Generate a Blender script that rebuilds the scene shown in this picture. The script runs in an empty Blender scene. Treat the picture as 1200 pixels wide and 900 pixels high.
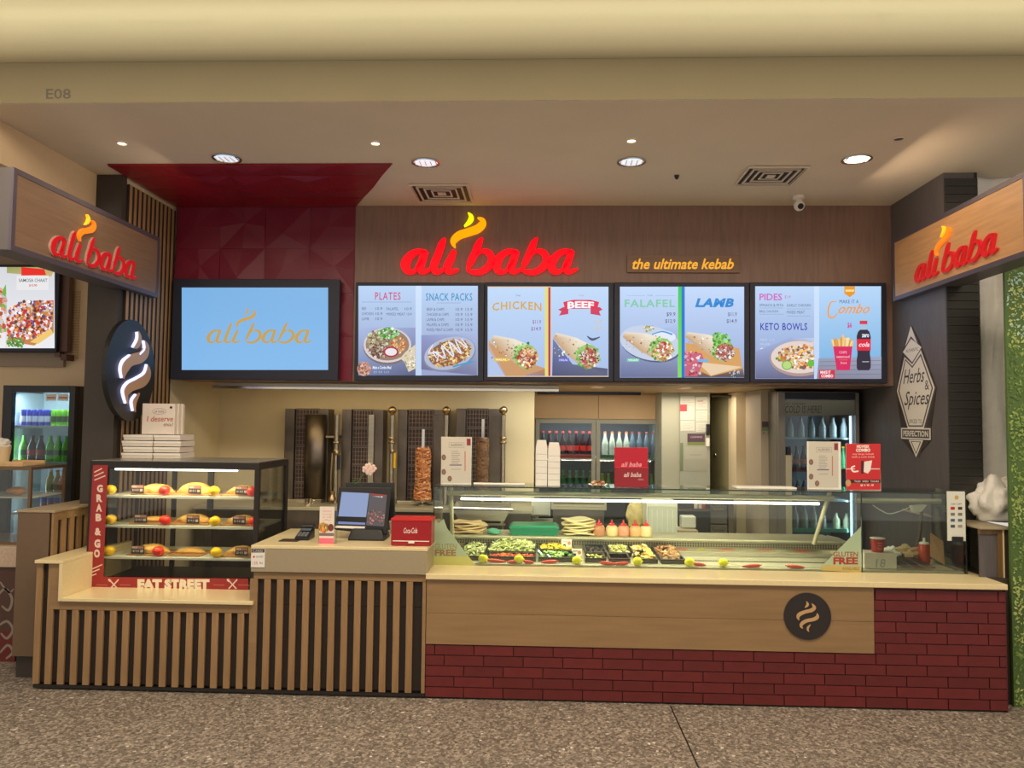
import bpy, bmesh, math, random
from mathutils import Vector, Matrix, noise
PI = math.pi
SC = bpy.context.scene
COL = SC.collection
rnd = random.Random(7)

# ------------------------------------------------------------------ camera
CAM = Vector((0, 0, 1.65)); YAW, PITCH, ROLL, FL = 0.0385, 0.0505, 0.0106, 900.0
_f = Vector((-math.sin(YAW)*math.cos(PITCH), math.cos(YAW)*math.cos(PITCH), math.sin(PITCH)))
_r = _f.cross(Vector((0, 0, 1))).normalized(); _u = _r.cross(_f)
RT = _r*math.cos(ROLL)+_u*math.sin(ROLL); UP = -_r*math.sin(ROLL)+_u*math.cos(ROLL)
cam = bpy.data.cameras.new('camera'); cam.sensor_width = 36; cam.lens = FL*36/1200; cam.clip_start = .05
co = bpy.data.objects.new('camera', cam); COL.objects.link(co)
m = Matrix((RT, UP, -_f)).transposed().to_4x4(); m.translation = CAM; co.matrix_world = m
SC.camera = co
def ray(x, y): return _f*FL+RT*(x-600)+UP*(450-y)
def P(x, y, Y): r = ray(x, y); return CAM+r*(Y/r.y)                  # point on the plane Y
def PX(x, y, X): r = ray(x, y); return CAM+r*(X/r.x)                 # point on the plane X
def PZ(x, y, Z): r = ray(x, y); return CAM+r*((Z-CAM.z)/r.z)
# ------------------------------------------------------------------ world, exposure
SC.view_settings.view_transform = 'Standard'; SC.view_settings.look = 'None'
SC.view_settings.gamma = 1; SC.view_settings.exposure = 0; SC.view_settings.use_curve_mapping = False
W = bpy.data.worlds.new('world'); SC.world = W; W.use_nodes = True
W.node_tree.nodes['Background'].inputs[0].default_value = (1.0, .93, .84, 1)
W.node_tree.nodes['Background'].inputs[1].default_value = .72
def lin(c): return tuple(((v/255)/12.92 if v <= 10 else ((v/255+.055)/1.055)**2.4) for v in c[:3])
def aim(o, d): o.rotation_euler = Vector(d).to_track_quat('-Z', 'Y').to_euler()
def area(name, loc, d, sx, sy, power, col=(255, 225, 185), spread=180):
    l = bpy.data.lights.new(name, 'AREA'); l.shape = 'RECTANGLE'; l.size = sx; l.size_y = sy
    l.energy = power; l.color = lin(col); l.spread = math.radians(spread)
    o = bpy.data.objects.new(name, l); COL.objects.link(o); o.location = loc; aim(o, d); return o
def spot(name, loc, d, power, angle=100, col=(255, 220, 175), rad=.05):
    l = bpy.data.lights.new(name, 'SPOT'); l.energy = power; l.color = lin(col)
    l.spot_size = math.radians(angle); l.spot_blend = .8; l.shadow_soft_size = rad
    o = bpy.data.objects.new(name, l); COL.objects.link(o); o.location = loc; aim(o, d); return o
# lights of the mall hall, in front of the shop, and an added cove light
area('hall_light', (0, 2.9, 3.62), (0, .12, -1), 8, .9, 190, (255, 236, 208))
area('hall_front_light', (0, -.6, 3.2), (0, 1, -.35), 7, 1.6, 24, (255, 232, 206))
area('cove_fill', (0, 2.9, 3.46), (0, .90, .42), 9, .04, 15, (255, 247, 224), 34)  # unseen lamp, added to give the cove its bright band
# kitchen lamps under its low ceiling
area('kitchen_light', (-1.6, 6.45, 1.93), (0, .25, -1), 1.6, .12, 15, (255, 222, 156))
area('kitchen_light', (.2, 6.5, 1.93), (0, .2, -1), 1.2, .12, 14, (246, 240, 214))
area('kitchen_light', (1.25, 7.3, 1.93), (0, 0, -1), 1.0, .3, 9, (255, 236, 210))

# ------------------------------------------------------------------ materials
MATS = {}
def mat(name, rgb, rough=.5, metal=0, var=0, vscale=20, bump=0, bscale=60, coat=0, emit=0, aniso=None, stretch=None, spec=.5, wear=0):
    if name in MATS: return MATS[name]
    m = bpy.data.materials.new(name); m.use_nodes = True; n = m.node_tree.nodes; L = m.node_tree.links
    b = n['Principled BSDF']; c = lin(rgb)
    b.inputs['Base Color'].default_value = (*c, 1); b.inputs['Roughness'].default_value = rough
    b.inputs['Metallic'].default_value = metal; b.inputs['Coat Weight'].default_value = coat
    b.inputs['Specular IOR Level'].default_value = spec
    tc = n.new('ShaderNodeTexCoord'); mp = n.new('ShaderNodeMapping'); L.new(tc.outputs['Object'], mp.inputs[0])
    if stretch: mp.inputs['Scale'].default_value = stretch
    if var:
        t = n.new('ShaderNodeTexNoise'); t.inputs['Scale'].default_value = vscale; t.inputs['Detail'].default_value = 6
        L.new(mp.outputs[0], t.inputs['Vector'])
        r = n.new('ShaderNodeMapRange'); r.inputs[1].default_value = .3; r.inputs[2].default_value = .7
        r.inputs[3].default_value = 1-var; r.inputs[4].default_value = 1+var; L.new(t.outputs[0], r.inputs[0])
        x = n.new('ShaderNodeVectorMath'); x.operation = 'SCALE'; x.inputs[0].default_value = c
        L.new(r.outputs[0], x.inputs['Scale']); L.new(x.outputs[0], b.inputs['Base Color'])
        if wear:
            r2 = n.new('ShaderNodeMapRange'); r2.inputs[3].default_value = rough-wear; r2.inputs[4].default_value = rough+wear
            L.new(t.outputs[0], r2.inputs[0]); L.new(r2.outputs[0], b.inputs['Roughness'])
    if bump:
        t = n.new('ShaderNodeTexNoise'); t.inputs['Scale'].default_value = bscale; t.inputs['Detail'].default_value = 4
        L.new(mp.outputs[0], t.inputs['Vector']); q = n.new('ShaderNodeBump'); q.inputs['Strength'].default_value = bump
        q.inputs['Distance'].default_value = .01; L.new(t.outputs[0], q.inputs['Height']); L.new(q.outputs[0], b.inputs['Normal'])
    if emit:
        b.inputs['Emission Color'].default_value = (*c, 1); b.inputs['Emission Strength'].default_value = emit
    MATS[name] = m; return m
def glass(name, tint=(240, 248, 244), refl=1.0, base=.02):
    m = bpy.data.materials.new(name); m.use_nodes = True; n = m.node_tree.nodes; L = m.node_tree.links
    n.remove(n['Principled BSDF']); out = n['Material Output']
    t = n.new('ShaderNodeBsdfTransparent'); t.inputs[0].default_value = (*lin(tint), 1)
    g = n.new('ShaderNodeBsdfGlossy'); g.inputs['Roughness'].default_value = .02
    f = n.new('ShaderNodeFresnel'); f.inputs[0].default_value = 1.45
    k = n.new('ShaderNodeMath'); k.operation = 'MULTIPLY_ADD'; k.inputs[1].default_value = refl; k.inputs[2].default_value = base
    L.new(f.outputs[0], k.inputs[0])
    x = n.new('ShaderNodeMixShader'); L.new(k.outputs[0], x.inputs[0]); L.new(t.outputs[0], x.inputs[1]); L.new(g.outputs[0], x.inputs[2])
    L.new(x.outputs[0], out.inputs[0]); MATS[name] = m; return m
def attr_mat(name, emit, rough=.5):
    m = bpy.data.materials.new(name); m.use_nodes = True; n = m.node_tree.nodes; L = m.node_tree.links
    b = n['Principled BSDF']; a = n.new('ShaderNodeVertexColor'); a.layer_name = 'Col'
    if emit:
        b.inputs['Base Color'].default_value = (.01, .01, .012, 1); b.inputs['Specular IOR Level'].default_value = .3
        b.inputs['Roughness'].default_value = .25
        L.new(a.outputs[0], b.inputs['Emission Color']); b.inputs['Emission Strength'].default_value = emit
    else:
        L.new(a.outputs[0], b.inputs['Base Color']); b.inputs['Roughness'].default_value = rough
    MATS[name] = m; return m
def wood(name, rgb, rough=.45, axis=2, var=.16, fine=1.0):
    s = [14*fine]*3; s[axis] = 1.2*fine
    return mat(name, rgb, rough, var=var, vscale=3.2, bump=.05, bscale=5, stretch=tuple(s))

M_SCREEN = attr_mat('screen_print', 1.0); M_PRINT = attr_mat('paper_print', 0, .55)
M_OAK = wood('oak_slat', (158, 124, 86)); M_OAKP = wood('oak_panel', (148, 118, 82), axis=0, var=.10, fine=.6)
M_BROWNW = wood('bulkhead_wood', (132, 103, 90), axis=2, var=.12, fine=1.2); M_SIGNW = wood('sign_wood', (134, 106, 84), axis=1, var=.12)
M_SIGNW2 = wood('sign_wood_right', (196, 150, 104), axis=1, var=.12)
M_BLACK = mat('black_paint', (34, 30, 28), .5, var=.1); M_BACK = mat('slat_backing', (38, 28, 24), .7)
M_COLUMN = mat('column_laminate', (62, 54, 48), .6, var=.08, vscale=9)
M_HERB = wood('dark_oak_panel', (92, 87, 88), axis=2, var=.14, fine=1.5)
M_STONE = mat('cream_stone', (236, 218, 170), .28, var=.03, vscale=60, coat=.2)
M_STONED = mat('grey_stone_face', (164, 150, 124), .4, var=.03, vscale=80)
M_STEEL = mat('brushed_steel', (176, 168, 152), .34, 1, var=.10, vscale=5, stretch=(1, 1, 14), wear=.08)
M_STEELD = mat('dark_steel', (112, 104, 98), .42, 1, var=.2, vscale=6, wear=.1)
M_STEELL = mat('satin_steel', (190, 184, 160), .5, .6, var=.06, vscale=8)
M_BRASS = mat('brass', (178, 156, 122), .32, 1); M_CHROME = mat('chrome', (220, 216, 206), .15, 1)
M_CEIL = mat('ceiling_paint', (226, 212, 192), .9, var=.02, vscale=3); M_FASCIA = mat('fascia_shaded_paint', (112, 103, 80), .9, var=.02, vscale=3)  # fascia colour darkened to stand in for the weaker light on it
M_COVE = mat('cove_paint', (186, 178, 148), .85)
M_CREAM = mat('cream_wall', (214, 200, 168), .55, var=.03, vscale=4); M_CREAMP = mat('peach_panel', (226, 190, 144), .4, var=.03, vscale=4)
M_WHITE = mat('white_card', (236, 232, 224), .6, var=.02); M_WHITEP = mat('white_enamel', (222, 224, 214), .35, var=.03)
M_RED = mat('red_brick_laminate', (106, 35, 36), .42, var=.10, vscale=14, bump=.06, bscale=40)
M_JOINT = mat('brick_joint', (88, 48, 44), .7)
M_REDP = mat('red_gloss_panel', (118, 30, 52), .34, var=.05, vscale=3, spec=.35)
M_REDC = mat('red_ceiling_gloss', (142, 26, 36), .3, var=.05, vscale=3, spec=.4)
M_TVB = mat('tv_bezel', (42, 44, 60), .45, spec=.3); M_PLASTIC = mat('black_plastic', (26, 26, 28), .4)
M_GLASS = glass('clear_glass', (250, 252, 250), .8, .01); M_GLASSG = glass('green_glass', (246, 252, 247), .9, .02); M_GDOOR = glass('fridge_glass', (225, 232, 235), .8, .02)
M_YEL = mat('lemon_skin', (252, 244, 20), .45, bump=.2, bscale=120); M_CHILI = mat('chilli_red', (224, 54, 44), .3, coat=.3)
M_YBALL = mat('yellow_ball', (252, 204, 10), .4, bump=.1); M_RBALL = mat('red_ball', (240, 50, 30), .35, bump=.1)

# ------------------------------------------------------------------ mesh helpers
class B:
    def __init__(s): s.v = []; s.f = []
    def add(s, vs, fs):
        o = len(s.v); s.v += [Vector(v) for v in vs]; s.f += [tuple(i+o for i in f) for f in fs]; return s
    def box(s, x0, x1, y0, y1, z0, z1):
        return s.add([(x0, y0, z0), (x1, y0, z0), (x1, y1, z0), (x0, y1, z0), (x0, y0, z1), (x1, y0, z1), (x1, y1, z1), (x0, y1, z1)],
                     [(0, 3, 2, 1), (4, 5, 6, 7), (0, 1, 5, 4), (1, 2, 6, 5), (2, 3, 7, 6), (3, 0, 4, 7)])
    def tube(s, pts, r, n=10, caps=True):
        pts = [Vector(p) for p in pts]; rs = r if isinstance(r, (list, tuple)) else [r]*len(pts); o = len(s.v); a = None
        for i, p in enumerate(pts):
            d = (pts[min(i+1, len(pts)-1)]-pts[max(i-1, 0)]).normalized()
            if a is None: a = d.orthogonal().normalized()
            a = (a-d*a.dot(d)).normalized(); b = d.cross(a)
            for k in range(n): t = 2*PI*k/n; s.v.append(p+(a*math.cos(t)+b*math.sin(t))*rs[i])
        for i in range(len(pts)-1):
            for k in range(n): s.f.append((o+i*n+k, o+i*n+(k+1) % n, o+(i+1)*n+(k+1) % n, o+(i+1)*n+k))
        if caps: s.f.append(tuple(o+k for k in reversed(range(n)))); s.f.append(tuple(o+(len(pts)-1)*n+k for k in range(n)))
        return s
    def lathe(s, c, prof, n=16, ax='z'):
        c = Vector(c); o = len(s.v)
        for r, h in prof:
            for k in range(n):
                t = 2*PI*k/n; a, b = r*math.cos(t), r*math.sin(t)
                s.v.append(c+(Vector((a, b, h)) if ax == 'z' else Vector((a, h, b)) if ax == 'y' else Vector((h, a, b))))
        for i in range(len(prof)-1):
            for k in range(n): s.f.append((o+i*n+k, o+i*n+(k+1) % n, o+(i+1)*n+(k+1) % n, o+(i+1)*n+k))
        s.f.append(tuple(o+k for k in reversed(range(n)))); s.f.append(tuple(o+(len(prof)-1)*n+k for k in range(n)))
        return s
    def prism(s, poly, d):                                           # poly: 3D points in a plane, d: extrusion vector
        n = len(poly); d = Vector(d); o = len(s.v); s.v += [Vector(p) for p in poly]+[Vector(p)+d for p in poly]
        s.f.append(tuple(range(o, o+n))); s.f.append(tuple(o+n+k for k in reversed(range(n))))
        for k in range(n): s.f.append((o+k, o+(k+1) % n, o+n+(k+1) % n, o+n+k))
        return s
    def ball(s, c, r, n=12, sq=(1, 1, 1), jit=0):
        c = Vector(c); prof = [(math.sin(PI*i/n), -math.cos(PI*i/n)) for i in range(n+1)]; o = len(s.v)
        for i, (a, h) in enumerate(prof):
            for k in range(n):
                t = 2*PI*k/n; q = Vector((max(a, .01)*math.cos(t), max(a, .01)*math.sin(t), h))
                j = 1+jit*noise.noise(q*2.3+c*9)
                s.v.append(c+Vector((q.x*sq[0], q.y*sq[1], q.z*sq[2]))*r*j)
        for i in range(n):
            for k in range(n): s.f.append((o+i*n+k, o+i*n+(k+1) % n, o+(i+1)*n+(k+1) % n, o+(i+1)*n+k))
        return s
ORG = {}
def ob(name, b, ma, parent=None, bev=0, smooth=False, loc=None, label=None, kind=None):
    """one mesh object built in world coordinates; loc (or the parent's base) becomes its origin"""
    if parent is not None: org = ORG.get(parent.name, Vector())
    else: org = Vector(loc) if loc is not None else Vector()
    me = bpy.data.meshes.new(name); me.from_pydata([v-org for v in b.v], [], b.f); me.validate()
    bm = bmesh.new(); bm.from_mesh(me); bmesh.ops.recalc_face_normals(bm, faces=bm.faces); bm.to_mesh(me); bm.free()
    me.materials.append(ma); o = bpy.data.objects.new(name, me); COL.objects.link(o)
    if smooth:
        for p in me.polygons: p.use_smooth = True
        mo = o.modifiers.new('split', 'EDGE_SPLIT'); mo.split_angle = math.radians(50)
    if bev:
        mo = o.modifiers.new('bevel', 'BEVEL'); mo.width = bev; mo.segments = 2; mo.limit_method = 'ANGLE'; mo.angle_limit = .7
    if parent is not None: o.parent = parent
    else: o.location = org
    ORG[o.name] = org
    if label: o['label'] = label
    if kind: o['kind'] = kind
    return o
def thing(name, label, cat, loc=(0, 0, 0), group=None):
    o = bpy.data.objects.new(name, None); COL.objects.link(o); o.location = loc; o.empty_display_size = .05
    o['label'] = label; o['category'] = cat; ORG[o.name] = Vector(loc)
    if group: o['group'] = group
    return o
def tag(o, label, cat, group=None, kind=None):
    o['label'] = label; o['category'] = cat
    if group: o['group'] = group
    if kind: o['kind'] = kind
    return o
def struct(name, b, ma, **k): return ob(name, b, ma, kind='structure', **k)
def copy_tree(o, parent=None):
    c = o.copy(); COL.objects.link(c); c.parent = parent; ORG[c.name] = ORG.get(o.name, Vector())
    for ch in [x for x in COL.objects if x.parent == o]: copy_tree(ch, c)
    return c
def put(o, loc, rz=None, label=None, group=None):
    o.location = loc
    if rz is not None: o.rotation_euler.z = rz
    if label: o['label'] = label
    if group: o['group'] = group
    return o
def rep(o, offs):                                                    # repeats of a part, sharing its mesh
    for d in offs:
        c = o.copy(); COL.objects.link(c); c.parent = o.parent; c.location = o.location+Vector(d)
        if o.get('label'): del c['label']
def bx(x0, y0, x1, y1, Y, dep):                                      # box whose front face shows as this rectangle at depth Y
    a, b, c, d = P(x0, y0, Y), P(x1, y0, Y), P(x1, y1, Y), P(x0, y1, Y)
    return ((a.x+d.x)/2, (b.x+c.x)/2, Y, Y+dep, (c.z+d.z)/2, (a.z+b.z)/2)
def spline(pts, k=6):
    out = []; n = len(pts)
    for i in range(n-1):
        p = [pts[max(i-1, 0)], pts[i], pts[i+1], pts[min(i+2, n-1)]]
        for j in range(k):
            t = j/k
            out.append(tuple(.5*(2*p[1][q]+(p[2][q]-p[0][q])*t+(2*p[0][q]-5*p[1][q]+4*p[2][q]-p[3][q])*t*t+(3*p[1][q]-p[0][q]-3*p[2][q]+p[3][q])*t**3) for q in range(len(p[0]))))
    out.append(tuple(pts[-1])); return out
def ribbon(pts, k=6):                                                # [(x, y, width)] -> quads in the plane
    s = spline(pts, k); q = []
    for i, (x, y, w) in enumerate(s):
        a, b = s[max(i-1, 0)], s[min(i+1, len(s)-1)]; dx, dy = b[0]-a[0], b[1]-a[1]; l = math.hypot(dx, dy) or 1
        w = max(w, 1e-4); q.append(((x-dy/l*w/2, y+dx/l*w/2), (x+dy/l*w/2, y-dx/l*w/2)))
    return [(q[i][0], q[i+1][0], q[i+1][1], q[i][1]) for i in range(len(q)-1)]
_TX = {}
def text2d(s, bold=0, shear=0, space=1):
    key = (s, bold, shear, space)
    if key not in _TX:
        cu = bpy.data.curves.new('t', 'FONT'); cu.body = s; cu.resolution_u = 2; cu.offset = bold; cu.shear = shear; cu.space_character = space
        o = bpy.data.objects.new('t', cu); me = bpy.data.meshes.new_from_object(o)
        v = [(p.co.x, p.co.y) for p in me.vertices]; f = [tuple(p.vertices) for p in me.polygons]
        bpy.data.objects.remove(o); bpy.data.meshes.remove(me); bpy.data.curves.remove(cu)
        x0, x1 = min(a for a, _ in v), max(a for a, _ in v); y0, y1 = min(b for _, b in v), max(b for _, b in v)
        _TX[key] = ([((a-x0)/(x1-x0), (b-y0)/(y1-y0)) for a, b in v], f)
    return _TX[key]
class Print:
    """flat print made of coloured polygons on a plane; mp maps picture units to the plane, n is its outward normal"""
    def __init__(s, mp, n, step=2e-5): s.mp = mp; s.n = Vector(n); s.v = []; s.f = []; s.c = []; s.l = 0; s.step = step
    def poly(s, pts, col, cols=None):
        s.l += 1; o = len(s.v)
        for i, p in enumerate(pts):
            s.v.append(s.mp(*p)+s.n*s.l*s.step); s.c.append(lin(cols[i] if cols else col))
        s.f.append(tuple(range(o, o+len(pts))))
    def rect(s, x0, y0, x1, y1, col, col2=None):
        s.poly([(x0, y0), (x1, y0), (x1, y1), (x0, y1)], col, [col, col, col2, col2] if col2 else None)
    def ell(s, cx, cy, rx, ry, col, n=20, rot=0, edge=None):
        c, d = math.cos(rot), math.sin(rot)
        pts = [(cx+rx*math.cos(2*PI*k/n)*c-ry*math.sin(2*PI*k/n)*d, cy+rx*math.cos(2*PI*k/n)*d+ry*math.sin(2*PI*k/n)*c) for k in range(n)]
        if edge is None: s.poly(pts, col)
        else:
            s.l += 1; o = len(s.v); s.v.append(s.mp(cx, cy)+s.n*s.l*s.step); s.c.append(lin(col))
            for p in pts: s.v.append(s.mp(*p)+s.n*s.l*s.step); s.c.append(lin(edge))
            for k in range(n): s.f.append((o, o+1+k, o+1+(k+1) % n))
    def line(s, x0, y0, x1, y1, w, col): s.rib([(x0, y0, w), (x1, y1, w)], col, 1)
    def rib(s, pts, col, k=5):
        s.l += 1; o = 0
        for q in ribbon(pts, k):
            o = len(s.v)
            for p in q: s.v.append(s.mp(*p)+s.n*s.l*s.step); s.c.append(lin(col))
            s.f.append((o, o+1, o+2, o+3))
    def text(s, t, x0, y0, x1, y1, col, bold=0, shear=0, space=1, arc=0):
        vs, fs = text2d(t, bold, shear, space); s.l += 1; o = len(s.v)
        for a, b in vs:
            s.v.append(s.mp(x0+(x1-x0)*a, y1+(y0-y1)*b+arc*((2*a-1)**2))+s.n*s.l*s.step); s.c.append(lin(col))
        s.f += [tuple(i+o for i in f) for f in fs]
    def blobs(s, n, inside, r, pal, seed=1, k=6, el=1.6):
        q = random.Random(seed); i = 0
        while i < n:
            x, y = inside(q)
            if x is None: continue
            a = q.uniform(.5, 1)*r; b = a/q.uniform(1, el); t = q.uniform(0, PI); c = q.choice(pal); g = q.uniform(.82, 1.1)
            col = tuple(min(255, v*g) for v in c)
            s.poly([(x+a*math.cos(u)*math.cos(t)-b*math.sin(u)*math.sin(t), y+a*math.cos(u)*math.sin(t)+b*math.sin(u)*math.cos(t)) for u in [2*PI*j/k+q.uniform(-.3, .3) for j in range(k)]], col)
            i += 1
    def build(s, name, ma, parent, label=None):
        org = ORG.get(parent.name, Vector()) if parent else Vector(); me = bpy.data.meshes.new(name)
        me.from_pydata([v-org for v in s.v], [], s.f); at = me.color_attributes.new('Col', 'FLOAT_COLOR', 'POINT')
        for i, c in enumerate(s.c): at.data[i].color = (*c, 1)
        me.materials.append(ma); o = bpy.data.objects.new(name, me); COL.objects.link(o); ORG[o.name] = org
        if parent: o.parent = parent
        if label: o['label'] = label
        return o
def inell(cx, cy, rx, ry):
    def f(q): t = q.uniform(0, 2*PI); d = math.sqrt(q.random()); return cx+rx*d*math.cos(t), cy+ry*d*math.sin(t)
    return f
def inrect(x0, y0, x1, y1): return lambda q: (q.uniform(x0, x1), q.uniform(y0, y1))
def onY(Y): return lambda x, y: P(x, y, Y)
def onX(X): return lambda x, y: PX(x, y, X)

# calligraphic word of the shop, in a 1200 x 470 drawing
def A(dx): return [[(205+dx, 290, 22), (150+dx, 288, 30), (105+dx, 315, 42), (78+dx, 362, 54), (88+dx, 402, 42), (125+dx, 410, 24), (158+dx, 380, 16), (185+dx, 335, 16)],
                   [(198+dx, 284, 44), (182+dx, 340, 44), (166+dx, 385, 46), (180+dx, 410, 32), (212+dx, 404, 20), (236+dx, 392, 12)]]
def Bb(dx): return [[(550+dx, 203, 8), (528+dx, 238, 38), (502+dx, 300, 42), (476+dx, 352, 38), (455+dx, 396, 12)],
                    [(455+dx, 400, 14), (490+dx, 412, 28), (540+dx, 410, 34), (588+dx, 378, 42), (606+dx, 335, 46), (588+dx, 296, 38), (545+dx, 285, 20), (512+dx, 308, 12)]]
WORD = A(0)+[[(322, 206, 8), (302, 240, 38), (276, 310, 42), (251, 380, 45), (265, 410, 34), (300, 403, 20), (322, 392, 12)],
             [(378, 280, 26), (355, 335, 42), (332, 385, 44), (345, 410, 32), (384, 404, 20), (404, 394, 10)]]+Bb(0)+A(558)+Bb(335)+A(895)
FLAME = [(382, 264, 6), (370, 228, 34), (405, 190, 44), (465, 170, 44), (522, 148, 46), (552, 116, 40), (545, 94, 24), (520, 84, 6)]
WISP = [(462, 53, 5), (481, 78, 27), (470, 106, 24), (438, 134, 5)]
SWIRL = [[((x-555)/325, (y-445)/325, w/325) for x, y, w in st] for st in (
    [(540, 235, 6), (556, 275, 34), (542, 302, 28), (515, 325, 6)], [(612, 262, 6), (645, 318, 50), (608, 358, 50), (520, 382, 46), (440, 420, 50), (420, 460, 40), (435, 500, 8)],
    [(685, 398, 8), (688, 448, 48), (640, 482, 48), (540, 506, 46), (476, 545, 46), (462, 582, 36), (486, 612, 10)], [(594, 556, 5), (560, 595, 28), (554, 630, 26), (572, 655, 5)])]
def solid_strokes(b, strokes, mp, d):
    for st in strokes:
        for q in ribbon(st): b.prism([mp(*p) for p in q], d)
    return b

# ================================================================== SETTING
CY, GY, BY, KY, FY = 4.65, 4.93, 6.0, 7.0, 8.0      # counter front, display glass, bulkhead, kitchen wall, far fridge
XL, XR = -2.94, 2.70
ZC = P(730, 241, BY).z; ZK = 1.965
# floor with speckled terrazzo
mf = mat('terrazzo', (128, 112, 96), .55)
n = mf.node_tree.nodes; L = mf.node_tree.links; bs = n['Principled BSDF']; tc = n.new('ShaderNodeTexCoord')
v1 = n.new('ShaderNodeTexVoronoi'); v1.inputs['Scale'].default_value = 70; L.new(tc.outputs['Object'], v1.inputs['Vector'])
v2 = n.new('ShaderNodeTexVoronoi'); v2.inputs['Scale'].default_value = 150; L.new(tc.outputs['Object'], v2.inputs['Vector'])
r1 = n.new('ShaderNodeValToRGB'); L.new(v1.outputs['Color'], r1.inputs[0]); e = r1.color_ramp.elements
e[0].position = .15; e[0].color = (*lin((112, 102, 92)), 1); e[1].position = .9; e[1].color = (*lin((196, 182, 166)), 1)
x = e.new(.55); x.color = (*lin((152, 140, 128)), 1); x = e.new(.97); x.color = (*lin((250, 244, 234)), 1)
r2 = n.new('ShaderNodeValToRGB'); L.new(v2.outputs['Color'], r2.inputs[0]); e = r2.color_ramp.elements
e[0].position = .3; e[0].color = (.45, .45, .45, 1); e[1].position = .8; e[1].color = (.95, .95, .95, 1)
mx = n.new('ShaderNodeMix'); mx.data_type = 'RGBA'; mx.blend_type = 'MULTIPLY'; mx.inputs[0].default_value = .75
L.new(r1.outputs[0], mx.inputs[6]); L.new(r2.outputs[0], mx.inputs[7]); L.new(mx.outputs[2], bs.inputs['Base Color'])
j0, j1 = PZ(785, 826, 0), PZ(818, 900, 0); jd = (j1-j0).normalized(); jx = j0.x
fl = struct('floor', B().box(-7, 9, -4, 9.5, -.1, 0), mf)
ob('expansion_joint', B().box(jx-.004, jx+.004, -4, CY-.02, -.002, .0012), M_BLACK, fl)
# soffit ceiling, fascia, cove
YS = 4.02; zf = P(600, 70, YS).z
struct('ceiling', B().box(-7, 7, YS-.003, 9.5, ZC, ZC+.12), M_CEIL)
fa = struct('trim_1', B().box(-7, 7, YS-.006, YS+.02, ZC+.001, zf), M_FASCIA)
pr = Print(onY(YS-.0065), (0, -1, 0)); pr.text('E08', 54, 104, 83, 116, (62, 54, 44), .01); pr.build('unit_number_print', M_PRINT, fa)
prof = [(YS+.02, zf), (3.97, zf+.004), (3.925, zf+.03), (3.89, zf+.07), (3.87, zf+.11), (3.855, zf+.15), (3.84, zf+.18), (3.80, zf+.205), (3.72, zf+.22), (3.3, zf+.23), (-4, zf+.23)]
b = B(); b.add([(X, y, z) for y, z in prof for X in (-7, 7)], [(2*i, 2*i+1, 2*i+3, 2*i+2) for i in range(len(prof)-1)])
b.add([(X, y, z+.1) for y, z in prof for X in (-7, 7)], [(2*i, 2*i+2, 2*i+3, 2*i+1) for i in range(len(prof)-1)])
struct('ceiling_cove', b, M_COVE, smooth=True)
# bulkhead
xs = P(416, 300, BY).x
bk = struct('wall_bulkhead', B().box(XL, XR, BY, BY+.35, ZK, ZC), M_BROWNW)
# red faceted tiles on the bulkhead and on the ceiling before it
def facet_tile(w, h, seed, dep=.02):
    q = random.Random(seed); cx, cy = q.uniform(.3, .7)*w, q.uniform(.3, .7)*h
    pts = [(0, 0), (w*.5, 0), (w, 0), (w, h*.5), (w, h), (w*.5, h), (0, h), (0, h*.5)]
    hs = [.006, dep*q.random(), .006, dep*q.random(), .006, dep*q.random(), .006, dep*q.random()]
    vs = [(a, -hh, c) for (a, c), hh in zip(pts, hs)]+[(cx, -dep*q.uniform(.6, 1), cy)]+[(a, 0, c) for a, c in pts]
    return vs, [(i, (i+1) % 8, 8) for i in range(8)]+[(i, 9+i, 9+(i+1) % 8, (i+1) % 8) for i in range(8)]+[tuple(range(9, 17))]
red = thing('faceted_red_wall_cladding', 'glossy dark red faceted wall cladding behind the big blue screen', 'cladding', (XL, BY, ZK))
nx, nz = 4, 4; tw, th = (xs-XL)/nx, (ZC-ZK)/nz; prot = []
for s in range(3):
    vs, fs = facet_tile(tw-.002, th-.002, s+3); me = B().add([Vector(v)+Vector((XL, BY-.001, ZK)) for v in vs], fs)
    prot.append(ob('tile', me, M_REDP, red))
first = [0, 0, 0]
for i in range(nx):
    for j in range(nz):
        k = (i*2+j) % 3
        if not first[k]: o = prot[k]; first[k] = 1
        else: o = prot[k].copy(); COL.objects.link(o)
        o.location = (i*tw, 0, j*th)
rc = thing('faceted_red_ceiling_cladding', 'glossy bright red faceted panel on the ceiling above the big blue screen', 'cladding', (XL, BY, ZC))
q1, q2 = PZ(108, 192, ZC), PZ(461, 193, ZC); dy = BY-q1.y
b = B(); nx, ny = 5, 4
def cp(u, v, h):
    x0 = XL+(q1.x-XL)*(1-v)*0; xa = XL; xb = xs+(q2.x-xs)*(1-v)
    return (xa+(xb-xa)*u, q1.y+dy*v, ZC-h)
q = random.Random(5); hh = {(i, j): (.004+.014*q.random()) for i in range(nx+1) for j in range(ny+1)}
for i in range(nx):
    for j in range(ny):
        b = B(); c = [(i, j), (i+1, j), (i+1, j+1), (i, j+1)]
        vs = [cp(a/nx, d/ny, hh[(a, d)]) for a, d in c]+[cp((i+q.uniform(.3, .7))/nx, (j+q.uniform(.3, .7))/ny, .022)]+[cp(a/nx, d/ny, .001) for a, d in c]
        b.add(vs, [(0, 1, 4), (1, 2, 4), (2, 3, 4), (3, 0, 4)]+[(k, (k+1) % 4, 5+(k+1) % 4, 5+k) for k in range(4)])
        ob('tile', b, M_REDC, rc)
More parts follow.
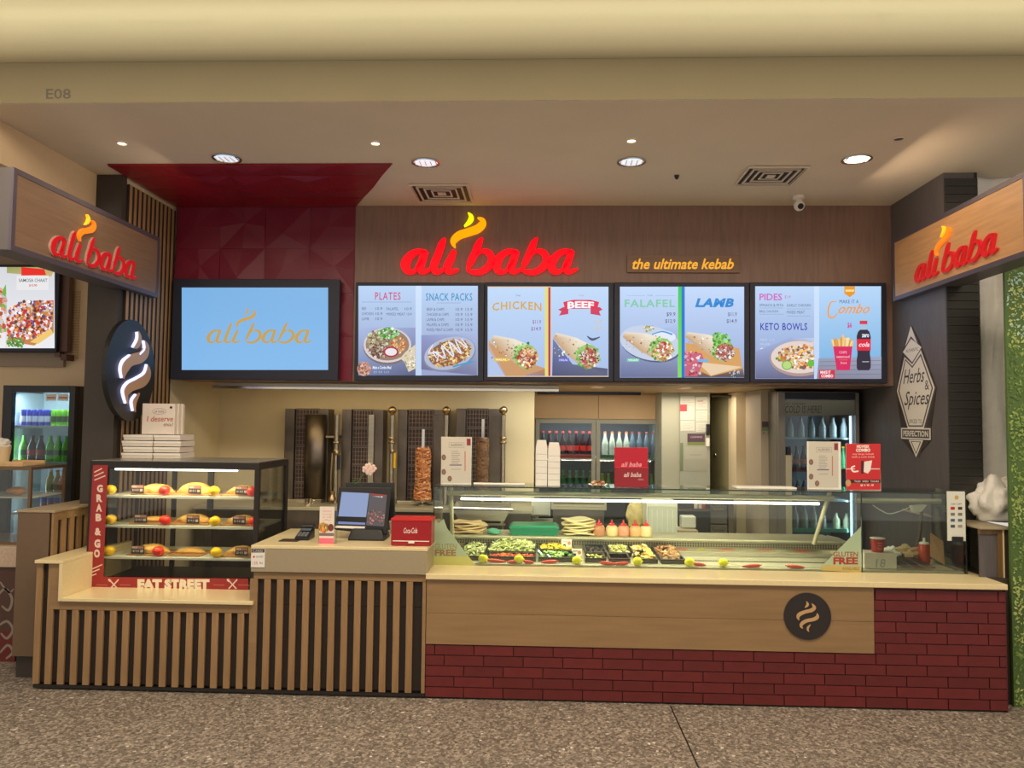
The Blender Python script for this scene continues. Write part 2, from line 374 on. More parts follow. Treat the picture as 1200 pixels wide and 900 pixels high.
# left slat wall and dark column
ylf = 5.28
struct('wall_left', B().box(XL-.12, XL-.03, ylf, KY, 0, ZC), M_CREAM)
struct('wall_left_column', B().box(XL-.24, XL-.02, ylf-.06, ylf-.001, 0, ZC-.001), M_COLUMN)
sw = thing('slatted_wall_cladding', 'vertical timber slats on black backing on the left side wall', 'cladding', (XL, ylf, 0))
ob('backing_board', B().box(XL-.03, XL-.005, ylf+.002, BY-.02, .0, ZC-.05), M_BACK, sw)
ns = 11; pt = (BY-.03-ylf)/ns
s0 = ob('slat', B().box(XL-.005, XL, ylf+.01, ylf+.01+pt*.5, .0, ZC-.05), M_OAK, sw, bev=.002); rep(s0, [(0, pt*i, 0) for i in range(1, ns)])
# right wall
yrf = P(1110, 300, 5).y; yrf = PX(1110, 450, XR).y
wr = struct('wall_right', B().box(XR, XR+.2, yrf, FY+.76, 0, ZC), M_HERB)
ww = .22
wc = struct('wall_right_column', B().box(XR+.201, XR+ww, yrf-.002, 7, 0, ZC), M_BLACK)
b = B()
for k in range(60): b.box(XR+.001, XR+ww-.002, yrf-.006, yrf-.0025, .02+k*.055, .02+k*.055+.045)
mcl = wood('column_slat_black', (50, 48, 46), axis=0)
lp = thing('black_ribbed_column_cladding', 'narrow black ribbed cladding on the end of the right wall', 'cladding', (XR, yrf, 0))
bb = ob('plank', B().box(XR+.001, XR+ww-.002, yrf-.012, yrf-.003, 0, .052), mcl, lp, bev=.001); rep(bb, [(0, 0, .0555*k) for k in range(1, 60)])
# kitchen shell
xk = P(626, 500, KY).x
struct('wall_kitchen_back', B().box(XL-.1, xk, KY, KY+.1, 0, ZK), M_CREAM)
for xj in (P(440, 500, KY).x, P(520, 500, KY).x):
    pass
struct('wall_kitchen_far', B().box(xk-.3, XR, FY+.65, FY+.75, 0, ZK), M_CREAM)
struct('wall_kitchen_return', B().box(xk-.1, xk-.002, KY+.101, FY+.65, 0, ZK), M_CREAM)
struct('ceiling_kitchen', B().box(XL-.1, XR, BY+.352, FY+.8, ZK, ZK+.1), mat('kitchen_ceiling', (214, 184, 146), .6))
struct('wall_kitchen_back_upper', B().box(XL, XR, 9.3, 9.4, ZK+.1, ZC), M_CREAM)
# downlights in the kitchen ceiling and stainless trim
def downlight(x, y, Z, r, label, lit, grp=None, deep=True, power=0, col=(255, 240, 210)):
    c = PZ(x, y, Z); t = thing('ceiling_downlight', label, 'downlight', c, grp)
    b = B(); n = 24
    pr_ = [(r, -.001), (r, -.008), (r*.86, -.010), (r*.80, -.002)]
    for a, h in pr_:
        for k in range(n): b.v.append(c+Vector((a*math.cos(2*PI*k/n), a*math.sin(2*PI*k/n), h)))
    for i in range(3):
        for k in range(n): b.f.append((i*n+k, i*n+(k+1) % n, (i+1)*n+(k+1) % n, (i+1)*n+k))
    ob('trim_ring', b, M_CEIL if deep else M_CHROME, t, smooth=True)
    ob('lens', B().lathe(c, [(r*.82, -.0035), (r*.8, -.0045)], 24), lit, t)
    if power: spot('downlight_lamp', (c.x, c.y, c.z-.03), (0, 0, -1), power, 110, col)
    return t
M_LIT = mat('lamp_lit', (255, 246, 225), .4, emit=3.0); M_LITB = mat('lamp_lit_white', (240, 244, 255), .4, emit=.75, var=.5, vscale=60)
downlight(143, 167, ZC, .032, 'small warm recessed ceiling spotlight above the left sign', M_LIT, power=5)
downlight(440, 167, ZC, .032, 'small recessed ceiling spotlight in front of the red panel corner', M_LIT, power=5)
downlight(740, 164, ZC, .032, 'small recessed ceiling spotlight above the tagline sign', M_LIT, power=5)
def big_down(x, y, label, e):
    t = downlight(x, y, ZC, .095, label, e, deep=False, power=9)
    c = PZ(x, y, ZC); b = B()
    for k in range(5): b.box(c.x-.07+k*.035-.002, c.x-.07+k*.035+.002, c.y-.045, c.y+.045, c.z-.012, c.z-.0046)
    ob('louvre', b, M_CHROME, t)
big_down(266, 185, 'large round ceiling downlight above the big blue screen', M_LITB)
big_down(499, 190, 'large round ceiling downlight beside the left air vent', M_LITB)
big_down(740, 189, 'large round ceiling downlight above the tagline, between the two air vents', M_LITB)
big_down(1004, 186, 'large bright warm round ceiling downlight right of the right air vent', M_LIT)
downlight(1053, 162, ZC, .034, 'small unlit recessed ceiling spotlight near the right wall', mat('lamp_off', (60, 54, 48), .4))
t = thing('motion_sensor', 'small dark sensor on the ceiling left of the right air vent', 'sensor', PZ(793, 205, ZC))
c = PZ(793, 205, ZC); ob('sensor_body', B().lathe(c, [(.018, 0), (.016, -.012), (.008, -.03)], 12), M_PLASTIC, t, smooth=True); ob('sensor_plate', B().lathe(c, [(.024, 0), (.024, -.003)], 16), M_CEIL, t)
def vent(x0, y0, x1, y1, label, dirt):
    a = PZ((x0+x1)/2, y0, ZC); d = PZ((x0+x1)/2, y1, ZC); xw = (PZ(x1, (y0+y1)/2, ZC).x-PZ(x0, (y0+y1)/2, ZC).x)/2
    cx, cy = (a.x+d.x)/2, (a.y+d.y)/2; w = xw; t = thing('ceiling_air_vent', label, 'air vent', (cx, cy, ZC))
    h = abs(a.y-d.y)/2
    ob('backing', B().box(cx-w*.9, cx+w*.9, cy-h*.9, cy+h*.9, ZC-.004, ZC-.001), M_BLACK, t)
    for k, s in enumerate((1, .78, .56, .34)):
        b = B(); W_, H_ = w*s, h*s; tt = .012
        zz = ZC-.012+k*.002
        b.box(cx-W_, cx+W_, cy-H_, cy-H_+tt, zz-.004, zz+.006); b.box(cx-W_, cx+W_, cy+H_-tt, cy+H_, zz-.004, zz+.006)
        b.box(cx-W_, cx-W_+tt, cy-H_+tt, cy+H_-tt, zz-.004, zz+.006); b.box(cx+W_-tt, cx+W_, cy-H_+tt, cy+H_-tt, zz-.004, zz+.006)
        ob('frame' if k == 0 else 'blade', b, M_CEIL, t)
    ob('centre_plate', B().box(cx-w*.14, cx+w*.14, cy-h*.14, cy+h*.14, ZC-.012, ZC-.006), M_CEIL, t)
vent(484, 215, 552, 236, 'square louvred ceiling air vent above the red lettering', 0)
vent(868, 194, 938, 216, 'square louvred ceiling air vent near the security camera', 1)
# security camera
c = P(936, 236, 5.75); c.z = ZC
t = thing('security_camera', 'white security camera under the ceiling above the wooden bulkhead', 'camera', c)
ob('mount', B().lathe(c, [(.045, 0), (.045, -.02), (.02, -.03), (.018, -.05)], 16), M_WHITE, t, smooth=True)
ob('camera_head', B().ball(c+Vector((0, -.01, -.075)), .04, 12), M_WHITE, t, smooth=True)
ob('camera_lens', B().lathe(c+Vector((0, -.05, -.088)), [(.02, 0), (.022, .012)], 14, 'y'), M_PLASTIC, t)
c = PZ(1126, 8, zf+.23); t = thing('flush_ceiling_fitting', 'small pale rectangular fitting flush in the cove ceiling at the top edge', 'fitting', c)
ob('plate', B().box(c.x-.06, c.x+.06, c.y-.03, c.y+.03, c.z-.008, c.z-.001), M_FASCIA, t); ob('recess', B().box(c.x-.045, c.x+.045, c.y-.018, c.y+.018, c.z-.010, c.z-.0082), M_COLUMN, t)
# stainless trim below the screens
for a, b_, l, d in ((252, 655, 'long stainless extraction hood edge under the menu screens', 0),):
    x0, x1 = P(252, 450, BY+.4).x, P(655, 450, BY+.4).x
    t = thing('extraction_hood', l, 'hood', ((x0+x1)/2, BY+.4, ZK-.03))
    ob('canopy', B().box(x0, x1, BY+.36, BY+.5, ZK-.045, ZK-.002), mat('hood_satin', (224, 218, 204), .35, .35), t, bev=.006)
    ob('lip', B().box(x0, x1, BY+.345, BY+.36, ZK-.055, ZK-.03), M_CHROME, t, bev=.003)
for i, (px, gl) in enumerate(((381, 'left'), (612, 'right'))):
    c = P(px, 456, 6.8); c.z = ZK
    t = thing('sprinkler_head', 'small white sprinkler on the kitchen ceiling, '+('above the leftmost grills' if i == 0 else 'near the end of the cream kitchen wall'), 'sprinkler', c)
    ob('base', B().lathe(c, [(.03, 0), (.03, -.008)], 14), M_WHITE, t); ob('head', B().ball(c+Vector((0, 0, -.022)), .018, 8), M_WHITE, t, smooth=True)
downlight(700, 453, ZK, .06, 'round kitchen ceiling downlight above the double glass fridge', mat('lamp_peach', (255, 238, 205), .4, emit=2), power=4)
downlight(803, 454, ZK, .06, 'round kitchen ceiling downlight above the noticeboard door', MATS['lamp_peach'], power=4)

# ================================================================== SCREENS
def wrapfood(pr, x0, y0, x1, y1, R, fill, board=None, s=1):
    """tortilla roll from tail (x0,y0) to mouth (x1,y1) of radius R"""
    dx, dy = x1-x0, y1-y0; l = math.hypot(dx, dy); nx_, ny_ = -dy/l, dx/l
    pr.poly([(x0-nx_*R*.25, y0-ny_*R*.25), (x0+dx*.5-nx_*R*.8, y0+dy*.5-ny_*R*.8), (x1-nx_*R, y1-ny_*R), (x1+nx_*R, y1+ny_*R), (x0+dx*.5+nx_*R*.8, y0+dy*.5+ny_*R*.8), (x0+nx_*R*.25, y0+ny_*R*.25)], None,
            [(236, 222, 200), (240, 232, 214), (236, 226, 206), (206, 178, 140), (200, 168, 130), (196, 160, 122)])
    pr.blobs(26, lambda q: (x0+dx*q.uniform(.05, .9)+nx_*R*q.uniform(-.2, .6), y0+dy*q.uniform(.05, .9)+ny_*R*q.uniform(-.2, .6)), 1.5, [(196, 140, 92), (222, 190, 150), (170, 110, 70), (246, 238, 222)], s)
    pr.ell(x1, y1, R*.98, R*1.02, (150, 190, 110)); pr.blobs(60, inell(x1-1, y1-1, R*1.08, R*1.08), 2.4, [(96, 178, 66), (136, 206, 96), (70, 140, 50), (176, 222, 130)], s+1)
    pr.ell(x1+1, y1+1.5, R*.82, R*.80, (190, 130, 100)); pr.blobs(150, inell(x1+1.2, y1+1.6, R*.86, R*.84), 2.2, fill, s+2, el=2.6)
def screen_box(x0, y0, x1, y1, sx0, sy0, sx1, sy1, label, draw, bez='bezel'):
    Yf = BY-.06; g = bx(x0, y0, x1, y1, Yf, .055); t = thing('menu_screen', label, 'screen', ((g[0]+g[1])/2, BY-.03, g[4]))
    ob(bez, B().box(*g), M_TVB, t, bev=.004)
    pr = Print(onY(Yf-.001), (0, -1, 0)); draw(pr); pr.build('display', M_SCREEN, t); return t
LB, LB2 = (186, 214, 246), (168, 200, 240)
def m1(p):
    p.rect(420, 335, 560, 440, (182, 210, 245), (150, 160, 200)); p.rect(487, 335, 494, 440, (204, 226, 252), (190, 210, 240))
    p.text('PLATES', 439.5, 342.5, 469.5, 351.5, (206, 66, 120), .01, space=1.15); p.line(424, 354, 482, 354, .5, (130, 150, 190))
    p.text('SNACK PACKS', 499, 343.5, 553.5, 352.5, (44, 146, 196), .012, space=1.1); p.line(512, 355, 540, 355, .5, (130, 150, 190))
    for i, (a, b_) in enumerate((('BEEF', '10.9'), ('CHICKEN', '10.9'), ('LAMB', '10.9'))):
        p.text(a, 424, 360+i*6, 424+(5, 13, 8)[i]*1.05, 363.2+i*6, (84, 96, 130)); p.text(b_, 440, 360+i*6, 448, 363.2+i*6, (84, 96, 130))
    p.text('FALAFEL', 453, 360.3, 467, 363.5, (84, 96, 130)); p.text('10.9', 474.5, 360.3, 482.5, 363.5, (84, 96, 130))
    p.text('MIXED MEAT 10.9', 453, 366.5, 482.5, 369.7, (84, 96, 130))
    for i, a in enumerate(('BEEF & CHIPS', 'CHICKEN & CHIPS', 'LAMB & CHIPS', 'FALAFEL & CHIPS', 'MIXED MEAT & CHIPS')):
        p.text(a, 500, 360.8+i*6, 500+len(a)*1.72, 364.2+i*6, (84, 96, 130)); p.text('10.9', 534, 360.8+i*6, 542, 364.2+i*6, (84, 96, 130)); p.text('13.9', 545.5, 360.8+i*6, 553.5, 364.2+i*6, (84, 96, 130))
    p.poly([(420.5, 384), (487, 384), (487, 440), (420.5, 440)], None, [(168, 186, 228), (146, 158, 204), (84, 90, 128), (110, 126, 170)])
    p.ell(454, 406, 28.5, 21.5, (122, 108, 106), 28); p.ell(454, 404.5, 28, 20.5, (214, 206, 206), 28); p.ell(454, 404, 25.5, 18.5, (150, 124, 108), 28)
    p.blobs(120, inell(443, 398, 13, 11), 2, [(206, 190, 150), (160, 150, 110), (190, 206, 150), (120, 90, 70)], 3)
    p.blobs(100, inell(456, 391, 12, 6.5), 2, [(84, 170, 70), (130, 206, 100), (60, 130, 50), (220, 236, 230)], 4)
    p.blobs(110, inell(467, 404, 8, 10), 1.8, [(240, 190, 120), (226, 130, 60), (236, 216, 160), (200, 90, 40)], 5)
    p.blobs(110, inell(444, 411, 13, 8), 2, [(110, 76, 60), (150, 110, 84), (80, 56, 50), (216, 200, 190)], 6)
    p.ell(458.5, 412.5, 9, 6.2, (180, 44, 60)); p.ell(458.5, 412.5, 6.8, 4.4, (232, 230, 236))
    p.poly([(487, 404), (487, 432), (479, 436), (474, 424), (469, 420), (476, 412)], (220, 206, 180)); p.blobs(50, inell(481, 421, 6, 12), 1.5, [(236, 226, 200), (190, 170, 130), (246, 240, 224), (160, 150, 90)], 7)
    p.ell(427, 432.5, 8, 8.4, (206, 160, 140)); p.blobs(60, inell(427, 432.5, 7.6, 8), 1.7, [(190, 120, 100), (160, 90, 80), (226, 190, 170), (130, 80, 60)], 8)
    p.text('Make a Combo Meal', 437, 429, 459, 432.5, (236, 240, 250), .02, .2); p.text('7.9  9.9  11.9', 438, 435, 456, 437.5, (190, 204, 236))
    p.poly([(494, 393), (559, 391), (559, 440), (494, 433)], None, [(140, 150, 200), (170, 186, 226), (120, 124, 160), (110, 112, 150)])
    p.ell(527, 415, 31.5, 20, (128, 134, 160), 28, -.28); p.ell(527, 414, 30.3, 18.6, (176, 184, 210), 28, -.28); p.ell(527, 414, 25, 14.5, (130, 92, 72), 28, -.28)
    def inr(q):
        t_ = q.uniform(0, 2*PI); d = math.sqrt(q.random()); a, b_ = 25.5*d*math.cos(t_), 15*d*math.sin(t_); return 527+a*.96+b_*.277, 414-a*.277+b_*.96
    p.blobs(330, inr, 2.2, [(222, 186, 110), (190, 140, 80), (240, 216, 160), (150, 96, 66), (236, 200, 130), (180, 80, 50)], 9, el=3)
    p.rib([(512, 420, 1), (508, 412, 1.8), (522, 420, 1.8), (518, 405, 1.8), (532, 418, 1.8), (527, 401, 1.8), (541, 415, 1.8), (534, 398, 1.6), (548, 408, 1.6), (541, 397, 1)], (226, 232, 248), 4)
    p.rib([(508, 404, 1), (503, 414, 1.5), (514, 413, 1.5), (512, 424, 1)], (226, 232, 248), 4)
    p.line(531, 430, 555, 423.5, 2, (46, 158, 206))
screen_box(416, 331, 567, 446.5, 0, 0, 0, 0, 'menu screen with PLATES and SNACK PACKS, first of the four menu screens', m1)
CH = [(226, 190, 160), (200, 110, 70), (240, 226, 210), (176, 60, 40), (246, 200, 120), (150, 70, 50)]
def m2(p):
    p.rect(571.5, 336, 713, 441.5, (190, 216, 248), (166, 190, 232))
    p.text('CHICKEN', 577, 353, 634.5, 362.5, (214, 166, 60), .02, arc=2.2, space=1.15); p.text('THE', 604, 345.5, 610, 347.3, (110, 130, 180))
    p.text('$11.9', 624, 375, 634, 380, (150, 96, 150), .01); p.text('$14.9', 622.5, 383, 634, 388, (150, 96, 150), .01)
    p.poly([(572.5, 398), (600, 425), (640, 432), (640, 440.5), (572.5, 440.5)], None, [(210, 170, 130), (206, 156, 104), (190, 130, 84), (150, 120, 120), (160, 176, 220)])
    p.poly([(572, 402), (628, 428), (640, 432), (612, 441), (593, 441)], (202, 152, 104)); p.poly([(572.5, 410), (592, 441), (572.5, 441)], (176, 196, 232))
    wrapfood(p, 577, 396, 617, 418, 14, CH, s=11)
    p.rect(579, 419.5, 596, 423.5, (224, 186, 60)); p.text('HALAL', 581, 420.3, 594, 422.6, (250, 246, 220), .03)
    p.rect(638.5, 336, 642.5, 441.5, (226, 218, 120)); p.rect(642.5, 336, 646, 441.5, (172, 40, 66)); p.rect(645, 336, 646.2, 441.5, (226, 196, 190))
    p.poly([(648, 397), (671, 427), (712, 432), (712, 440.5), (647, 440.5)], None, [(110, 124, 170), (96, 104, 140), (84, 90, 120), (92, 96, 124), (70, 78, 116)])
    p.poly([(654, 363), (660, 360), (703, 360), (706, 363), (702, 365), (704, 370), (692, 368), (692, 362), (666, 362), (666, 368), (655, 370), (658, 365)], (206, 54, 92))
    p.poly([(660, 354), (672, 351.5), (692, 351.5), (702, 354), (700, 362), (692, 361), (672, 361), (662, 362)], (226, 36, 76)); p.text('BEEF', 665, 353, 696, 361, (250, 246, 250), .04, arc=1)
    p.text('THE', 678, 345.8, 684, 347.3, (206, 130, 150)); p.text('11.9', 696.5, 375, 705, 379.5, (226, 190, 130)); p.text('14.9', 696.5, 383, 705, 387.5, (226, 190, 130))
    wrapfood(p, 650, 393, 689, 418, 14, [(170, 60, 60), (226, 200, 190), (200, 90, 80), (240, 230, 226), (120, 60, 50), (130, 180, 90)], s=21)
    p.rib([(688, 394, 1), (694, 398, 3), (703, 395, 1)], (70, 80, 110)); p.rect(654, 420, 667, 424, (110, 104, 206)); p.text('HALAL', 655.5, 420.8, 665.5, 423.2, (200, 206, 250), .03)
    p.rib([(660, 417, 1.4), (659, 413.5, 1.4), (662, 411.5, 1.4)], (236, 240, 250))
    for r_ in ((571.5, 336, 646, 337), (571.5, 440.7, 713, 441.7)): p.rect(*r_, (226, 196, 170))
screen_box(567.6, 331, 719, 446.5, 0, 0, 0, 0, 'menu screen with CHICKEN and red BEEF ribbon, second of the four menu screens', m2)
def m3(p):
    p.rect(726.5, 336, 872, 442.5, (192, 216, 250), (150, 168, 214))
    p.text('FALAFEL', 732, 351, 791, 360, (130, 202, 170), .025, space=1.15); p.text('LAMB', 814.5, 349.5, 860, 360, (26, 132, 210), .05, .25, space=1.1)
    for x_ in (781, 853): p.text('$9.9' if x_ < 800 else '$11.9', x_, 366, x_+10.5, 371, (96, 96, 130), .01); p.text('$12.9' if x_ < 800 else '$14.9', x_-1.5, 374, x_+10.5, 379, (96, 96, 130), .01)
    p.text('THE', 758, 345.5, 765, 347.2, (120, 160, 190)); p.line(735, 346.5, 756, 346.5, .3, (140, 160, 200)); p.line(768, 346.5, 791, 346.5, .3, (140, 160, 200))
    p.poly([(727, 400), (794, 380), (794, 442), (727, 442)], None, [(150, 168, 214), (172, 196, 238), (110, 116, 150), (100, 110, 150)])
    p.ell(763, 404, 36, 20, (84, 92, 126), 26, .2); p.ell(762, 402, 36, 20, (196, 208, 232), 26, .2); p.ell(779, 394, 13, 6.5, (226, 232, 246), 20, .1)
    p.rib([(764, 392, 1.2), (776, 388.5, 1.6), (788, 392, 2)], (56, 150, 214)); p.blobs(30, inell(760, 385, 6, 3.5), 1.6, [(206, 190, 130), (236, 230, 226), (180, 140, 100), (150, 190, 110)], 33)
    wrapfood(p, 731, 392, 776, 410, 13.5, [(226, 190, 110), (240, 240, 246), (190, 110, 80), (236, 220, 160), (200, 60, 40), (130, 190, 80)], s=31)
    p.rect(734.5, 420, 749, 424, (120, 200, 170)); p.text('VEGAN', 736, 420.8, 747.5, 423.2, (226, 246, 240), .03)
    p.poly([(794.5, 336), (798.5, 336), (798.5, 442.5), (794.5, 442.5)], None, [(34, 200, 90), (34, 200, 90), (130, 220, 70), (130, 220, 70)]); p.rect(798.5, 336, 802.3, 442.5, (14, 116, 206))
    p.poly([(802.5, 410), (820, 420), (870, 430), (872, 442), (802.5, 442)], None, [(206, 160, 110), (206, 150, 90), (160, 130, 110), (60, 60, 76), (110, 80, 80)])
    p.poly([(803, 402), (866, 408), (870, 432), (833, 441), (806, 428)], (216, 160, 96)); p.poly([(816, 424), (870, 430), (833, 440)], (232, 206, 170))
    p.poly([(802.5, 412), (822, 414), (825, 422), (817, 441), (802.5, 441)], (200, 96, 120)); p.blobs(40, inrect(803, 413, 820, 439), 2.6, [(190, 70, 90), (216, 130, 150), (236, 206, 214), (170, 50, 70)], 36)
    wrapfood(p, 804, 392, 848, 411, 12.5, [(120, 80, 70), (226, 220, 226), (200, 60, 50), (150, 100, 84), (206, 150, 130)], s=41); p.blobs(50, inell(843, 396, 10, 6), 2.6, [(100, 180, 70), (150, 216, 110), (70, 140, 60)], 44)
    p.rect(818, 421, 830, 424.5, (110, 180, 226))
    p.blobs(30, inell(862, 438, 8, 4), 1.6, [(60, 60, 70), (200, 206, 220), (90, 90, 100)], 45)
screen_box(719.6, 331, 878.5, 447.5, 0, 0, 0, 0, 'menu screen with FALAFEL and LAMB, third of the four menu screens', m3)
def m4(p):
    p.rect(885, 335.5, 1032.5, 444, (186, 214, 248), (140, 156, 204)); p.rect(954, 335.5, 960, 444, (206, 226, 252), (190, 212, 246)); p.rect(960, 335.5, 1032.5, 420, (184, 216, 250), (130, 184, 228))
    p.text('PIDES', 890, 344, 916.5, 352, (206, 96, 190), .02); p.text('$14', 919.5, 346, 926.5, 350, (206, 110, 190))
    for a, x0, y0, x1 in (('SPINACH & FETA', 890, 356, 918), ('BBQ CHICKEN', 890, 363.5, 912), ('GARLIC CHICKEN', 922, 356.2, 950), ('MIXED MEAT', 922, 364.3, 943)): p.text(a, x0, y0, x1, y0+3.2, (84, 96, 130))
    for x0, y0, x1 in ((890, 361, 918), (890, 368.3, 918), (922, 362, 950), (922, 370.3, 950)): p.line(x0, y0, x1, y0, .35, (120, 136, 176))
    p.text('KETO BOWLS', 891, 378.5, 946, 387, (58, 66, 176), .015, space=1.1); p.text('MEAT  11.9', 891, 397, 907, 399.5, (200, 208, 232)); p.text('FALAFEL', 891, 402, 903, 404.5, (200, 208, 232))
    p.text('$14.9', 891, 407.5, 904, 413.5, (232, 236, 250), .02)
    p.poly([(885.5, 412), (925, 396), (954, 396), (954, 443.5), (885.5, 443.5)], None, [(150, 160, 204), (160, 176, 220), (190, 206, 236), (110, 100, 130), (100, 104, 140)])
    def clip(q):
        t_ = q.uniform(0, 2*PI); d = math.sqrt(q.random()); a, b_ = 937+26*d*math.cos(t_), 418+14*d*math.sin(t_); return (a, b_) if a < 953 else (None, None)
    for rx_, ry_, cy_, cl_ in ((35, 21, 420, (176, 150, 140)), (33.5, 19, 418.5, (226, 210, 204))): p.poly([(953.5, cy_-ry_)]+[(937+rx_*math.cos(a), cy_-ry_*math.sin(a)) for a in [PI*.36+(2*PI-.72*PI)*k/24 for k in range(25)] if 937+rx_*math.cos(a) < 953.4]+[(953.5, cy_+ry_*.9)], cl_)
    p.blobs(240, clip, 2.4, [(236, 206, 150), (226, 130, 60), (240, 236, 236), (206, 110, 60), (246, 196, 90), (140, 100, 84), (236, 220, 190)], 51); p.ell(922, 428, 6.2, 5.6, (110, 180, 60)); p.ell(922, 428, 5, 4.5, (186, 216, 130)); p.blobs(16, inell(914, 421, 5, 3), 2, [(90, 170, 60), (210, 120, 60)], 52); p.ell(950, 426, 4, 4, (100, 190, 60))
    p.poly([(959, 420), (1032.5, 418), (1032.5, 444), (957, 444)], None, [(150, 156, 180), (160, 166, 190), (140, 140, 160), (130, 130, 150)])
    for k in range(4): p.line(960, 424+k*5, 1032, 422.5+k*5.3, .5, (110, 112, 136))
    p.poly([(989, 335.8), (1001.5, 335.8), (1001.5, 344), (995.5, 348.5), (989, 344)], (232, 154, 40)); p.rect(990.5, 339.5, 1000.5, 342, (250, 220, 150))
    p.text('MAKE IT A', 983.5, 351.5, 1006, 355.5, (80, 96, 130)); 
    p.rib([(980, 354, .9), (974, 354, 1.4), (970.5, 362, 1.9), (971, 371, 2), (977, 372, 1.6), (981, 367, .9)], (240, 160, 80), 5); p.text('ombo', 982, 356, 1019, 367.5, (240, 160, 80), .012, .5)
    p.text('$6', 992.5, 378, 998, 385, (206, 70, 150), .03)
    fq = random.Random(55)
    for k in range(34):
        fx = 976.5+k*.64; ft = 406-fq.uniform(9, 15)*(1-abs(k-17)/34); p.line(fx, 407, fx+(k-17)*.14+fq.uniform(-1, 1), ft, 1.9, fq.choice([(240, 200, 130), (226, 168, 90), (250, 226, 170), (214, 150, 76)]))
    p.poly([(976, 406), (998.5, 406), (995.5, 434), (980, 434)], (216, 40, 96)); p.text('CHIPS', 983, 411.5, 992, 414.5, (246, 170, 190), .02); p.text('seasoned', 980, 416.5, 995, 419.5, (246, 220, 226)); p.text('crunchy', 983, 420.5, 993, 423, (240, 130, 80)); p.text('hot', 985, 424, 992, 426.5, (246, 220, 226))
    p.rect(1007, 376, 1016, 380, (216, 60, 70)); p.poly([(1008.5, 380), (1014.8, 380), (1015.5, 386), (1018.5, 389), (1020, 395), (1020, 400), (1019, 415), (1020, 422), (1020, 431), (1018, 434), (1005, 434), (1003.5, 431), (1003.5, 422), (1004.5, 415), (1003.5, 400), (1003.5, 394), (1005, 389), (1008, 386)], (52, 46, 62))
    p.rect(1007.8, 380, 1015.3, 386.5, (170, 196, 226)); p.rect(1003.6, 397.5, 1020, 411, (222, 44, 66)); p.text('cola', 1006, 401, 1018.5, 406.5, (250, 226, 230), .02, .3); p.text('zero', 1009.5, 391.5, 1018, 395.5, (226, 230, 240), .04); p.line(1010, 424, 1018, 424, .8, (200, 200, 210))
    p.rect(959.5, 433.5, 978, 443.5, (206, 50, 70)); p.text('MAKE IT', 961, 434.5, 973, 438, (250, 236, 240), .03); p.text('COMBO', 962, 438.8, 976, 442.5, (250, 236, 240), .03)
screen_box(879, 331, 1039.5, 448.5, 0, 0, 0, 0, 'menu screen with PIDES, KETO BOWLS and combo bottle, last of the four menu screens', m4)
def fit_word(x0, y0, x1, y1, mp):                                    # 1200x470 drawing (43..1130, 53..420) -> rectangle
    return lambda a, b: mp(x0+(x1-x0)*(a-43)/1087, y0+(y1-y0)*(b-53)/370)
g = bx(201, 327, 397, 445, BY-.10, .055); t = thing('big_screen', 'big wall television showing a gold logo on pale blue', 'television', ((g[0]+g[1])/2, BY-.07, g[4]))
ob('bezel', B().box(*g), M_TVB, t, bev=.004); ob('wall_bracket', B().box(g[0]+.4, g[1]-.4, BY-.045, BY-.022, g[4]+.2, g[5]-.2), M_PLASTIC, t)
pr = Print(onY(BY-.101), (0, -1, 0)); pr.rect(213, 337, 384.5, 433.5, (122, 178, 228), (132, 186, 236))
def ts(st): return [(240+(365.5-240)*(a-43)/1087, 360.5+(402.5-360.5)*(b_-53)/370, w*.078) for a, b_, w in st]
for st in WORD: pr.rib(ts(st), (196, 160, 84))
pr.rib(ts(FLAME), (204, 162, 74)); pr.rib(ts(WISP), (204, 162, 74))
pr.build('display', M_SCREEN, t)

# main illuminated lettering
M_LRED = mat('letter_red_lit', (255, 6, 24), .3, emit=1.15); M_LOR = mat('flame_orange_lit', (255, 160, 6), .3, emit=1.2); M_LYE = mat('flame_yellow_lit', (255, 250, 10), .3, emit=1.2)
for m_ in (M_LRED, M_LOR, M_LYE): m_.node_tree.nodes['Principled BSDF'].inputs['Base Color'].default_value = tuple([v*.25 for v in m_.node_tree.nodes['Principled BSDF'].inputs['Base Color'].default_value[:3]]+[1]); m_.node_tree.nodes['Principled BSDF'].inputs['Specular IOR Level'].default_value = .1
M_RDIM = mat('letter_red_dim', (196, 24, 32), .3, coat=.3, emit=.35); M_LODIM = mat('flame_orange_dim', (250, 130, 30), .3, emit=.6); M_LYDIM = mat('flame_yellow_dim', (250, 200, 40), .3, emit=.6)
M_EDGE = mat('letter_edge_silver', (214, 190, 176), .3, .4)
names_ = ['letter_a', 'letter_l', 'letter_i', 'letter_b', 'letter_a', 'letter_b', 'letter_a']
lets = [A(0), [WORD[2]], [WORD[3]], Bb(0), A(558), Bb(335), A(895)]
def lettering(label, mp, d, mr, mo_, my, base, edge=None):
    t = thing('shop_lettering', label, 'sign lettering', base)
    for nm, sts in zip(names_, lets):
        o = ob(nm, solid_strokes(B(), sts, mp, d), mr, t)
        if edge:
            dd = Vector(d)*.6; 
    ob('flame', solid_strokes(B(), [FLAME], mp, d), mo_, t); ob('flame_tip', solid_strokes(B(), [WISP], mp, d), my, t)
    return t
mpm = fit_word(469, 250.5, 676.5, 321.5, onY(BY-.001))
lettering('large glowing red shop lettering with orange flame on the wooden bulkhead', mpm, (0, -.04, 0), M_LRED, M_LOR, M_LYE, P(570, 320, BY))
g = bx(735, 299, 867, 319.5, BY-.02, .019); t = thing('tagline_sign', 'small brown plate with glowing yellow tagline right of the large red lettering', 'sign', ((g[0]+g[1])/2, BY-.01, g[4]))
ob('plate', B().box(*g), wood('tag_plate', (128, 96, 74), axis=0), t, bev=.002)
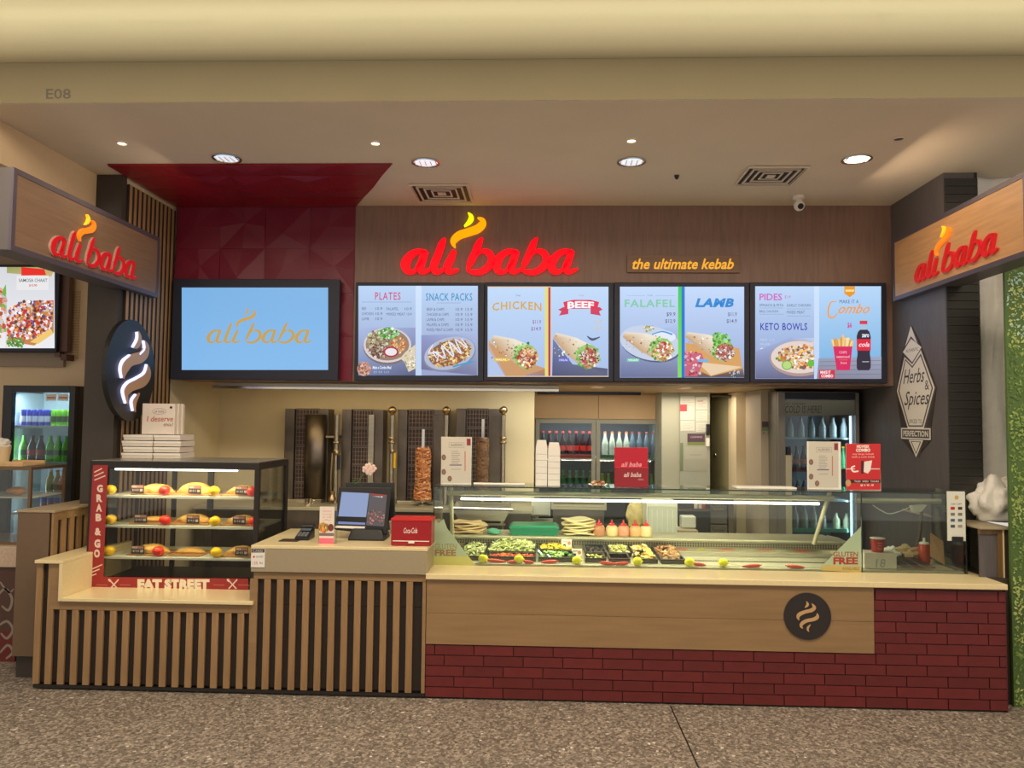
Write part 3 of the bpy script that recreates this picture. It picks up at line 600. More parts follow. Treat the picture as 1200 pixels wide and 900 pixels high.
pr = Print(onY(BY-.0215), (0, -1, 0)); pr.text('the ultimate kebab', 741, 303, 860, 315.5, (250, 172, 30), .022, .3); pr.build('tagline_lettering', M_SCREEN, t)

# side signs
def side_sign(label, X, sgn, xa, ya0, ya1, xb, yb0, yb1, mw, cat, word, mr, mo_, my):
    a0, a1, b0, b1 = PX(xa, ya0, X), PX(xa, ya1, X), PX(xb, yb0, X), PX(xb, yb1, X)
    z1 = (a0.z+b0.z)/2; z0 = (a1.z+b1.z)/2; y0, y1 = min(a0.y, b0.y), max(a0.y, b0.y); th = .16
    t = thing('projecting_sign_box', label, 'sign', (X, (y0+y1)/2, z0))
    X2 = X-sgn*th if sgn > 0 else X+th
    xa_, xb_ = min(X, X2), max(X, X2)
    ob('box_frame', B().box(xa_+(.01 if sgn < 0 else 0), xb_-(.01 if sgn > 0 else 0), y0, y1, z0, z1), mat('sign_box_grey', (92, 86, 88), .5), t, bev=.003)
    f = X+(0 if sgn > 0 else 0); e = .03
    b = B()
    xo = (X-.012, X+.004) if sgn > 0 else (X-.004, X+.012)
    b.box(*xo, y0, y1, z1-e, z1); b.box(*xo, y0, y1, z0, z0+e); b.box(*xo, y0, y0+e, z0+e, z1-e); b.box(*xo, y1-e, y1, z0+e, z1-e)
    ob('edge_trim', b, mat('sign_edge', (94, 86, 98), .4, .3), t)
    ob('face_panel', B().box(*((X-.01, X) if sgn > 0 else (X, X+.01)), y0+e, y1-e, z0+e, z1-e), mw, t)
    # letters: drawing mapped on the face by four photo corners
    (px0, py0), (px1, py1), (px2, py2), (px3, py3) = word            # TL TR BR BL
    def mp(a, b_):
        u, v = (a-43)/1087, (b_-53)/370
        q0, q1, q2_, q3 = PX(px0, py0, X+sgn*.001), PX(px1, py1, X+sgn*.001), PX(px2, py2, X+sgn*.001), PX(px3, py3, X+sgn*.001)
        return q0*(1-u)*(1-v)+q1*u*(1-v)+q2_*u*v+q3*(1-u)*v
    for nm, sts in zip(names_, lets): ob(nm, solid_strokes(B(), [[(x_, y_, w*.84) for x_, y_, w in s_] for s_ in sts], mp, (sgn*.016, 0, 0)), mr, t)
    for nm, sts in zip(names_, lets): 
        b = solid_strokes(B(), [[(x_-8, y_-1, w*.84) for x_, y_, w in s_] for s_ in sts], mp, (sgn*.010, 0, 0)); ob('letter_return', b, M_EDGE, t)
    ob('flame', solid_strokes(B(), [[(x_, y_, w*.86) for x_, y_, w in FLAME]], mp, (sgn*.016, 0, 0)), mo_, t); ob('flame_tip', solid_strokes(B(), [[(x_, y_, w*.86) for x_, y_, w in WISP]], mp, (sgn*.016, 0, 0)), my, t)
    return t
XSL, XSR = -2.88, 2.64
side_sign('wood-faced sign box with red lettering projecting on the left side wall', XSL, 1, 16, 194, 294, 187, 280, 350, M_SIGNW, '', ((56, 234), (158, 274), (158, 329), (56, 298)), M_RDIM, M_LODIM, M_LYDIM)
side_sign('wood-faced sign box with red lettering projecting on the right side wall', XSR, -1, 1203, 203, 299, 1046, 279, 354, M_SIGNW2, '', ((1073, 282), (1171, 232), (1171, 296), (1073, 333)), M_RDIM, M_LODIM, M_LYDIM)
area('sign_lamp', (XSL+.5, 5.1, 3.2), (-1, 0, -.5), .8, .04, .8); area('sign_lamp', (XSR-.5, 4.9, 3.2), (1, 0, -.5), .8, .04, 2.4)

# oval steam sign on the left slats
Xo = XL+.09; c0 = PX(154.5, 434, Xo)
R0 = (PX(154, 375, Xo)-PX(154, 495, Xo)).length/2*.99
ry = abs(PX(127.5, 435, Xo).y-PX(183.5, 435, Xo).y)/2
t = thing('round_steam_sign', 'black round sign with glowing steam swirls on the left slats', 'sign', c0)
b = B(); b.prism([c0+Vector((-.035, ry*math.cos(a), R0*math.sin(a))) for a in [2*PI*k/48 for k in range(48)]], (.035, 0, 0)); ob('disc', b, M_PLASTIC, t)
def on_(st): return [((x-275)/168, (y-450)/360, w/264) for x, y, w in st]
OS = [on_(st) for st in ([(302, 165, 6), (312, 215, 42), (295, 262, 42), (270, 290, 6)], [(352, 225, 8), (366, 285, 62), (330, 345, 62), (258, 382, 60), (222, 440, 56), (210, 515, 8)],
      [(376, 395, 8), (386, 462, 56), (348, 522, 58), (268, 562, 56), (232, 616, 48), (244, 692, 8)], [(326, 610, 6), (296, 660, 38), (290, 705, 34), (300, 745, 6)])]
OG = [on_(st) for st in ([(290, 172, 8), (291, 222, 11), (264, 286, 8)], [(338, 225, 9), (346, 280, 12), (314, 328, 8)], [(245, 346, 8), (200, 395, 12), (185, 450, 12), (196, 512, 8)],
      [(368, 395, 9), (350, 458, 12), (292, 505, 12), (236, 542, 12), (206, 600, 12), (228, 686, 8)], [(296, 620, 8), (268, 668, 12), (280, 738, 8)])]
def mpo(a, b_): return c0+Vector((.001, a*ry, -b_*R0))
M_GLOW = mat('neon_blue_white', (190, 196, 255), .4, emit=1.5); M_GOLD = mat('swirl_gold', (200, 160, 126), .4, .2)
for st in OS:
    ob('swirl', solid_strokes(B(), [st], mpo, (.012, 0, 0)), M_GOLD, t)
for st in OG: ob('swirl_glow', solid_strokes(B(), [st], mpo, (.016, 0, 0)), M_GLOW, t)

# herbs and spices decal on the right wall
t = thing('diamond_wall_sign', 'pale diamond sign reading Herbs and Spices on the dark right wall', 'sign', PX(1075, 535, XR))
corn = [PX(1051, 380, XR-.001), PX(1098, 380, XR-.001), PX(1098, 537, XR-.001), PX(1051, 537, XR-.001)]
z0, z1 = PX(1075, 536, XR).z, PX(1075, 380, XR).z; ya, yb = PX(1051, 455, XR).y, PX(1098, 455, XR).y
def mpd(u, v): return Vector((XR-.006, ya+(yb-ya)*u, z1+(z0-z1)*v))
pr = Print(mpd, (-1, 0, 0)); dc, dk = (236, 230, 220), (78, 74, 74)
pr.poly([(.42, 0), (.60, .12), (.60, .2), (1, .49), (.58, 1), (.5, 1), (.0, .49), (.24, .2), (.24, .12)], dk)
pr.poly([(.42, 0), (.26, .15), (.42, .08), (.58, .15)], dc); pr.poly([(.42, .10), (.68, .18), (.44, .28), (.2, .19)], dc); pr.text('AUTHENTIC', .28, .175, .60, .2, dk)
pr.poly([(.24, .23), (.02, .49), (.30, .78), (.70, .78), (.97, .49), (.66, .2), (.44, .295)], dc)
pr.poly([(.26, .245), (.06, .49), (.32, .77), (.68, .77), (.93, .49), (.66, .225), (.44, .31)], dk); pr.poly([(.27, .26), (.09, .49), (.34, .76), (.66, .76), (.90, .49), (.65, .245), (.44, .325)], dc)
pr.text('Herbs', .20, .33, .74, .44, (50, 48, 50), .004, .4); pr.text('&', .74, .43, .84, .50, (50, 48, 50)); pr.text('Spices', .22, .50, .84, .64, (50, 48, 50), .004, .4)
pr.text('SPICED TO', .34, .715, .66, .745, dk); pr.rect(.12, .78, .86, .865, dc); pr.rect(.15, .79, .83, .855, dk); pr.text('PERFECTION', .18, .80, .80, .845, dc, .03)
pr.poly([(.32, .87), (.68, .87), (.50, 1)], dc); pr.poly([(.37, .88), (.63, .88), (.50, .98)], dk); pr.poly([(.40, .885), (.60, .885), (.50, .965)], dc)
pr.build('printed_face', M_PRINT, t)
ob('sign_board', B().prism([mpd(*p)+Vector((.0002, 0, 0)) for p in [(.42, 0), (.60, .12), (1, .49), (.86, .78), (.86, .865), (.5, 1), (.12, .865), (.12, .78), (.0, .49), (.24, .12)]], (.0055, 0, 0)), M_COLUMN, t)

# ================================================================== COUNTERS
def objrand(m, lo, hi):
    n = m.node_tree.nodes; L = m.node_tree.links; b = n['Principled BSDF']; i = n.new('ShaderNodeObjectInfo')
    r = n.new('ShaderNodeMapRange'); r.inputs[3].default_value = lo; r.inputs[4].default_value = hi; L.new(i.outputs['Random'], r.inputs[0])
    h = n.new('ShaderNodeHueSaturation'); L.new(r.outputs[0], h.inputs['Value'])
    s = b.inputs['Base Color']
    if s.links: L.new(s.links[0].from_socket, h.inputs['Color'])
    else: h.inputs['Color'].default_value = s.default_value
    L.new(h.outputs[0], s)
objrand(M_RED, .86, 1.1); objrand(M_OAK, .92, 1.06); objrand(M_OAKP, .95, 1.06)
def cmesh(name, pieces, ma, parent=None, loc=None, smooth=False):
    """many small coloured boxes/leaves in one mesh: (centre, half sizes, axis-angle matrix, colour)"""
    org = ORG.get(parent.name, Vector()) if parent is not None else Vector(loc or (0, 0, 0)); v = []; f = []; c = []
    for p, h, R, col in pieces:
        o = len(v); l = lin(col)
        for sx, sy, sz in ((-1, -1, -1), (1, -1, -1), (1, 1, -1), (-1, 1, -1), (-1, -1, 1), (1, -1, 1), (1, 1, 1), (-1, 1, 1)):
            v.append(Vector(p)+R @ Vector((sx*h[0], sy*h[1], sz*h[2]))-org); c.append(l)
        f += [tuple(i+o for i in q) for q in ((0, 3, 2, 1), (4, 5, 6, 7), (0, 1, 5, 4), (1, 2, 6, 5), (2, 3, 7, 6), (3, 0, 4, 7))]
    me = bpy.data.meshes.new(name); me.from_pydata(v, [], f); at = me.color_attributes.new('Col', 'FLOAT_COLOR', 'POINT')
    at.data.foreach_set('color', [x for q in c for x in (*q, 1)]); me.materials.append(ma)
    o = bpy.data.objects.new(name, me); COL.objects.link(o); ORG[o.name] = org
    if parent is not None: o.parent = parent
    else: o.location = org
    return o
def rmat(q): return Matrix.Rotation(q.uniform(0, 2*PI), 3, 'Z') @ Matrix.Rotation(q.uniform(-.9, .9), 3, 'X') @ Matrix.Rotation(q.uniform(-.5, .5), 3, 'Y')
zp, zl, zw = P(400, 640, CY).z, P(180, 702, CY).z, P(840, 678, CY).z
xa, xb, xc = P(41, 748, CY).x, P(296, 690, CY).x, P(498.5, 745, CY).x
xe = P(1180, 760, CY).x; zs = P(60, 656, CY).z; xst = P(74.5, 690, CY).x
xd0 = P(49.7, 748, CY).x; pitch = (P(486.7, 748, CY).x-xd0)/29
t = thing('slatted_counter', 'timber slatted front counter with a low stepped ledge under the food display case', 'counter', ((xa+xc)/2, CY, 0))
ob('body', B().box(xa, xc, CY+.018, CY+.75, .04, zl-.022), M_BACK, t)
ob('body', B().box(xb+.005, xc, CY+.018, CY+.75, zl-.02, zp-.165), M_BACK, t)
ob('body', B().box(xa, xst-.02, CY+.018, CY+.75, zl-.02, zs-.02), M_BACK, t)
ob('plinth', B().box(xa+.02, xc, CY+.03, CY+.7, 0, .04), M_PLASTIC, t); ob('bottom_rail', B().box(xa, xc, CY-.002, CY+.017, .012, .028), M_BLACK, t)
x16 = xd0+16.5*pitch; wd = .039
b = B(); b.box(xst-.075, x16-wd/2-.009, CY, CY+.017, zl-.075, zl-.022); ob('top_rail', b, M_OAKP, t, bev=.002)
ob('top_rail', B().box(xb+.004, xc, CY, CY+.017, zp-.205, zp-.165), M_OAKP, t, bev=.002)
ob('corner_stile', B().box(xst-.085, xst-.022, CY-.0005, CY+.0165, zl-.074, zs-.022), M_OAKP, t, bev=.002)
wd = .039; x16 = xd0+16.5*pitch
def slat(i, z1):
    x = xd0+(i+.5)*pitch; b = B().box(x-wd/2, x+wd/2, CY+.001, CY+.017, .03, z1); return b
lo_ = ob('slat', slat(1, zl-.076), M_OAK, t, bev=.0015); rep(lo_, [((i-1)*pitch, 0, 0) for i in range(2, 16)])
hi_ = ob('slat', slat(17, zp-.206), M_OAK, t, bev=.0015); rep(hi_, [((i-17)*pitch, 0, 0) for i in range(18, 29)])
s_ = ob('slat', slat(0, zs-.022), M_OAK, t, bev=.0015); rep(s_, [(-pitch+.004, 0, 0)])
x16 = xd0+16.5*pitch; ob('stile', B().box(x16-wd/2-.008, x16+wd/2, CY+.0005, CY+.0165, .03, zp-.206), M_OAKP, t, bev=.002)
ob('stile', B().box(xc-.022, xc, CY+.0005, CY+.0165, .03, zp-.206), M_OAKP, t, bev=.002)
t = thing('low_stone_ledge', 'cream stone ledge with a step at its left end under the display case', 'worktop', ((xst+xb)/2, CY, zl))
ob('slab', B().box(xst, xb+.01, CY-.02, CY+.78, zl-.021, zl), M_STONE, t, bev=.003)
ob('riser', B().box(xst-.021, xst-.001, CY-.02, CY+.78, zl-.02, zs-.0205), M_STONE, t, bev=.002); ob('upper_slab', B().box(xa-.01, xst-.001, CY-.02, CY+.78, zs-.02, zs), M_STONE, t, bev=.003)
t = thing('cash_counter_top', 'thick stone top of the cash counter with grey-beige front', 'worktop', ((xb+xc)/2, CY, zp-.16))
ob('slab', B().box(xb-.01, xc+.006, CY-.018, CY+.72, zp-.02, zp), M_STONE, t, bev=.003); ob('front_panel', B().box(xb-.008, xc+.004, CY-.016, CY+.70, zp-.16, zp-.021), M_STONED, t, bev=.002)
q = P(294.5, 643, CY-.02), P(310, 665, CY-.02); t2 = tag(ob('surcharge_notice', B().box(q[0].x, q[1].x, CY-.020, CY-.0165, q[1].z, q[0].z), M_WHITE, loc=(q[0].x, CY-.02, q[1].z)), 'small white notice with black header on the corner of the cash counter', 'notice')
pr = Print(onY(CY-.0202), (0, -1, 0)); pr.rect(294.7, 643.3, 310, 647.5, (50, 44, 50)); pr.text('CARD', 296, 644.2, 308, 646.8, (220, 220, 220)); pr.ell(297.5, 652.5, 1.2, 1.2, (200, 60, 50)); pr.text('visa debit', 300, 650.5, 308.5, 653.5, (110, 100, 110)); pr.text('1.5%', 296, 658, 302, 661.5, (190, 60, 50)); pr.text('fee', 304, 658, 308, 661, (110, 100, 110)); pr.build('print', M_PRINT, t2)
# brick-fronted counter
t = thing('brick_fronted_counter', 'long counter with pale timber panel over dark red brick front', 'counter', ((xc+xe)/2, CY, 0))
ob('body', B().box(xc+.003, xe-.004, CY+.012, CY+.9, .02, zw-.034), M_JOINT, t); ob('plinth', B().box(xc+.01, xe-.01, CY+.02, CY+.85, 0, .02), M_PLASTIC, t)
xpn = P(1024, 725, CY).x; zpb = (P(520, 755, CY).z+P(1000, 765, CY).z)/2
zsm = P(700, 722, CY).z; ob('plank', B().box(xc+.004, xpn, CY-.004, CY+.011, zpb, zsm-.0008), M_OAKP, t, bev=.0008); ob('plank', B().box(xc+.004, xpn, CY-.004, CY+.011, zsm+.0008, zw-.034), M_OAKP, t, bev=.0008)
bh = (zpb-.012)/5; bl = .236; full = B().box(0, bl-.006, CY+.002, CY+.0115, .012, .012+bh-.006); bk0 = None; row = 0; z = .0
while z+bh*.6 < zw-.04-.012:
    xs_ = xc+.004 if row < 5 else xpn+.004; o_ = (row % 2)*bl/2+(.06 if row % 3 == 1 else 0); x = xc-bl+o_; 
    top = min(.012+z+bh-.006, zw-.036)
    while x < xe-.004:
        a, c = max(x, xs_), min(x+bl-.006, xe-.004)
        if c-a > .015:
            if abs(c-a-(bl-.006)) < 1e-4 and abs(top-(.012+z+bh-.006)) < 1e-4:
                if bk0 is None:
                    fb = B().box(a, c, CY+.002, CY+.0115, .012+z, top); bk0 = ob('brick', fb, M_RED, t); ba = (a, z)
                else:
                    q = bk0.copy(); COL.objects.link(q); q.parent = t; q.location = (a-ba[0], 0, z-ba[1])
            else: ob('brick', B().box(a, c, CY+.002, CY+.0115, .012+z, top), M_RED, t)
        x += bl
    z += bh; row += 1
ob('corner_trim', B().box(xe-.004, xe, CY+.001, CY+.9, .0, zw-.034), mat('red_edge', (96, 30, 30), .5), t)
cc = P(946, 722, CY-.006); Rd = (P(973.5, 722, CY).x-P(918.5, 722, CY).x)/2
b = B(); b.lathe(cc, [(Rd, .0), (Rd, -.006)], 48, 'y'); dsc = ob('logo_disc', b, mat('logo_black', (44, 38, 38), .45), t, label='black round disc with beige steam swirls')
ob('swirl', solid_strokes(B(), SWIRL, lambda a, b_: cc+Vector((a*Rd, -.0062, -b_*Rd)), (0, -.003, 0)), mat('swirl_beige', (200, 160, 112), .5), dsc)
xw0, xw1 = P(499, 674, CY-.02).x, P(1181, 688, CY-.02).x
tag(ob('stone_worktop', B().box(xw0, xw1, CY-.022, CY+.95, zw-.032, zw), M_STONE, loc=((xw0+xw1)/2, CY, zw-.032), bev=.003), 'long cream stone worktop on the brick-fronted counter', 'worktop')

# ------------------------------------------------------------------ left hot food case
CYc = 4.95; x0, x1 = P(103, 600, CYc).x, P(302.5, 600, CYc).x; zt = P(200, 543, CYc).z; dp = .58
zt = (P(110, 542.5, CYc).z+P(300, 547.5, CYc).z)/2+.02
t = thing('food_display_case', 'black framed glass display case with GRAB & GO and EAT STREET banners', 'display case', ((x0+x1)/2, CYc, zl))
fr = .03
b = B(); b.box(x0, x1, CYc, CYc+dp, zt-.045, zt); ob('top_panel', b, M_BLACK, t, bev=.003)
ob('top_sheet', B().box(x0+.01, x1-.01, CYc+.01, CYc+dp-.01, zt+.001, zt+.004), mat('case_top_sheet', (150, 146, 134), .25, .3), t)
ob('base', B().box(x0, x1, CYc, CYc+dp, zl, zl+.03), M_BLACK, t, bev=.002)
for xx in (x0, x1-fr):
    for yy in (CYc, CYc+dp-fr): ob('corner_post', B().box(xx, xx+fr, yy, yy+fr, zl+.031, zt-.046), M_BLACK, t)
ob('front_glass', B().box(x0+fr, x1-fr, CYc+.008, CYc+.012, zl+.031, zt-.046), M_GLASS, t)
for xx in (x0+.01, x1-.014): ob('side_glass', B().box(xx, xx+.004, CYc+fr, CYc+dp-fr, zl+.031, zt-.046), M_GLASS, t)
ob('back_rail', B().box((x0+x1)/2-.02, (x0+x1)/2+.02, CYc+dp-.02, CYc+dp, zl+.031, zt-.046), M_BLACK, t)
ob('back_rail', B().box(x0+.28, x0+.31, CYc+dp-.02, CYc+dp, zl+.031, zt-.046), M_BLACK, t)
M_SHELF = mat('shelf_glass_edge', (228, 232, 222), .3); SHY = CYc+.10
shz = [(P(130, y, SHY).z+P(297, y+3, SHY).z)/2 for y in (580, 615, 652)]
for z in shz: ob('shelf', B().box(x0+.035, x1-.035, SHY, CYc+dp-.03, z-.016, z), M_SHELF, t, bev=.002)
M_TUBE = mat('tube_lit', (255, 250, 226), .4, emit=4)
xm = x0+.15; ob('light_strip', B().box(xm, x1-.16, CYc+.035, CYc+.05, zt-.060, zt-.048), M_TUBE, t)
area('case_strip_lamp', ((x0+x1)/2, CYc+.08, zt-.065), (0, .4, -1), .8, .02, 3.5, (255, 232, 180))
area('case_strip_lamp', ((x0+x1)/2, CYc+.09, shz[1]-.02), (0, .5, -1), .8, .02, .8, (255, 232, 180))
area('case_strip_lamp', ((x0+x1)/2, CYc+.09, shz[0]-.02), (0, .5, -1), .8, .02, .8, (255, 232, 180))
# banners (printed film inside the front glass)
ban = (156, 44, 44); pale = (232, 206, 190)
pr = Print(onY(CYc-.0012), (0, -1, 0)); 
pr.poly([(109, 545), (126.5, 545), (121, 676), (101, 690)], ban); pr.poly([(101, 690), (121, 676), (291, 678), (291, 692.5)], ban)
pr.poly([(101, 690), (103, 676), (121, 676), (121, 690)], ban)
for k, ch in enumerate('GRAB'): pr.text(ch, 113.5-k*.5, 568+k*11.3, 120.5-k*.5, 577+k*11.3, pale, .06)
pr.text('&', 111, 618.5, 118.5, 627.5, pale, .05); 
for k, ch in enumerate('GO'): pr.text(ch, 110.5-k*.4, 632+k*11.6, 117.5-k*.4, 642+k*11.6, pale, .06)
for k in range(3): pr.line(110.5, 553.5+k*4.6, 119.5+k*2, 549+k*4.2, 1.3, pale); pr.line(104, 668.5+k*3.6, 120-k*3.5, 661.5+k*5.5, 1.3, pale)
pr.text('EAT STREET', 161, 678.5, 245.5, 691, (240, 226, 196), .075)
for cx_ in (133, 272): pr.line(cx_-5, 679, cx_+5, 690, 1.5, pale); pr.line(cx_+6, 679, cx_-4, 690, 1.5, pale); pr.ell(cx_-4.5, 680, 2.2, 1.5, pale, 10, .8)
for x_ in (113, 140, 250, 279): pr.line(x_, 685.5, x_+13, 685.7, .7, (206, 120, 104))
pr.build('banner', M_PRINT, t, label='red banner film with pale lettering')
# pastries, boards, labels, balls
M_BREAD = mat('baked_bread', (232, 188, 108), .5, var=.28, vscale=16, bump=.3, bscale=60); M_BOARD = mat('board_wood', (196, 148, 96), .5, var=.1)
def pastry(px, zi, wpx, hpx, lab, lx, row, word, j_):
    z = shz[zi]; y_ = SHY+.13; c = P(px, 590, y_); x = c.x; hw = wpx/900*y_/2; hh = hpx/900*y_*.62
    bd = tag(ob('serving_board', B().box(x-hw*1.02, x+hw*1.02, y_-.09, y_+.12, z+.001, z+.012), M_BOARD, loc=(x, y_, z), bev=.004), 'wooden board under the %s pide on the %s case shelf' % (cn[j_], rn[zi]), 'serving board')
    t_ = thing('filled_pide', word, 'pastry', (x, y_, z+.012)); b = B(); n = 18; k = 12
    for i in range(n+1):
        u = -1+2*i/n; w = max(.02, (1-abs(u)**2.3)); 
        for j in range(k):
            a = 2*PI*j/k; nz_ = 1+.12*noise.noise(Vector((u*4+px, math.cos(a)*2, math.sin(a)*2)))
            b.v.append(Vector((x+u*hw, y_+math.cos(a)*.075*w*nz_, z+.013+hh*.5*w*(1+math.sin(a)*nz_) if math.sin(a) > -.3 else z+.014)))
    for i in range(n):
        for j in range(k): b.f.append((i*k+j, i*k+(j+1) % k, (i+1)*k+(j+1) % k, (i+1)*k+j))
    ob('crust', b, M_BREAD, t_, smooth=True)
    if lab:
        lx_ = P(lx, 590, y_-.08).x; b = B().box(lx_-.043, lx_+.043, y_-.098, y_-.095, z+.014, z+.014+.054)
        o = ob('price_label', b, mat('label_dark', (58, 44, 50), .4), t_); p_ = Print(lambda a, c_: Vector((lx_-.043+.086*a, y_-.0985, z+.068-.054*c_)), (0, -1, 0))
        p_.rect(.04, .06, .96, .36, (170, 120, 110)); p_.text('PIDE', .08, .1, .45, .32, (240, 230, 220)); p_.text('$14.0', .1, .5, .6, .8, (226, 216, 210)); p_.rect(.7, .5, .92, .8, (190, 180, 176)); p_.build('label_print', M_PRINT, o)
rows = [(0, [(183, 46, 16, 1, 162), (229, 46, 20, 1, 229), (285, 42, 15, 1, 284)]), (1, [(181, 44, 9, 1, 167), (227.5, 46, 15, 1, 228), (284, 40, 14, 1, 282)]), (2, [(180, 44, 15, 1, 165), (224.5, 38, 9, 0, 0), (284, 38, 14, 1, 286)])]
cn = ('left', 'middle', 'right'); rn = ('top', 'middle', 'bottom')
for zi, rw in rows:
    for j, (px, w, h, lab, lx) in enumerate(rw):
        word = ('golden oval pide %s at the %s of the %s shelf' % ('with dark price label' if lab else 'without a label', cn[j], rn[zi])) if lab else 'flat golden pide without a label on the bottom shelf'
        pastry(px, zi, w, h, lab, lx, rn[zi], word, j)
for px, py, zi, col, w in ((129.5, 574.5, 0, 'y', 'beside the banner'), (192.5, 575.5, 0, 'r', 'between the left pides'), (251, 576, 0, 'y', 'between middle and right pide'), (296, 577, 0, 'r', 'by the right post'),
                      (130, 608.5, 1, 'y', 'beside the banner'), (193.5, 609.5, 1, 'r', 'before the left pide'), (252, 610.5, 1, 'y', 'between middle and right pide'), (298, 611.5, 1, 'r', 'by the right post'),
                      (128.5, 644, 2, 'y', 'beside the banner'), (185.5, 645, 2, 'r', 'between the left pides'), (253.5, 646, 2, 'y', 'between middle and right pide')):
    c = P(px, py, SHY+.03); r = .034; c.z = shz[zi]+r
    b = B(); b.ball(c, r, 12, (1.12, 1, .95), .12)
    o = ob('decorative_ball', b, M_YBALL if col == 'y' else M_RBALL, loc=c, smooth=True)
    tag(o, '%s ball on the %s case shelf %s' % ('yellow' if col == 'y' else 'red', rn[zi], w), 'ball', 'coloured balls in the display case')
# cake boxes on the case top
xx0 = P(150, 520, 5.35).x
M_CARD = mat('box_card', (226, 214, 200), .6, var=.03)
zc_ = zt+.004
def cardbox(x0, x1, y0, y1, z0, z1, label, grp, flap=True):
    t_ = thing('takeaway_box', label, 'box', ((x0+x1)/2, y0, z0), grp)
    ob('carton', B().box(x0, x1, y0, y1, z0, z1-.004), M_CARD, t_, bev=.002); ob('lid_flap', B().box(x0-.002, x1+.002, y0-.003, y0-.0005, z1-.02, z1-.004), M_WHITE, t_)
    return t_
hb = .042
names = ('lowest', 'second', 'third', 'topmost')
for k in range(4):
    xq0, xq1 = P(149+(k%2)*1.5, 530, 5.35).x, P(184, 530, 5.35).x; cardbox(xq0, xq1, 5.28, 5.50, zc_+k*hb, zc_+(k+1)*hb-.001, 'flat white takeaway box, %s in the left stack on the display case' % names[k], 'white takeaway boxes on the display case')
    xq0, xq1 = P(185, 530, 5.35).x, P(216-(k%2), 530, 5.35).x; cardbox(xq0, xq1, 5.29, 5.51, zc_+k*hb, zc_+(k+1)*hb-.001, 'flat white takeaway box, %s in the right stack on the display case' % names[k], 'white takeaway boxes on the display case')
z_ = zc_+4*hb; a, c = P(167, 500, 5.34).x, P(206, 500, 5.34).x; h_ = P(186, 473, 5.34).z-z_
for k in range(3):
    xo = a if k == 0 else a+.20+.012*k
    t_ = thing('takeaway_box', 'white box standing upright on the stacks with red script' if k == 0 else 'thin white box leaning upright behind the lettered box, %s' % ('nearer' if k == 1 else 'farther'), 'box', (xo, 5.33, z_), 'upright takeaway boxes')
    ob('carton', B().box(a+.012*k, c-.005+.012*k, 5.33+.035*k, 5.36+.035*k, z_, z_+h_), M_CARD, t_, bev=.002)
    if k == 0:
        pr = Print(onY(5.3285), (0, -1, 0)); X0 = 169; pr.ell(186.5, 482, 8, 3.6, (150, 130, 120), 24); pr.ell(186.5, 482, 7.6, 3.2, (226, 214, 200), 24); pr.text('I deserve', 172, 487.5, 203, 494, (190, 110, 90), .01, .2); pr.text('this!', 191.5, 495.5, 203, 499.5, (150, 120, 110), .01, .2); pr.ell(200.5, 477.5, 1.5, 1.5, (30, 28, 28)); pr.text('ali baba', 181, 480.5, 192, 483.5, (150, 120, 110), .01, .2); pr.build('print', M_PRINT, t_)

# ------------------------------------------------------------------ cash counter things
def on(z, px, py): return PZ(px, py, z)
c = on(zp, 356, 632); t = thing('card_terminal', 'black card payment terminal on a mat beside the display case', 'card terminal', c)
ob('cradle', B().prism([c+Vector(v) for v in ((-.045, -.05, 0), (-.045, .09, 0), (-.045, .09, .06), (-.045, -.05, .018))], (.09, 0, 0)), M_PLASTIC, t, bev=.006)
k_ = B(); 
for i in range(3):
    for j in range(3): k_.box(c.x-.03+i*.022, c.x-.014+i*.022, c.y-.035+j*.02, c.y-.022+j*.02, c.z+.024+j*.0055, c.z+.034+j*.0055)
ob('keypad', k_, mat('key_grey', (120, 120, 124), .5), t); ob('display', B().prism([c+Vector(v) for v in ((-.033, .035, .05), (-.033, .08, .064), (.033, .08, .064), (.033, .035, .05))], (0, 0, .003)), mat('lcd', (90, 100, 110), .2), t)
ob('paper_cover', B().box(c.x-.045, c.x+.045, c.y+.06, c.y+.11, c.z+.055, c.z+.085), M_PLASTIC, t, bev=.012)
c2 = on(zp, 339, 634); tag(ob('counter_mat', B().box(c2.x-.06, c2.x+.06, c2.y-.03, c2.y+.07, zp+.001, zp+.004), mat('mat_orange', (60, 44, 38), .5), loc=c2), 'thin dark mat left of the card terminal', 'mat')
c = on(zp, 382.5, 637); t = thing('leaflet_holder', 'small upright leaflet stand with food picture and pink base', 'leaflet stand', c)
w2, h2 = .046, (P(382, 594, c.y).z-zp)
ob('holder', B().box(c.x-w2-.004, c.x+w2+.010, c.y+.004, c.y+.04, zp, zp+h2*.9), M_GLASS, t); ob('leaflet', B().box(c.x-w2, c.x+w2, c.y, c.y+.003, zp+.002, zp+h2), M_WHITE, t)
pr = Print(lambda a, b_: Vector((c.x-w2+2*w2*a, c.y-.001, zp+.002+h2*(1-b_))), (0, -1, 0)); pr.rect(0, 0, 1, 1, (232, 222, 212))
for k in range(4): pr.text('seasonal offer'[k*3:k*3+6] or 'menu', .2, .1+.08*k, .8, .15+.08*k, (226, 150, 140))
pr.ell(.25, .57, .3, .14, (230, 160, 80)); pr.blobs(40, inell(.3, .58, .35, .12), .07, [(236, 150, 60), (250, 200, 120), (130, 160, 80), (200, 90, 50)], 3); pr.ell(.78, .57, .2, .1, (120, 60, 50)); pr.rect(0, .72, 1, .8, (130, 110, 110)); pr.rect(0, .86, 1, 1, (240, 110, 140)); pr.build('print', M_PRINT, t)
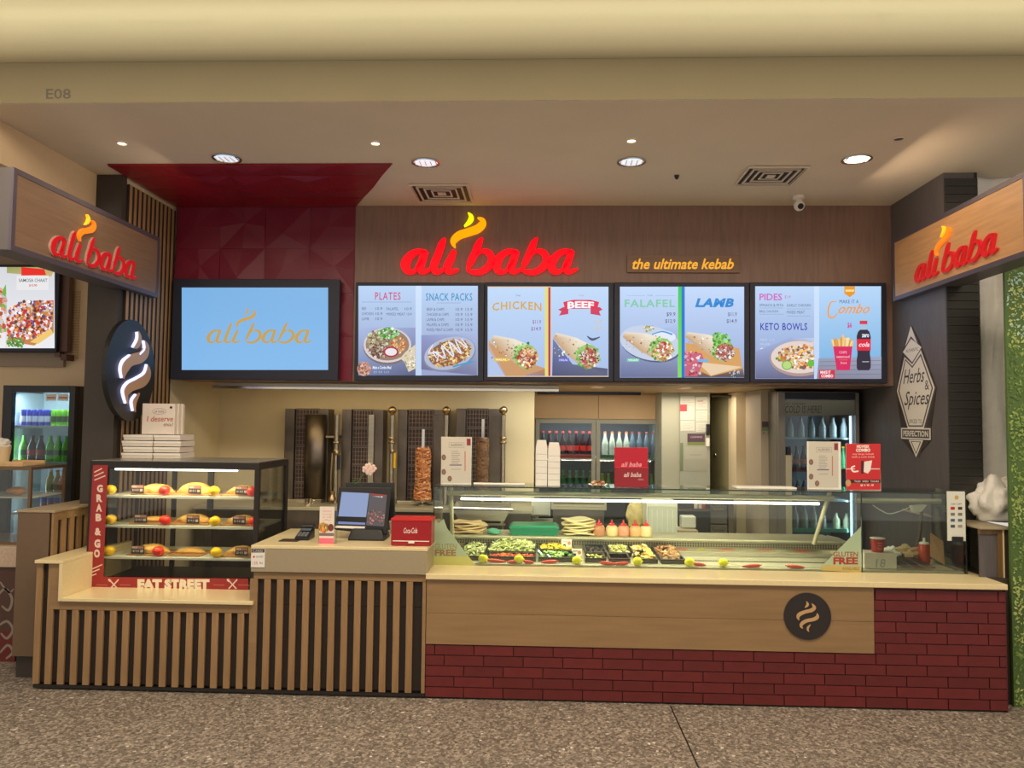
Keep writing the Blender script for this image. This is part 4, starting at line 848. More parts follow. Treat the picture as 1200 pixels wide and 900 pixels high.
# point of sale
c = on(zp, 428, 633); Yp = c.y
t = thing('sales_terminal', 'black touchscreen sales terminal facing the customer', 'sales terminal', c)
def tilt(px, py): return Yp+.02+(636-py)*.0011
ob('stand', B().prism([Vector((c.x-.11, Yp-.03, zp)), Vector((c.x+.13, Yp-.03, zp)), Vector((c.x+.10, Yp-.0, zp+.07)), Vector((c.x-.09, Yp-.0, zp+.07))], (0, .20, 0)), M_PLASTIC, t, bev=.01)
def P2(px, py, d=0): return P(px, py, tilt(px, py)+d)
def slab(name, poly, ma, d0, d1, parent, bev=0):
    b = B(); n = len(poly); b.v = [P2(x, y, d0) for x, y in poly]+[P2(x, y, d1) for x, y in poly]
    b.f = [tuple(range(n)), tuple(range(2*n-1, n-1, -1))]+[(k, (k+1) % n, n+(k+1) % n, n+k) for k in range(n)]; return ob(name, b, ma, parent, bev=bev)
slab('monitor_shell', [(397, 571), (459, 571.5), (453, 627), (393, 621)], M_PLASTIC, .0, .03, t, .004)
class P2Print(Print): pass
pr = Print(lambda x, y: P2(x, y, -.0006), (0, -1, 0)); pr.poly([(400.5, 576.5), (432.5, 578), (429, 606), (396.5, 605)], (140, 156, 196)); pr.text('ali baba', 402, 581, 416, 583.5, (84, 90, 110), .02, .2)
pr.poly([(396.5, 611), (428, 612.5), (428, 615), (396, 614)], (120, 136, 184)); pr.poly([(433, 578), (453.5, 580), (450, 617), (429, 615.5)], (90, 84, 86)); pr.poly([(434, 578), (453.5, 580), (452.5, 585), (433, 586)], (150, 60, 56))
pr.text('IS YOUR', 437, 581.5, 449, 584.5, (220, 216, 220), .05); pr.text('KEBAB', 437, 585.5, 449, 588, (220, 216, 220), .05); pr.text('HEALTHY?', 434, 588.5, 451, 591, (220, 216, 220), .05)
pr.blobs(90, inrect(431, 598, 450, 614), 1.5, [(160, 90, 80), (110, 80, 78), (190, 130, 110), (84, 84, 80)], 6); pr.build('display', M_SCREEN, t)
slab('white_label', [(393.5, 615.8), (428, 617), (427, 620), (392.5, 618.5)], M_WHITE, -.006, -.001, t)
slab('rear_screen', [(405, 565.5), (462.5, 565.5), (463, 606), (457, 610), (405, 606)], M_PLASTIC, .12, .14, t, .004)
ob('hinge', B().box(c.x-.03, c.x+.05, Yp+.09, Yp+.14, zp+.05, zp+.10), M_PLASTIC, t)
# orchid spray
t = thing('orchid_sprig', 'thin orchid stem with pale pink flowers behind the sales terminal', 'flower', (P(425, 575, Yp+.22).x, Yp+.22, zp))
pc = lambda x, y: P(x, y, Yp+.22)
b = B().tube([Vector((pc(418, 575).x, Yp+.22, zp)), pc(418, 575), pc(421, 563), pc(427, 553), pc(431, 549)], .0035, 6); ob('stem', b, mat('stem_green', (80, 120, 60), .5), t)
mlf = mat('leaf_green', (120, 156, 96), .45); mfl = mat('petal_pink', (236, 206, 196), .5)
for x, y, a in ((417, 567, 0), (423, 570, 1), (415, 564, 2)):
    q = pc(x, y); ob('leaf', B().add([q+Vector(v) for v in ((-.02, 0, .0), (0, -.012, .008), (.028, 0, .012), (0, .012, .004), (0, 0, -.004))], [(0, 1, 2, 3), (0, 4, 1), (1, 4, 2), (2, 4, 3), (3, 4, 0)]), mlf, t)
for x, y in ((429, 550), (433, 553), (437, 549), (432, 547)):
    q = pc(x, y); b = B()
    for k in range(5): a = 2*PI*k/5; b.ball(q+Vector((math.cos(a)*.016, -.005, math.sin(a)*.016)), .012, 6, (1, .4, 1))
    b.ball(q+Vector((0, -.014, 0)), .006, 6); ob('blossom', b, mfl, t, smooth=True)
# red cola napkin box
c0_, c1_ = on(zp, 458, 639.5), on(zp, 505, 640.5); Yb = (c0_.y+c1_.y)/2; h3 = P(480, 608.5, Yb).z-zp
t = thing('red_dispenser_box', 'red drink-branded dispenser box on the cash counter', 'dispenser', ((c0_.x+c1_.x)/2, Yb, zp)); mr = mat('cola_red', (160, 24, 32), .35, coat=.3)
ob('box', B().box(c0_.x, c1_.x, Yb, Yb+.16, zp+.001, zp+h3), mr, t, bev=.006); ob('lid', B().box(c0_.x-.002, c1_.x+.002, Yb-.004, Yb+.16, zp+h3-.012, zp+h3+.004), mat('cola_red_bright', (206, 36, 38), .35), t, bev=.003)
xm_ = (c0_.x+c1_.x)/2; ob('slot', B().box(c0_.x+.012, c1_.x-.012, Yb-.003, Yb-.0005, zp+.028, zp+.033), M_WHITE, t); ob('napkin', B().box(xm_-.014, xm_+.022, Yb-.010, Yb-.0035, zp+.018, zp+.032), M_WHITE, t)
pr = Print(onY(Yb-.0006), (0, -1, 0)); pr.text('Coca-Cola', 473, 618.5, 489, 625, (240, 214, 214), .015, .35); pr.build('lettering', M_PRINT, t)
q = on(zp, 457, 627); q.y += .1; tag(ob('white_cup', B().lathe(q, [(.02, 0), (.026, .08)], 14), M_WHITE, loc=q, smooth=True), 'small white cup between the terminal and the red dispenser', 'cup')

# ------------------------------------------------------------------ glass display on the worktop
ztg = (P(510, 570.5, GY).z+P(1112, 576.5, GY).z)/2; gx0, gxm, gx1 = P(508, 620, GY).x, P(1010, 625, GY).x, P(1132, 625, GY).x; GD = .78
t = thing('refrigerated_glass_display', 'long glass-fronted salad and filling display on the stone worktop', 'display case', ((gx0+gx1)/2, GY, zw))
M_EDGEG = mat('glass_edge', (40, 58, 52), .2)
zb = zw+.001
ob('front_glass', B().box(gx0, gxm-.003, GY, GY+.005, zb, ztg-.008), M_GLASSG, t); ob('front_glass', B().box(gxm+.003, gx1, GY, GY+.005, zb, ztg-.008), M_GLASSG, t)
ob('side_glass', B().box(gx0, gx0+.005, GY+.006, GY+.42, zb, ztg-.008), M_GLASSG, t); ob('side_glass', B().box(gx1-.005, gx1, GY+.006, GY+.42, zb, ztg-.008), M_GLASSG, t)
ob('top_glass', B().box(gx0, gx1, GY, GY+.36, ztg-.007, ztg), M_GLASSG, t); ob('divider_edge', B().box(gxm-.0028, gxm+.0028, GY-.001, GY+.007, zb, ztg-.008), M_EDGEG, t)
ob('edge_strip', B().box(gx0, gx1, GY-.003, GY-.0002, ztg-.007, ztg+.001), M_EDGEG, t); ob('edge_strip', B().box(gx0-.003, gx0-.0002, GY-.002, GY+.005, zb, ztg-.008), M_EDGEG, t); ob('edge_strip', B().box(gx1+.0002, gx1+.003, GY-.002, GY+.005, zb, ztg-.008), M_EDGEG, t)
yt = GY+.16; zt1 = P(700, 580, yt).z; zt2 = P(700, 587, yt).z; xt0, xt1 = P(524, 580, yt).x, P(977, 582, yt).x
ob('tube_housing', B().tube([(xt0, yt, zt1), (xt1, yt, zt1)], .017, 12), M_STEELL, t, smooth=True)
ob('light_tube', B().tube([(P(540, 587, yt).x, yt, zt2+.002), (P(960, 589, yt).x, yt, zt2+.002)], .0085, 10), mat('tube_lit_white', (255, 246, 232), .4, emit=3.5), t, smooth=True)
area('display_tube_lamp', ((xt0+xt1)/2, yt+.02, zt2-.012), (0, .25, -1), 2.3, .02, 17, (255, 244, 206))
ob('tube_housing', B().tube([(gxm+.03, yt, zt1-.01), (P(1102, 588, yt).x, yt, zt1-.01)], .017, 12), M_STEELL, t, smooth=True)
for px in (527, 976):
    xx = P(px, 600, yt).x; ob('support_post', B().tube([(xx, yt+.04, ztg-.01), (xx-(.06 if px > 700 else 0), yt+.18, zw+.12)], .014, 10), M_STEELL, t)
# well, decks and perforated vents
yd = 5.50; zd = P(760, 631, yd).z; xr_ = P(985, 640, yd).x
ob('rear_deck', B().box(gx0+.03, xr_, yd, yd+.34, zd-.02, zd), M_STEELL, t, bev=.003)
ob('vent_strip', B().box(gx0+.03, xr_, yd-.012, yd-.001, zd-.075, zd-.012), M_STEEL, t)
b = B(); 
for k in range(150):
    for j in range(2): xx = gx0+.06+k*(xr_-gx0-.08)/150; b.box(xx, xx+.0085, yd-.0135, yd-.0122, zd-.05+j*.016, zd-.04+j*.016)
ob('vent_hole', b, M_BLACK, t, kind='stuff')
ob('well_floor', B().prism([Vector((gx0+.03, yd-.013, zd-.08)), Vector((gx0+.03, GY+.07, zw+.012)), Vector((gx0+.03, GY+.07, zw+.002)), Vector((gx0+.03, yd-.013, zd-.095))], (xr_-gx0-.03, 0, 0)), M_STEELL, t)
ylow = GY+.20; zlow = zw+.012+(zd-.08-zw-.012)*(ylow-GY-.07)/(yd-.083-GY)
b = B(); xq = P(800, 655, ylow).x
for k in range(62): xx = xq+k*.0165; b.box(xx, xx+.010, ylow, ylow+.012, zlow+.002, zlow+.006)
ob('vent_hole', b, M_BLACK, t, kind='stuff')
ob('well_step', B().box(xq-.02, xr_-.01, ylow+.16, ylow+.17, zlow+.035, zlow+.062), M_CHROME, t, bev=.002)
ob('drain_lip', B().box(gx0+.012, gx1-.01, GY+.012, GY+.06, zw+.001, zw+.012), M_STEELL, t, bev=.002)
for k in range(4):
    o_ = k*.022; b = B().prism([Vector((xr_+.004+o_, yd+.28, zd+.004-o_*.2)), Vector((xr_+.020+o_, yd+.28, zd+.004-o_*.2)), Vector((xr_+.14+o_, GY+.07, zw+.014)), Vector((xr_+.124+o_, GY+.07, zw+.014))], (0, 0, -.014)); ob('end_rail', b, M_STEELL, t)
# gluten free film
pr = Print(onY(GY-.0012), (0, -1, 0)); gr, gy_ = (164, 186, 156), (188, 192, 110)
pr.poly([(508, 607), (514, 613), (520, 608), (524, 619), (553, 657), (508, 663)], None, [gr]*6); pr.poly([(508, 652), (549, 652), (558, 662.5), (508, 662.5)], gy_)
pr.text('GLUTEN', 509.5, 637, 535, 643.5, (146, 140, 84), .01); pr.text('FREE', 509.5, 644, 534.5, 651.5, (150, 118, 66), .04); pr.build('window_film', M_PRINT, t, label='pale green GLUTEN FREE corner film'); pr = Print(onY(GY-.0012), (0, -1, 0))
pr.poly([(1009, 617), (962.5, 664), (1009, 669)], gr); pr.poly([(966, 663.5), (963, 668.5), (1009, 671), (1009, 665.5)], (196, 180, 104)); pr.poly([(970, 657), (962, 666), (1009, 669), (1009, 660)], gr); pr.poly([(966.5, 662), (961, 668), (1009, 671), (1009, 664)], (190, 170, 100))
pr.text('GLUTEN', 976.5, 646.5, 1005.5, 652.5, (150, 70, 50), .02); pr.text('FREE', 976.5, 653, 1005.5, 661.5, (160, 56, 44), .05); pr.text('AVAILABLE', 987, 664.5, 1007, 668, (140, 120, 70), .02)
pr.build('window_film', M_PRINT, t, label='pale green GLUTEN FREE corner film')
# control plate at the right
g = bx(1110.5, 576, 1131.5, 634, GY-.012, .011); pl_ = ob('control_panel', B().box(*g), M_WHITEP, t, bev=.002, label='white control panel with small printed symbols')
pr = Print(onY(GY-.0125), (0, -1, 0)); pr.ell(1121, 583, 2.4, 2.6, (200, 170, 100))
for i, c_ in enumerate(((190, 40, 30), (70, 40, 44), (120, 120, 110), (120, 120, 110), (60, 100, 140), (90, 110, 120), (70, 80, 100), (150, 150, 140))): x_ = 1114+(i % 2)*8.6; y_ = 594+(i//2)*7; pr.rect(x_, y_, x_+5, y_+3.4, c_)
pr.text('ON  OFF', 1114.5, 589.5, 1127, 591.8, (120, 120, 110)); pr.build('panel_print', M_PRINT, pl_)
g = bx(1116, 629, 1129, 635.5, GY-.020, .006); ob('temperature_readout', B().box(*g), M_PLASTIC, t, bev=.001)
# lemons, chillies along the glass foot
zf_ = zw+.012
for i, (px, py, w) in enumerate(((566, 658, 'before the loose lettuce'), (608, 659, 'before the lettuce pan'), (676, 660, 'below the price tickets'), (747, 662, 'before the fried pieces'), (808, 663, 'right of the last pan'), (847.5, 663, 'alone on the right before the empty steel well'))):
    c = P(px, py, GY+.035); c.z = zf_+.026; b = B().ball(c, .027, 12, (1.15, 1, .98), .06); b.tube([c+Vector((.029, 0, 0)), c+Vector((.036, 0, 0))], [.008, .003], 8)
    tag(ob('lemon', b, M_YEL, loc=c, smooth=True), 'bright yellow-green lemon %s' % w, 'lemon', 'lemons along the display glass')
for i, (px, w, l, dz, w2_) in enumerate(((541, 17, 0, 0, 'before the left GLUTEN FREE film'), (582, 22, 0, 0, 'between the first two lemons'), (600, 12, 0, 0, 'touching the second lemon on its left'), (620, 12, 0, 0, 'touching the second lemon on its right'), (643, 18, 0, 0, 'between second and third lemon'),
        (713, 17, 0, 0, 'left of a touching pair before the dark pans'), (727, 17, 0, 1, 'right of a touching pair before the dark pans'), (821, 14, 0, 0, 'touching the fifth lemon'), (880, 20, 0, 0, 'first right of the last lemon'), (933, 20, 0, 0, 'second right of the last lemon'), (980, 19, 0, 0, 'before the right GLUTEN FREE film'))):
    c = P(px, 664, GY+.03); c.z = zf_+.010; h = w/900*GY/2; s_ = 1 if i % 2 else -1; y_ = c.y+.02*(i % 3 == 1)
    pts = [Vector((c.x-h*s_, y_, c.z+.004)), Vector((c.x-h*.5*s_, y_-.004, c.z+.003)), Vector((c.x, y_-.006, c.z+.002)), Vector((c.x+h*.6*s_, y_-.002, c.z-.001)), Vector((c.x+h*s_, y_+.004, c.z-.004))]
    t_ = thing('red_chilli', 'red chilli pepper %s' % w2_, 'chilli', c, 'red chillies along the display glass')
    ob('pod', B().tube(pts, [.009, .0115, .011, .008, .003], 10), M_CHILI, t_, smooth=True); ob('stem', B().tube([pts[0], pts[0]+Vector((-.014*s_, .002, .004))], [.004, .003], 6), mat('chilli_stem', (200, 90, 60), .5), t_)

# salad pans in a tilted black frame
ya_, za_, yb_, zb_ = GY+.09, zw+.030, yd-.02, zd-.055
def pan_pt(x, v, dz=0): return Vector((x, ya_+(yb_-ya_)*v, za_+(zb_-za_)*v+dz))
M_PAN = mat('black_pan', (34, 34, 36), .35, coat=.2)
def food(name, label, cat, x0, x1, v0, v1, n, s, pal, par=None, h=.03, el=3, seed=1):
    q = random.Random(seed); pc = []
    for k in range(n):
        u, v = q.uniform(-1, 1), q.uniform(-1, 1); hh = h*(1-.7*max(abs(u), abs(v))**2)*q.uniform(.2, 1)
        p = pan_pt((x0+x1)/2+u*(x1-x0)/2, (v0+v1)/2+v*(v1-v0)/2, hh-.004); a = s*q.uniform(.6, 1.2); g = q.uniform(.85, 1.1); c_ = q.choice(pal)
        pc.append((p, (a, a/el, a/el*.5), rmat(q), tuple(min(255, w*g) for w in c_)))
    o = cmesh(name, pc, M_PRINT, loc=pan_pt((x0+x1)/2, v0)); tag(o, label, cat, kind='stuff'); return o
def pan(pxa, pxb, v0, v1, label, fd=None):
    ym = ya_+(yb_-ya_)*(v0+v1)/2; xa_, xb_ = P(pxa, 650, ym).x, P(pxb, 650, ym).x; g_ = .005
    t_ = thing('salad_pan', label, 'pan', pan_pt((xa_+xb_)/2, v0)); w = .009; b = B()
    for a, c_, d, e in ((xa_+g_, xa_+g_+w, v0, v1), (xb_-g_-w, xb_-g_, v0, v1), (xa_+g_+w, xb_-g_-w, v0, v0+.06), (xa_+g_+w, xb_-g_-w, v1-.06, v1)):
        p = [pan_pt(a, d+.01, .012), pan_pt(c_, d+.01, .012), pan_pt(c_, e-.01, .012), pan_pt(a, e-.01, .012)]; b.prism(p, (0, 0, -.028))
    ob('rim', b, M_PAN, t_); ob('pan_floor', B().prism([pan_pt(xa_+g_, v0+.01, -.018), pan_pt(xb_-g_, v0+.01, -.018), pan_pt(xb_-g_, v1-.01, -.018), pan_pt(xa_+g_, v1-.01, -.018)], (0, 0, -.004)), mat('pan_inside', (44, 42, 42), .4), t_)
    if fd: nm, lb, ct, n, s, pal, h, el = fd; food(nm, lb, ct, xa_+.018, xb_-.018, v0+.06, v1-.06, n, s, pal, h=h, el=el, seed=int(pxa))
LET = [(206, 210, 140), (220, 222, 170), (176, 190, 108), (228, 230, 196), (192, 200, 126)]
pan(540, 571, 0, 1, 'black pan holding loose lettuce at the left end', ('shredded_lettuce', 'pale shredded lettuce beside the left GLUTEN FREE film', 'lettuce', 220, .016, LET, .05, 6))
pan(572, 629, .35, 1, 'wide black pan heaped with shredded lettuce', ('shredded_lettuce', 'large heap of shredded iceberg lettuce in the wide pan', 'lettuce', 520, .018, LET, .075, 6))
pan(572, 629, 0, .34, 'shallow black pan of grated carrot before the lettuce', ('grated_carrot', 'orange grated carrot before the lettuce heap', 'carrot', 160, .012, [(226, 110, 60), (236, 140, 84), (206, 80, 50)], .02, 3))
pan(630, 673, .55, 1, 'black pan with bright yellow filling', ('grated_cheese', 'bright yellow grated cheese in the pan left of the price tickets', 'cheese', 260, .013, [(246, 216, 60), (250, 232, 110), (230, 190, 50)], .035, 4))
pan(630, 673, 0, .54, 'black pan with sliced cucumber and tongs', ('sliced_cucumber', 'green cucumber slices in the pan below the yellow cheese', 'cucumber', 60, .014, [(110, 150, 70), (180, 206, 130), (70, 110, 50)], .02, 1.5))
pan(684, 710, .4, 1, 'black pan, nearly empty, right of the price tickets', ('dark_olives', 'dark olives low in the nearly empty pan', 'olives', 60, .010, [(50, 46, 50), (70, 66, 66)], .01, 1.3))
pan(684, 710, 0, .39, 'small black pan with a few pickles', ('green_pickles', 'few pale green pickles in the small front pan', 'pickles', 26, .011, [(170, 180, 90), (206, 206, 130)], .015, 1.6))
pan(712, 738, .4, 1, 'black pan with pale green jalapeno rings', ('jalapeno_rings', 'pale yellow-green pickled pepper rings', 'peppers', 170, .011, [(214, 206, 130), (180, 180, 96), (230, 224, 170), (150, 150, 80)], .04, 2))
pan(712, 738, 0, .39, 'small empty black pan before the pepper rings')
pan(740, 766, 0, 1, 'black pan with a few golden fried pieces', ('fried_pieces', 'golden fried pieces in a mostly empty black pan', 'fritters', 46, .017, [(236, 206, 120), (220, 176, 84), (244, 224, 160)], .05, 1.6))
pan(768, 797, 0, 1, 'black pan with browned falafel balls at the right end', ('falafel', 'brown falafel pieces in the last black pan', 'falafel', 60, .017, [(166, 120, 80), (190, 150, 110), (140, 100, 70)], .04, 1.2))
for i, (px, py, w) in enumerate(((664, 637, 'upper'), (676, 648, 'lower'), (792, 656, 'in the falafel pan, lower right'))):
    yy = 5.36 if i == 0 else 5.22 if i == 1 else 5.1; g = bx(px-(6 if i < 2 else 5), py-5, px+(6 if i < 2 else 5), py+4, yy, .003); t_ = thing('price_ticket', 'small white price ticket, %s one' % w if i < 2 else 'small white price ticket '+w, 'price ticket', (g[0], yy, g[4]), 'price tickets')
    ob('card', B().box(*g), M_WHITE, t_); pr = Print(onY(yy-.0005), (0, -1, 0)); pr.text('VEGAN' if i == 1 else 'SALAD', px-4.5, py-3.5, px+1, py-1.5, (90, 70, 60), .02); pr.rect(px-4, py+.5, px-1, py+3.5, (60, 54, 60)); pr.ell(px+3, py-.5, 2, 2.4, (206, 130, 90)); pr.build('print', M_PRINT, t_)
    ob('stake', B().box((g[0]+g[1])/2-.002, (g[0]+g[1])/2+.002, yy+.0032, yy+.006, g[4]-.04, g[5]-.01), M_CHROME, t_)
for a, b_, w in (((624, 655), (634, 662), 'steel tongs standing in the lettuce pan'), ((631, 645), (647, 656), 'steel tongs lying in the cucumber pan')):
    p0, p1 = P(*a, 5.16), P(*b_, 5.07); t_ = thing('serving_tongs', w, 'tongs', p1)
    for s_ in (-.006, .006): ob('tong_arm', B().tube([p0+Vector((0, 0, .0)), (p0+p1)/2+Vector((s_*2, 0, s_)), p1+Vector((s_, 0, 0))], .004, 6), M_CHROME, t_)

# things on the rear deck of the display
def wraps(x0, x1, y0, y1, z, label, n, seed, pal):
    q = random.Random(seed); t_ = thing('flatbread_stack', label, 'flatbread', ((x0+x1)/2, y0, z)); h = .018; m_ = mat('flatbread_'+str(seed), pal, .6, var=.12, vscale=12, bump=.3, bscale=30)
    for k in range(n):
        b = B(); N = 18; top = []; cx_, cy_ = (x0+x1)/2+q.uniform(-.02, .02), (y0+y1)/2; rx_, ry_ = (x1-x0)/2*q.uniform(.86, 1), (y1-y0)/2
        pf = [(.2, 0), (.95, .001), (1, .006), (.96, .012), (.2, .014)]
        for r, hh in pf:
            for j in range(N): a = 2*PI*j/N; w_ = 1+.13*noise.noise(Vector((math.cos(a)*1.5, math.sin(a)*1.5, k*1.3+seed))); b.v.append(Vector((cx_+rx_*r*w_*math.cos(a), cy_+ry_*r*math.sin(a), z+.002+k*h*.9+hh+.007*math.sin(3*a+k*1.7)*r+.004)))
        for i in range(4):
            for j in range(N): b.f.append((i*N+j, i*N+(j+1) % N, (i+1)*N+(j+1) % N, (i+1)*N+j))
        b.f.append(tuple(range(N-1, -1, -1))); b.f.append(tuple(4*N+j for j in range(N))); ob('flatbread', b, m_, t_, smooth=True)
    return t_
yq = yd+.10
def X_(px, Y=yq): return P(px, 620, Y).x
wraps(X_(529), X_(571), yd+.04, yd+.24, zd, 'pile of toasted flatbreads at the left end of the rear deck', 5, 1, (224, 196, 150))
wraps(X_(656), X_(700), yd+.04, yd+.24, zd, 'tall pile of pale wrapped flatbreads right of the green tray', 7, 2, (232, 218, 170))
b = B(); c = Vector((X_(579), yq, zd+.018)); b.ball(c, .045, 12, (1.1, 1.2, .42), .5); tag(ob('teal_cloth', b, mat('teal_cloth', (110, 190, 160), .7, bump=.3), loc=c, smooth=True), 'crumpled teal cloth beside the toasted flatbreads', 'cloth')
a, c_ = X_(597), X_(655); hgt = .07
t_ = thing('green_tray_box', 'dark green plastic tray with a lid on the rear deck', 'tray', ((a+c_)/2, yq, zd)); mg = mat('green_plastic', (24, 116, 88), .35)
ob('tray', B().prism([Vector((a+.015, yq-.05, zd+.001)), Vector((c_-.015, yq-.05, zd+.001)), Vector((c_, yq-.05, zd+.05)), Vector((a, yq-.05, zd+.05))], (0, .2, 0)), mg, t_, bev=.003)
ob('lid', B().prism([Vector((a-.004, yq-.055, zd+.051)), Vector((c_+.004, yq-.055, zd+.051)), Vector((c_-.02, yq-.055, zd+.072)), Vector((a+.02, yq-.055, zd+.072))], (0, .21, 0)), mat('green_plastic_lid', (40, 140, 108), .35), t_, bev=.003)
for i, (px, col, w) in enumerate(((702, (190, 130, 96), 'chilli-brown'), (717, (226, 200, 150), 'pale garlic'), (730.5, (214, 150, 124), 'pinkish'), (744.5, (216, 170, 120), 'peach coloured'), (757, (224, 206, 160), 'cream coloured'))):
    x = X_(px); t_ = thing('sauce_bottle', '%s sauce squeeze bottle with red nozzle, %s from the left of five' % (w, ('first', 'second', 'third', 'fourth', 'fifth')[i]), 'sauce bottle', (x, yq, zd), 'sauce bottles on the rear deck')
    ob('bottle_body', B().lathe((x, yq, zd), [(.038, .001), (.044, .01), (.044, .055), (.036, .070), (.018, .078)], 18), mat('sauce_%d' % i, col, .35), t_, smooth=True); ob('nozzle', B().lathe((x, yq, zd), [(.024, .076), (.024, .086), (.010, .092), (.003, .116)], 14), mat('nozzle_red', (206, 40, 40), .4), t_, smooth=True)

# things standing on the top glass
def sheet(x0, y0, x1, y1, Y, label, draw, nm, cat, lean=0, col=M_WHITE, foot=True):
    g = bx(x0, y0, x1, y1, Y, .004); z0_ = ztg+.001; t_ = thing(nm, label, cat, ((g[0]+g[1])/2, Y, z0_))
    ob('card', B().box(g[0], g[1], Y, Y+.004, z0_, g[5]), col, t_); pr = Print(onY(Y-.0005), (0, -1, 0)); draw(pr); pr.build('print', M_PRINT, t_)
    if foot: ob('foot', B().box(g[0], g[1], Y-.002, Y+.05, z0_, z0_+.003), M_GLASS, t_)
    return t_
YT = GY+.10
def al(x0, y0):
    def d(p):
        w, h = 35, 54; bg = (206, 200, 186); p.rect(x0, y0, x0+w, y0+h, bg); p.rect(x0+9, y0+6.5, x0+27, y0+12.5, (150, 146, 140)); p.rect(x0+9.4, y0+6.9, x0+26.6, y0+12.1, bg); p.text('ALLERGENS', x0+11, y0+8, x0+25, y0+10.8, (130, 124, 124), .02)
        for k in range(8): p.line(x0+12, y0+17+k*2.3, x0+(22 if k % 3 else 20), y0+17+k*2.3, .7, (150, 144, 146))
        p.line(x0+10, y0+33, x0+24, y0+33, 1.2, (96, 90, 130)); p.line(x0+12, y0+38, x0+23, y0+38, .6, (150, 144, 146)); p.line(x0+28, y0+17, x0+28, y0+40, 1.2, (200, 120, 104)); p.rect(x0+30, y0+2, x0+34.5, y0+10, (140, 50, 60))
        for a, b_ in ((2, 24), (2, 41), (9, 49)): p.ell(x0+a+1, y0+b_, 2.6, 3.4, (120, 96, 84)); p.ell(x0+a+1, y0+b_, 1.5, 2, (150, 110, 90))
    return d
sheet(517, 512, 552.5, 567, YT, 'pale framed information sheet on the display top before the grills', al(517, 512), 'information_sheet', 'notice')
sheet(946, 517.5, 985.5, 572, YT, 'pale framed information sheet on the display top before the right fridge', al(947.5, 517.5), 'information_sheet', 'notice')
def rp(p):
    p.rect(991.5, 520, 1032, 574, (206, 44, 50)); p.text('MIDWEEK', 1004, 521.5, 1019, 525, (250, 236, 230), .04); p.text('COMBO', 1003, 525.5, 1020, 529.5, (250, 236, 230), .05)
    p.text('any large kebab', 999, 531, 1024, 533.5, (246, 210, 206)); p.text('with a cold drink', 998, 534.3, 1025, 536.5, (246, 210, 206)); 
    p.rib([(1002, 546, 1.6), (998, 548, 1.8), (1000, 552.5, 1.8), (1006, 552, 1.8)], (244, 240, 236)); p.poly([(1013, 541), (1022, 539.5), (1020, 551), (1017, 555), (1012, 553)], (240, 232, 226)); p.rect(1009, 540, 1012, 555, (70, 30, 34)); p.line(991, 549.5, 1002, 549.5, 1, (250, 226, 220)); p.line(1020, 549.5, 1031, 549.5, 1, (250, 226, 220))
    p.rect(991.5, 562, 1032, 566, (60, 34, 36)); p.text('TUES  WED  THURS', 1001, 563, 1030, 565.2, (230, 210, 200), .02); p.text('$19.9', 1008, 567.5, 1024, 570, (250, 226, 220), .02); p.ell(994, 566, 3.2, 4, (206, 160, 110))
sheet(991.5, 520, 1032, 574.5, YT, 'red and white poster card standing on the display top before the dark wall', rp, 'red_poster_card', 'poster')
c0_ = P(555, 565, YT); c1_ = P(615, 565.5, YT); zz = ztg+.009; tag(ob('rolled_paper', B().tube([(c0_.x, YT, zz), (c1_.x, YT, zz)], .008, 10), M_WHITE, loc=(c0_.x, YT, ztg), smooth=True), 'white rolled paper lying on the display top before the grills', 'paper roll')
c0_ = P(863, 569, YT); c1_ = P(934, 572, YT); tag(ob('paper_sheets', B().box(c0_.x, c1_.x, YT, YT+.12, ztg+.001, ztg+.012), M_WHITE, loc=(c0_.x, YT, ztg), bev=.003), 'flat white paper pile on the display top left of the right information sheet', 'paper')
# white box stacks
for s_, (pa, pb, top) in enumerate(((627.5, 641.5, 516), (642, 656.5, 518.5))):
    xa_, xb_ = P(pa, 545, YT).x, P(pb, 545, YT).x; z1_ = P(640, top, YT).z; n_ = 6; hb_ = (z1_-ztg)/(n_+1.2)
    for k in range(n_+1):
        t_ = thing('folded_carton', 'white folded chip carton, %s in the %s stack on the display top' % (('lowest', 'second', 'third', 'fourth', 'fifth', 'sixth', 'flared topmost')[k], ('left', 'right')[s_]), 'carton', ((xa_+xb_)/2, YT, ztg+k*hb_), 'white cartons on the display top')
        if k < n_: b = B().box(xa_+.001, xb_-.001, YT, YT+.08, ztg+.001+k*hb_, ztg+(k+1)*hb_-.0005)
        else: b = B().prism([Vector((xa_+.001, YT, ztg+k*hb_)), Vector((xb_-.001, YT, ztg+k*hb_)), Vector((xb_-.010, YT, z1_-.001*s_)), Vector((xa_+.010, YT, z1_))], (0, .08, 0))
        ob('carton', b, M_WHITE, t_, bev=.001)
# plate of pastry and red dispenser
c = P(701, 562, YT+.05); c.z = ztg+.001; t_ = thing('foil_plate', 'round foil plate with dried herbs on the display top', 'plate', c); ob('plate', B().lathe(c, [(.04, 0), (.058, .008), (.068, .012), (.066, .009), (.04, .004)], 24), M_CHROME, t_, smooth=True)
q = random.Random(9); o = cmesh('herb_pieces', [(c+Vector((q.gauss(0, .02), q.gauss(0, .015), .012+abs(q.gauss(0, .008)))), (.009, .006, .003), rmat(q), q.choice([(190, 120, 90), (220, 190, 150), (150, 100, 70)])) for _ in range(60)], M_PRINT, loc=c); tag(o, 'reddish dried pieces on the foil plate', 'garnish', kind='stuff')
g = bx(720.5, 524.5, 760, 569, YT, .06); t_ = thing('red_brochure_holder', 'red lettered brochure holder on the display top before the glass fridge', 'brochure holder', ((g[0]+g[1])/2, YT, ztg)); mrd = mat('brochure_red', (188, 30, 52), .35); mrd2 = mat('holder_red', (150, 22, 36), .3, coat=.3)
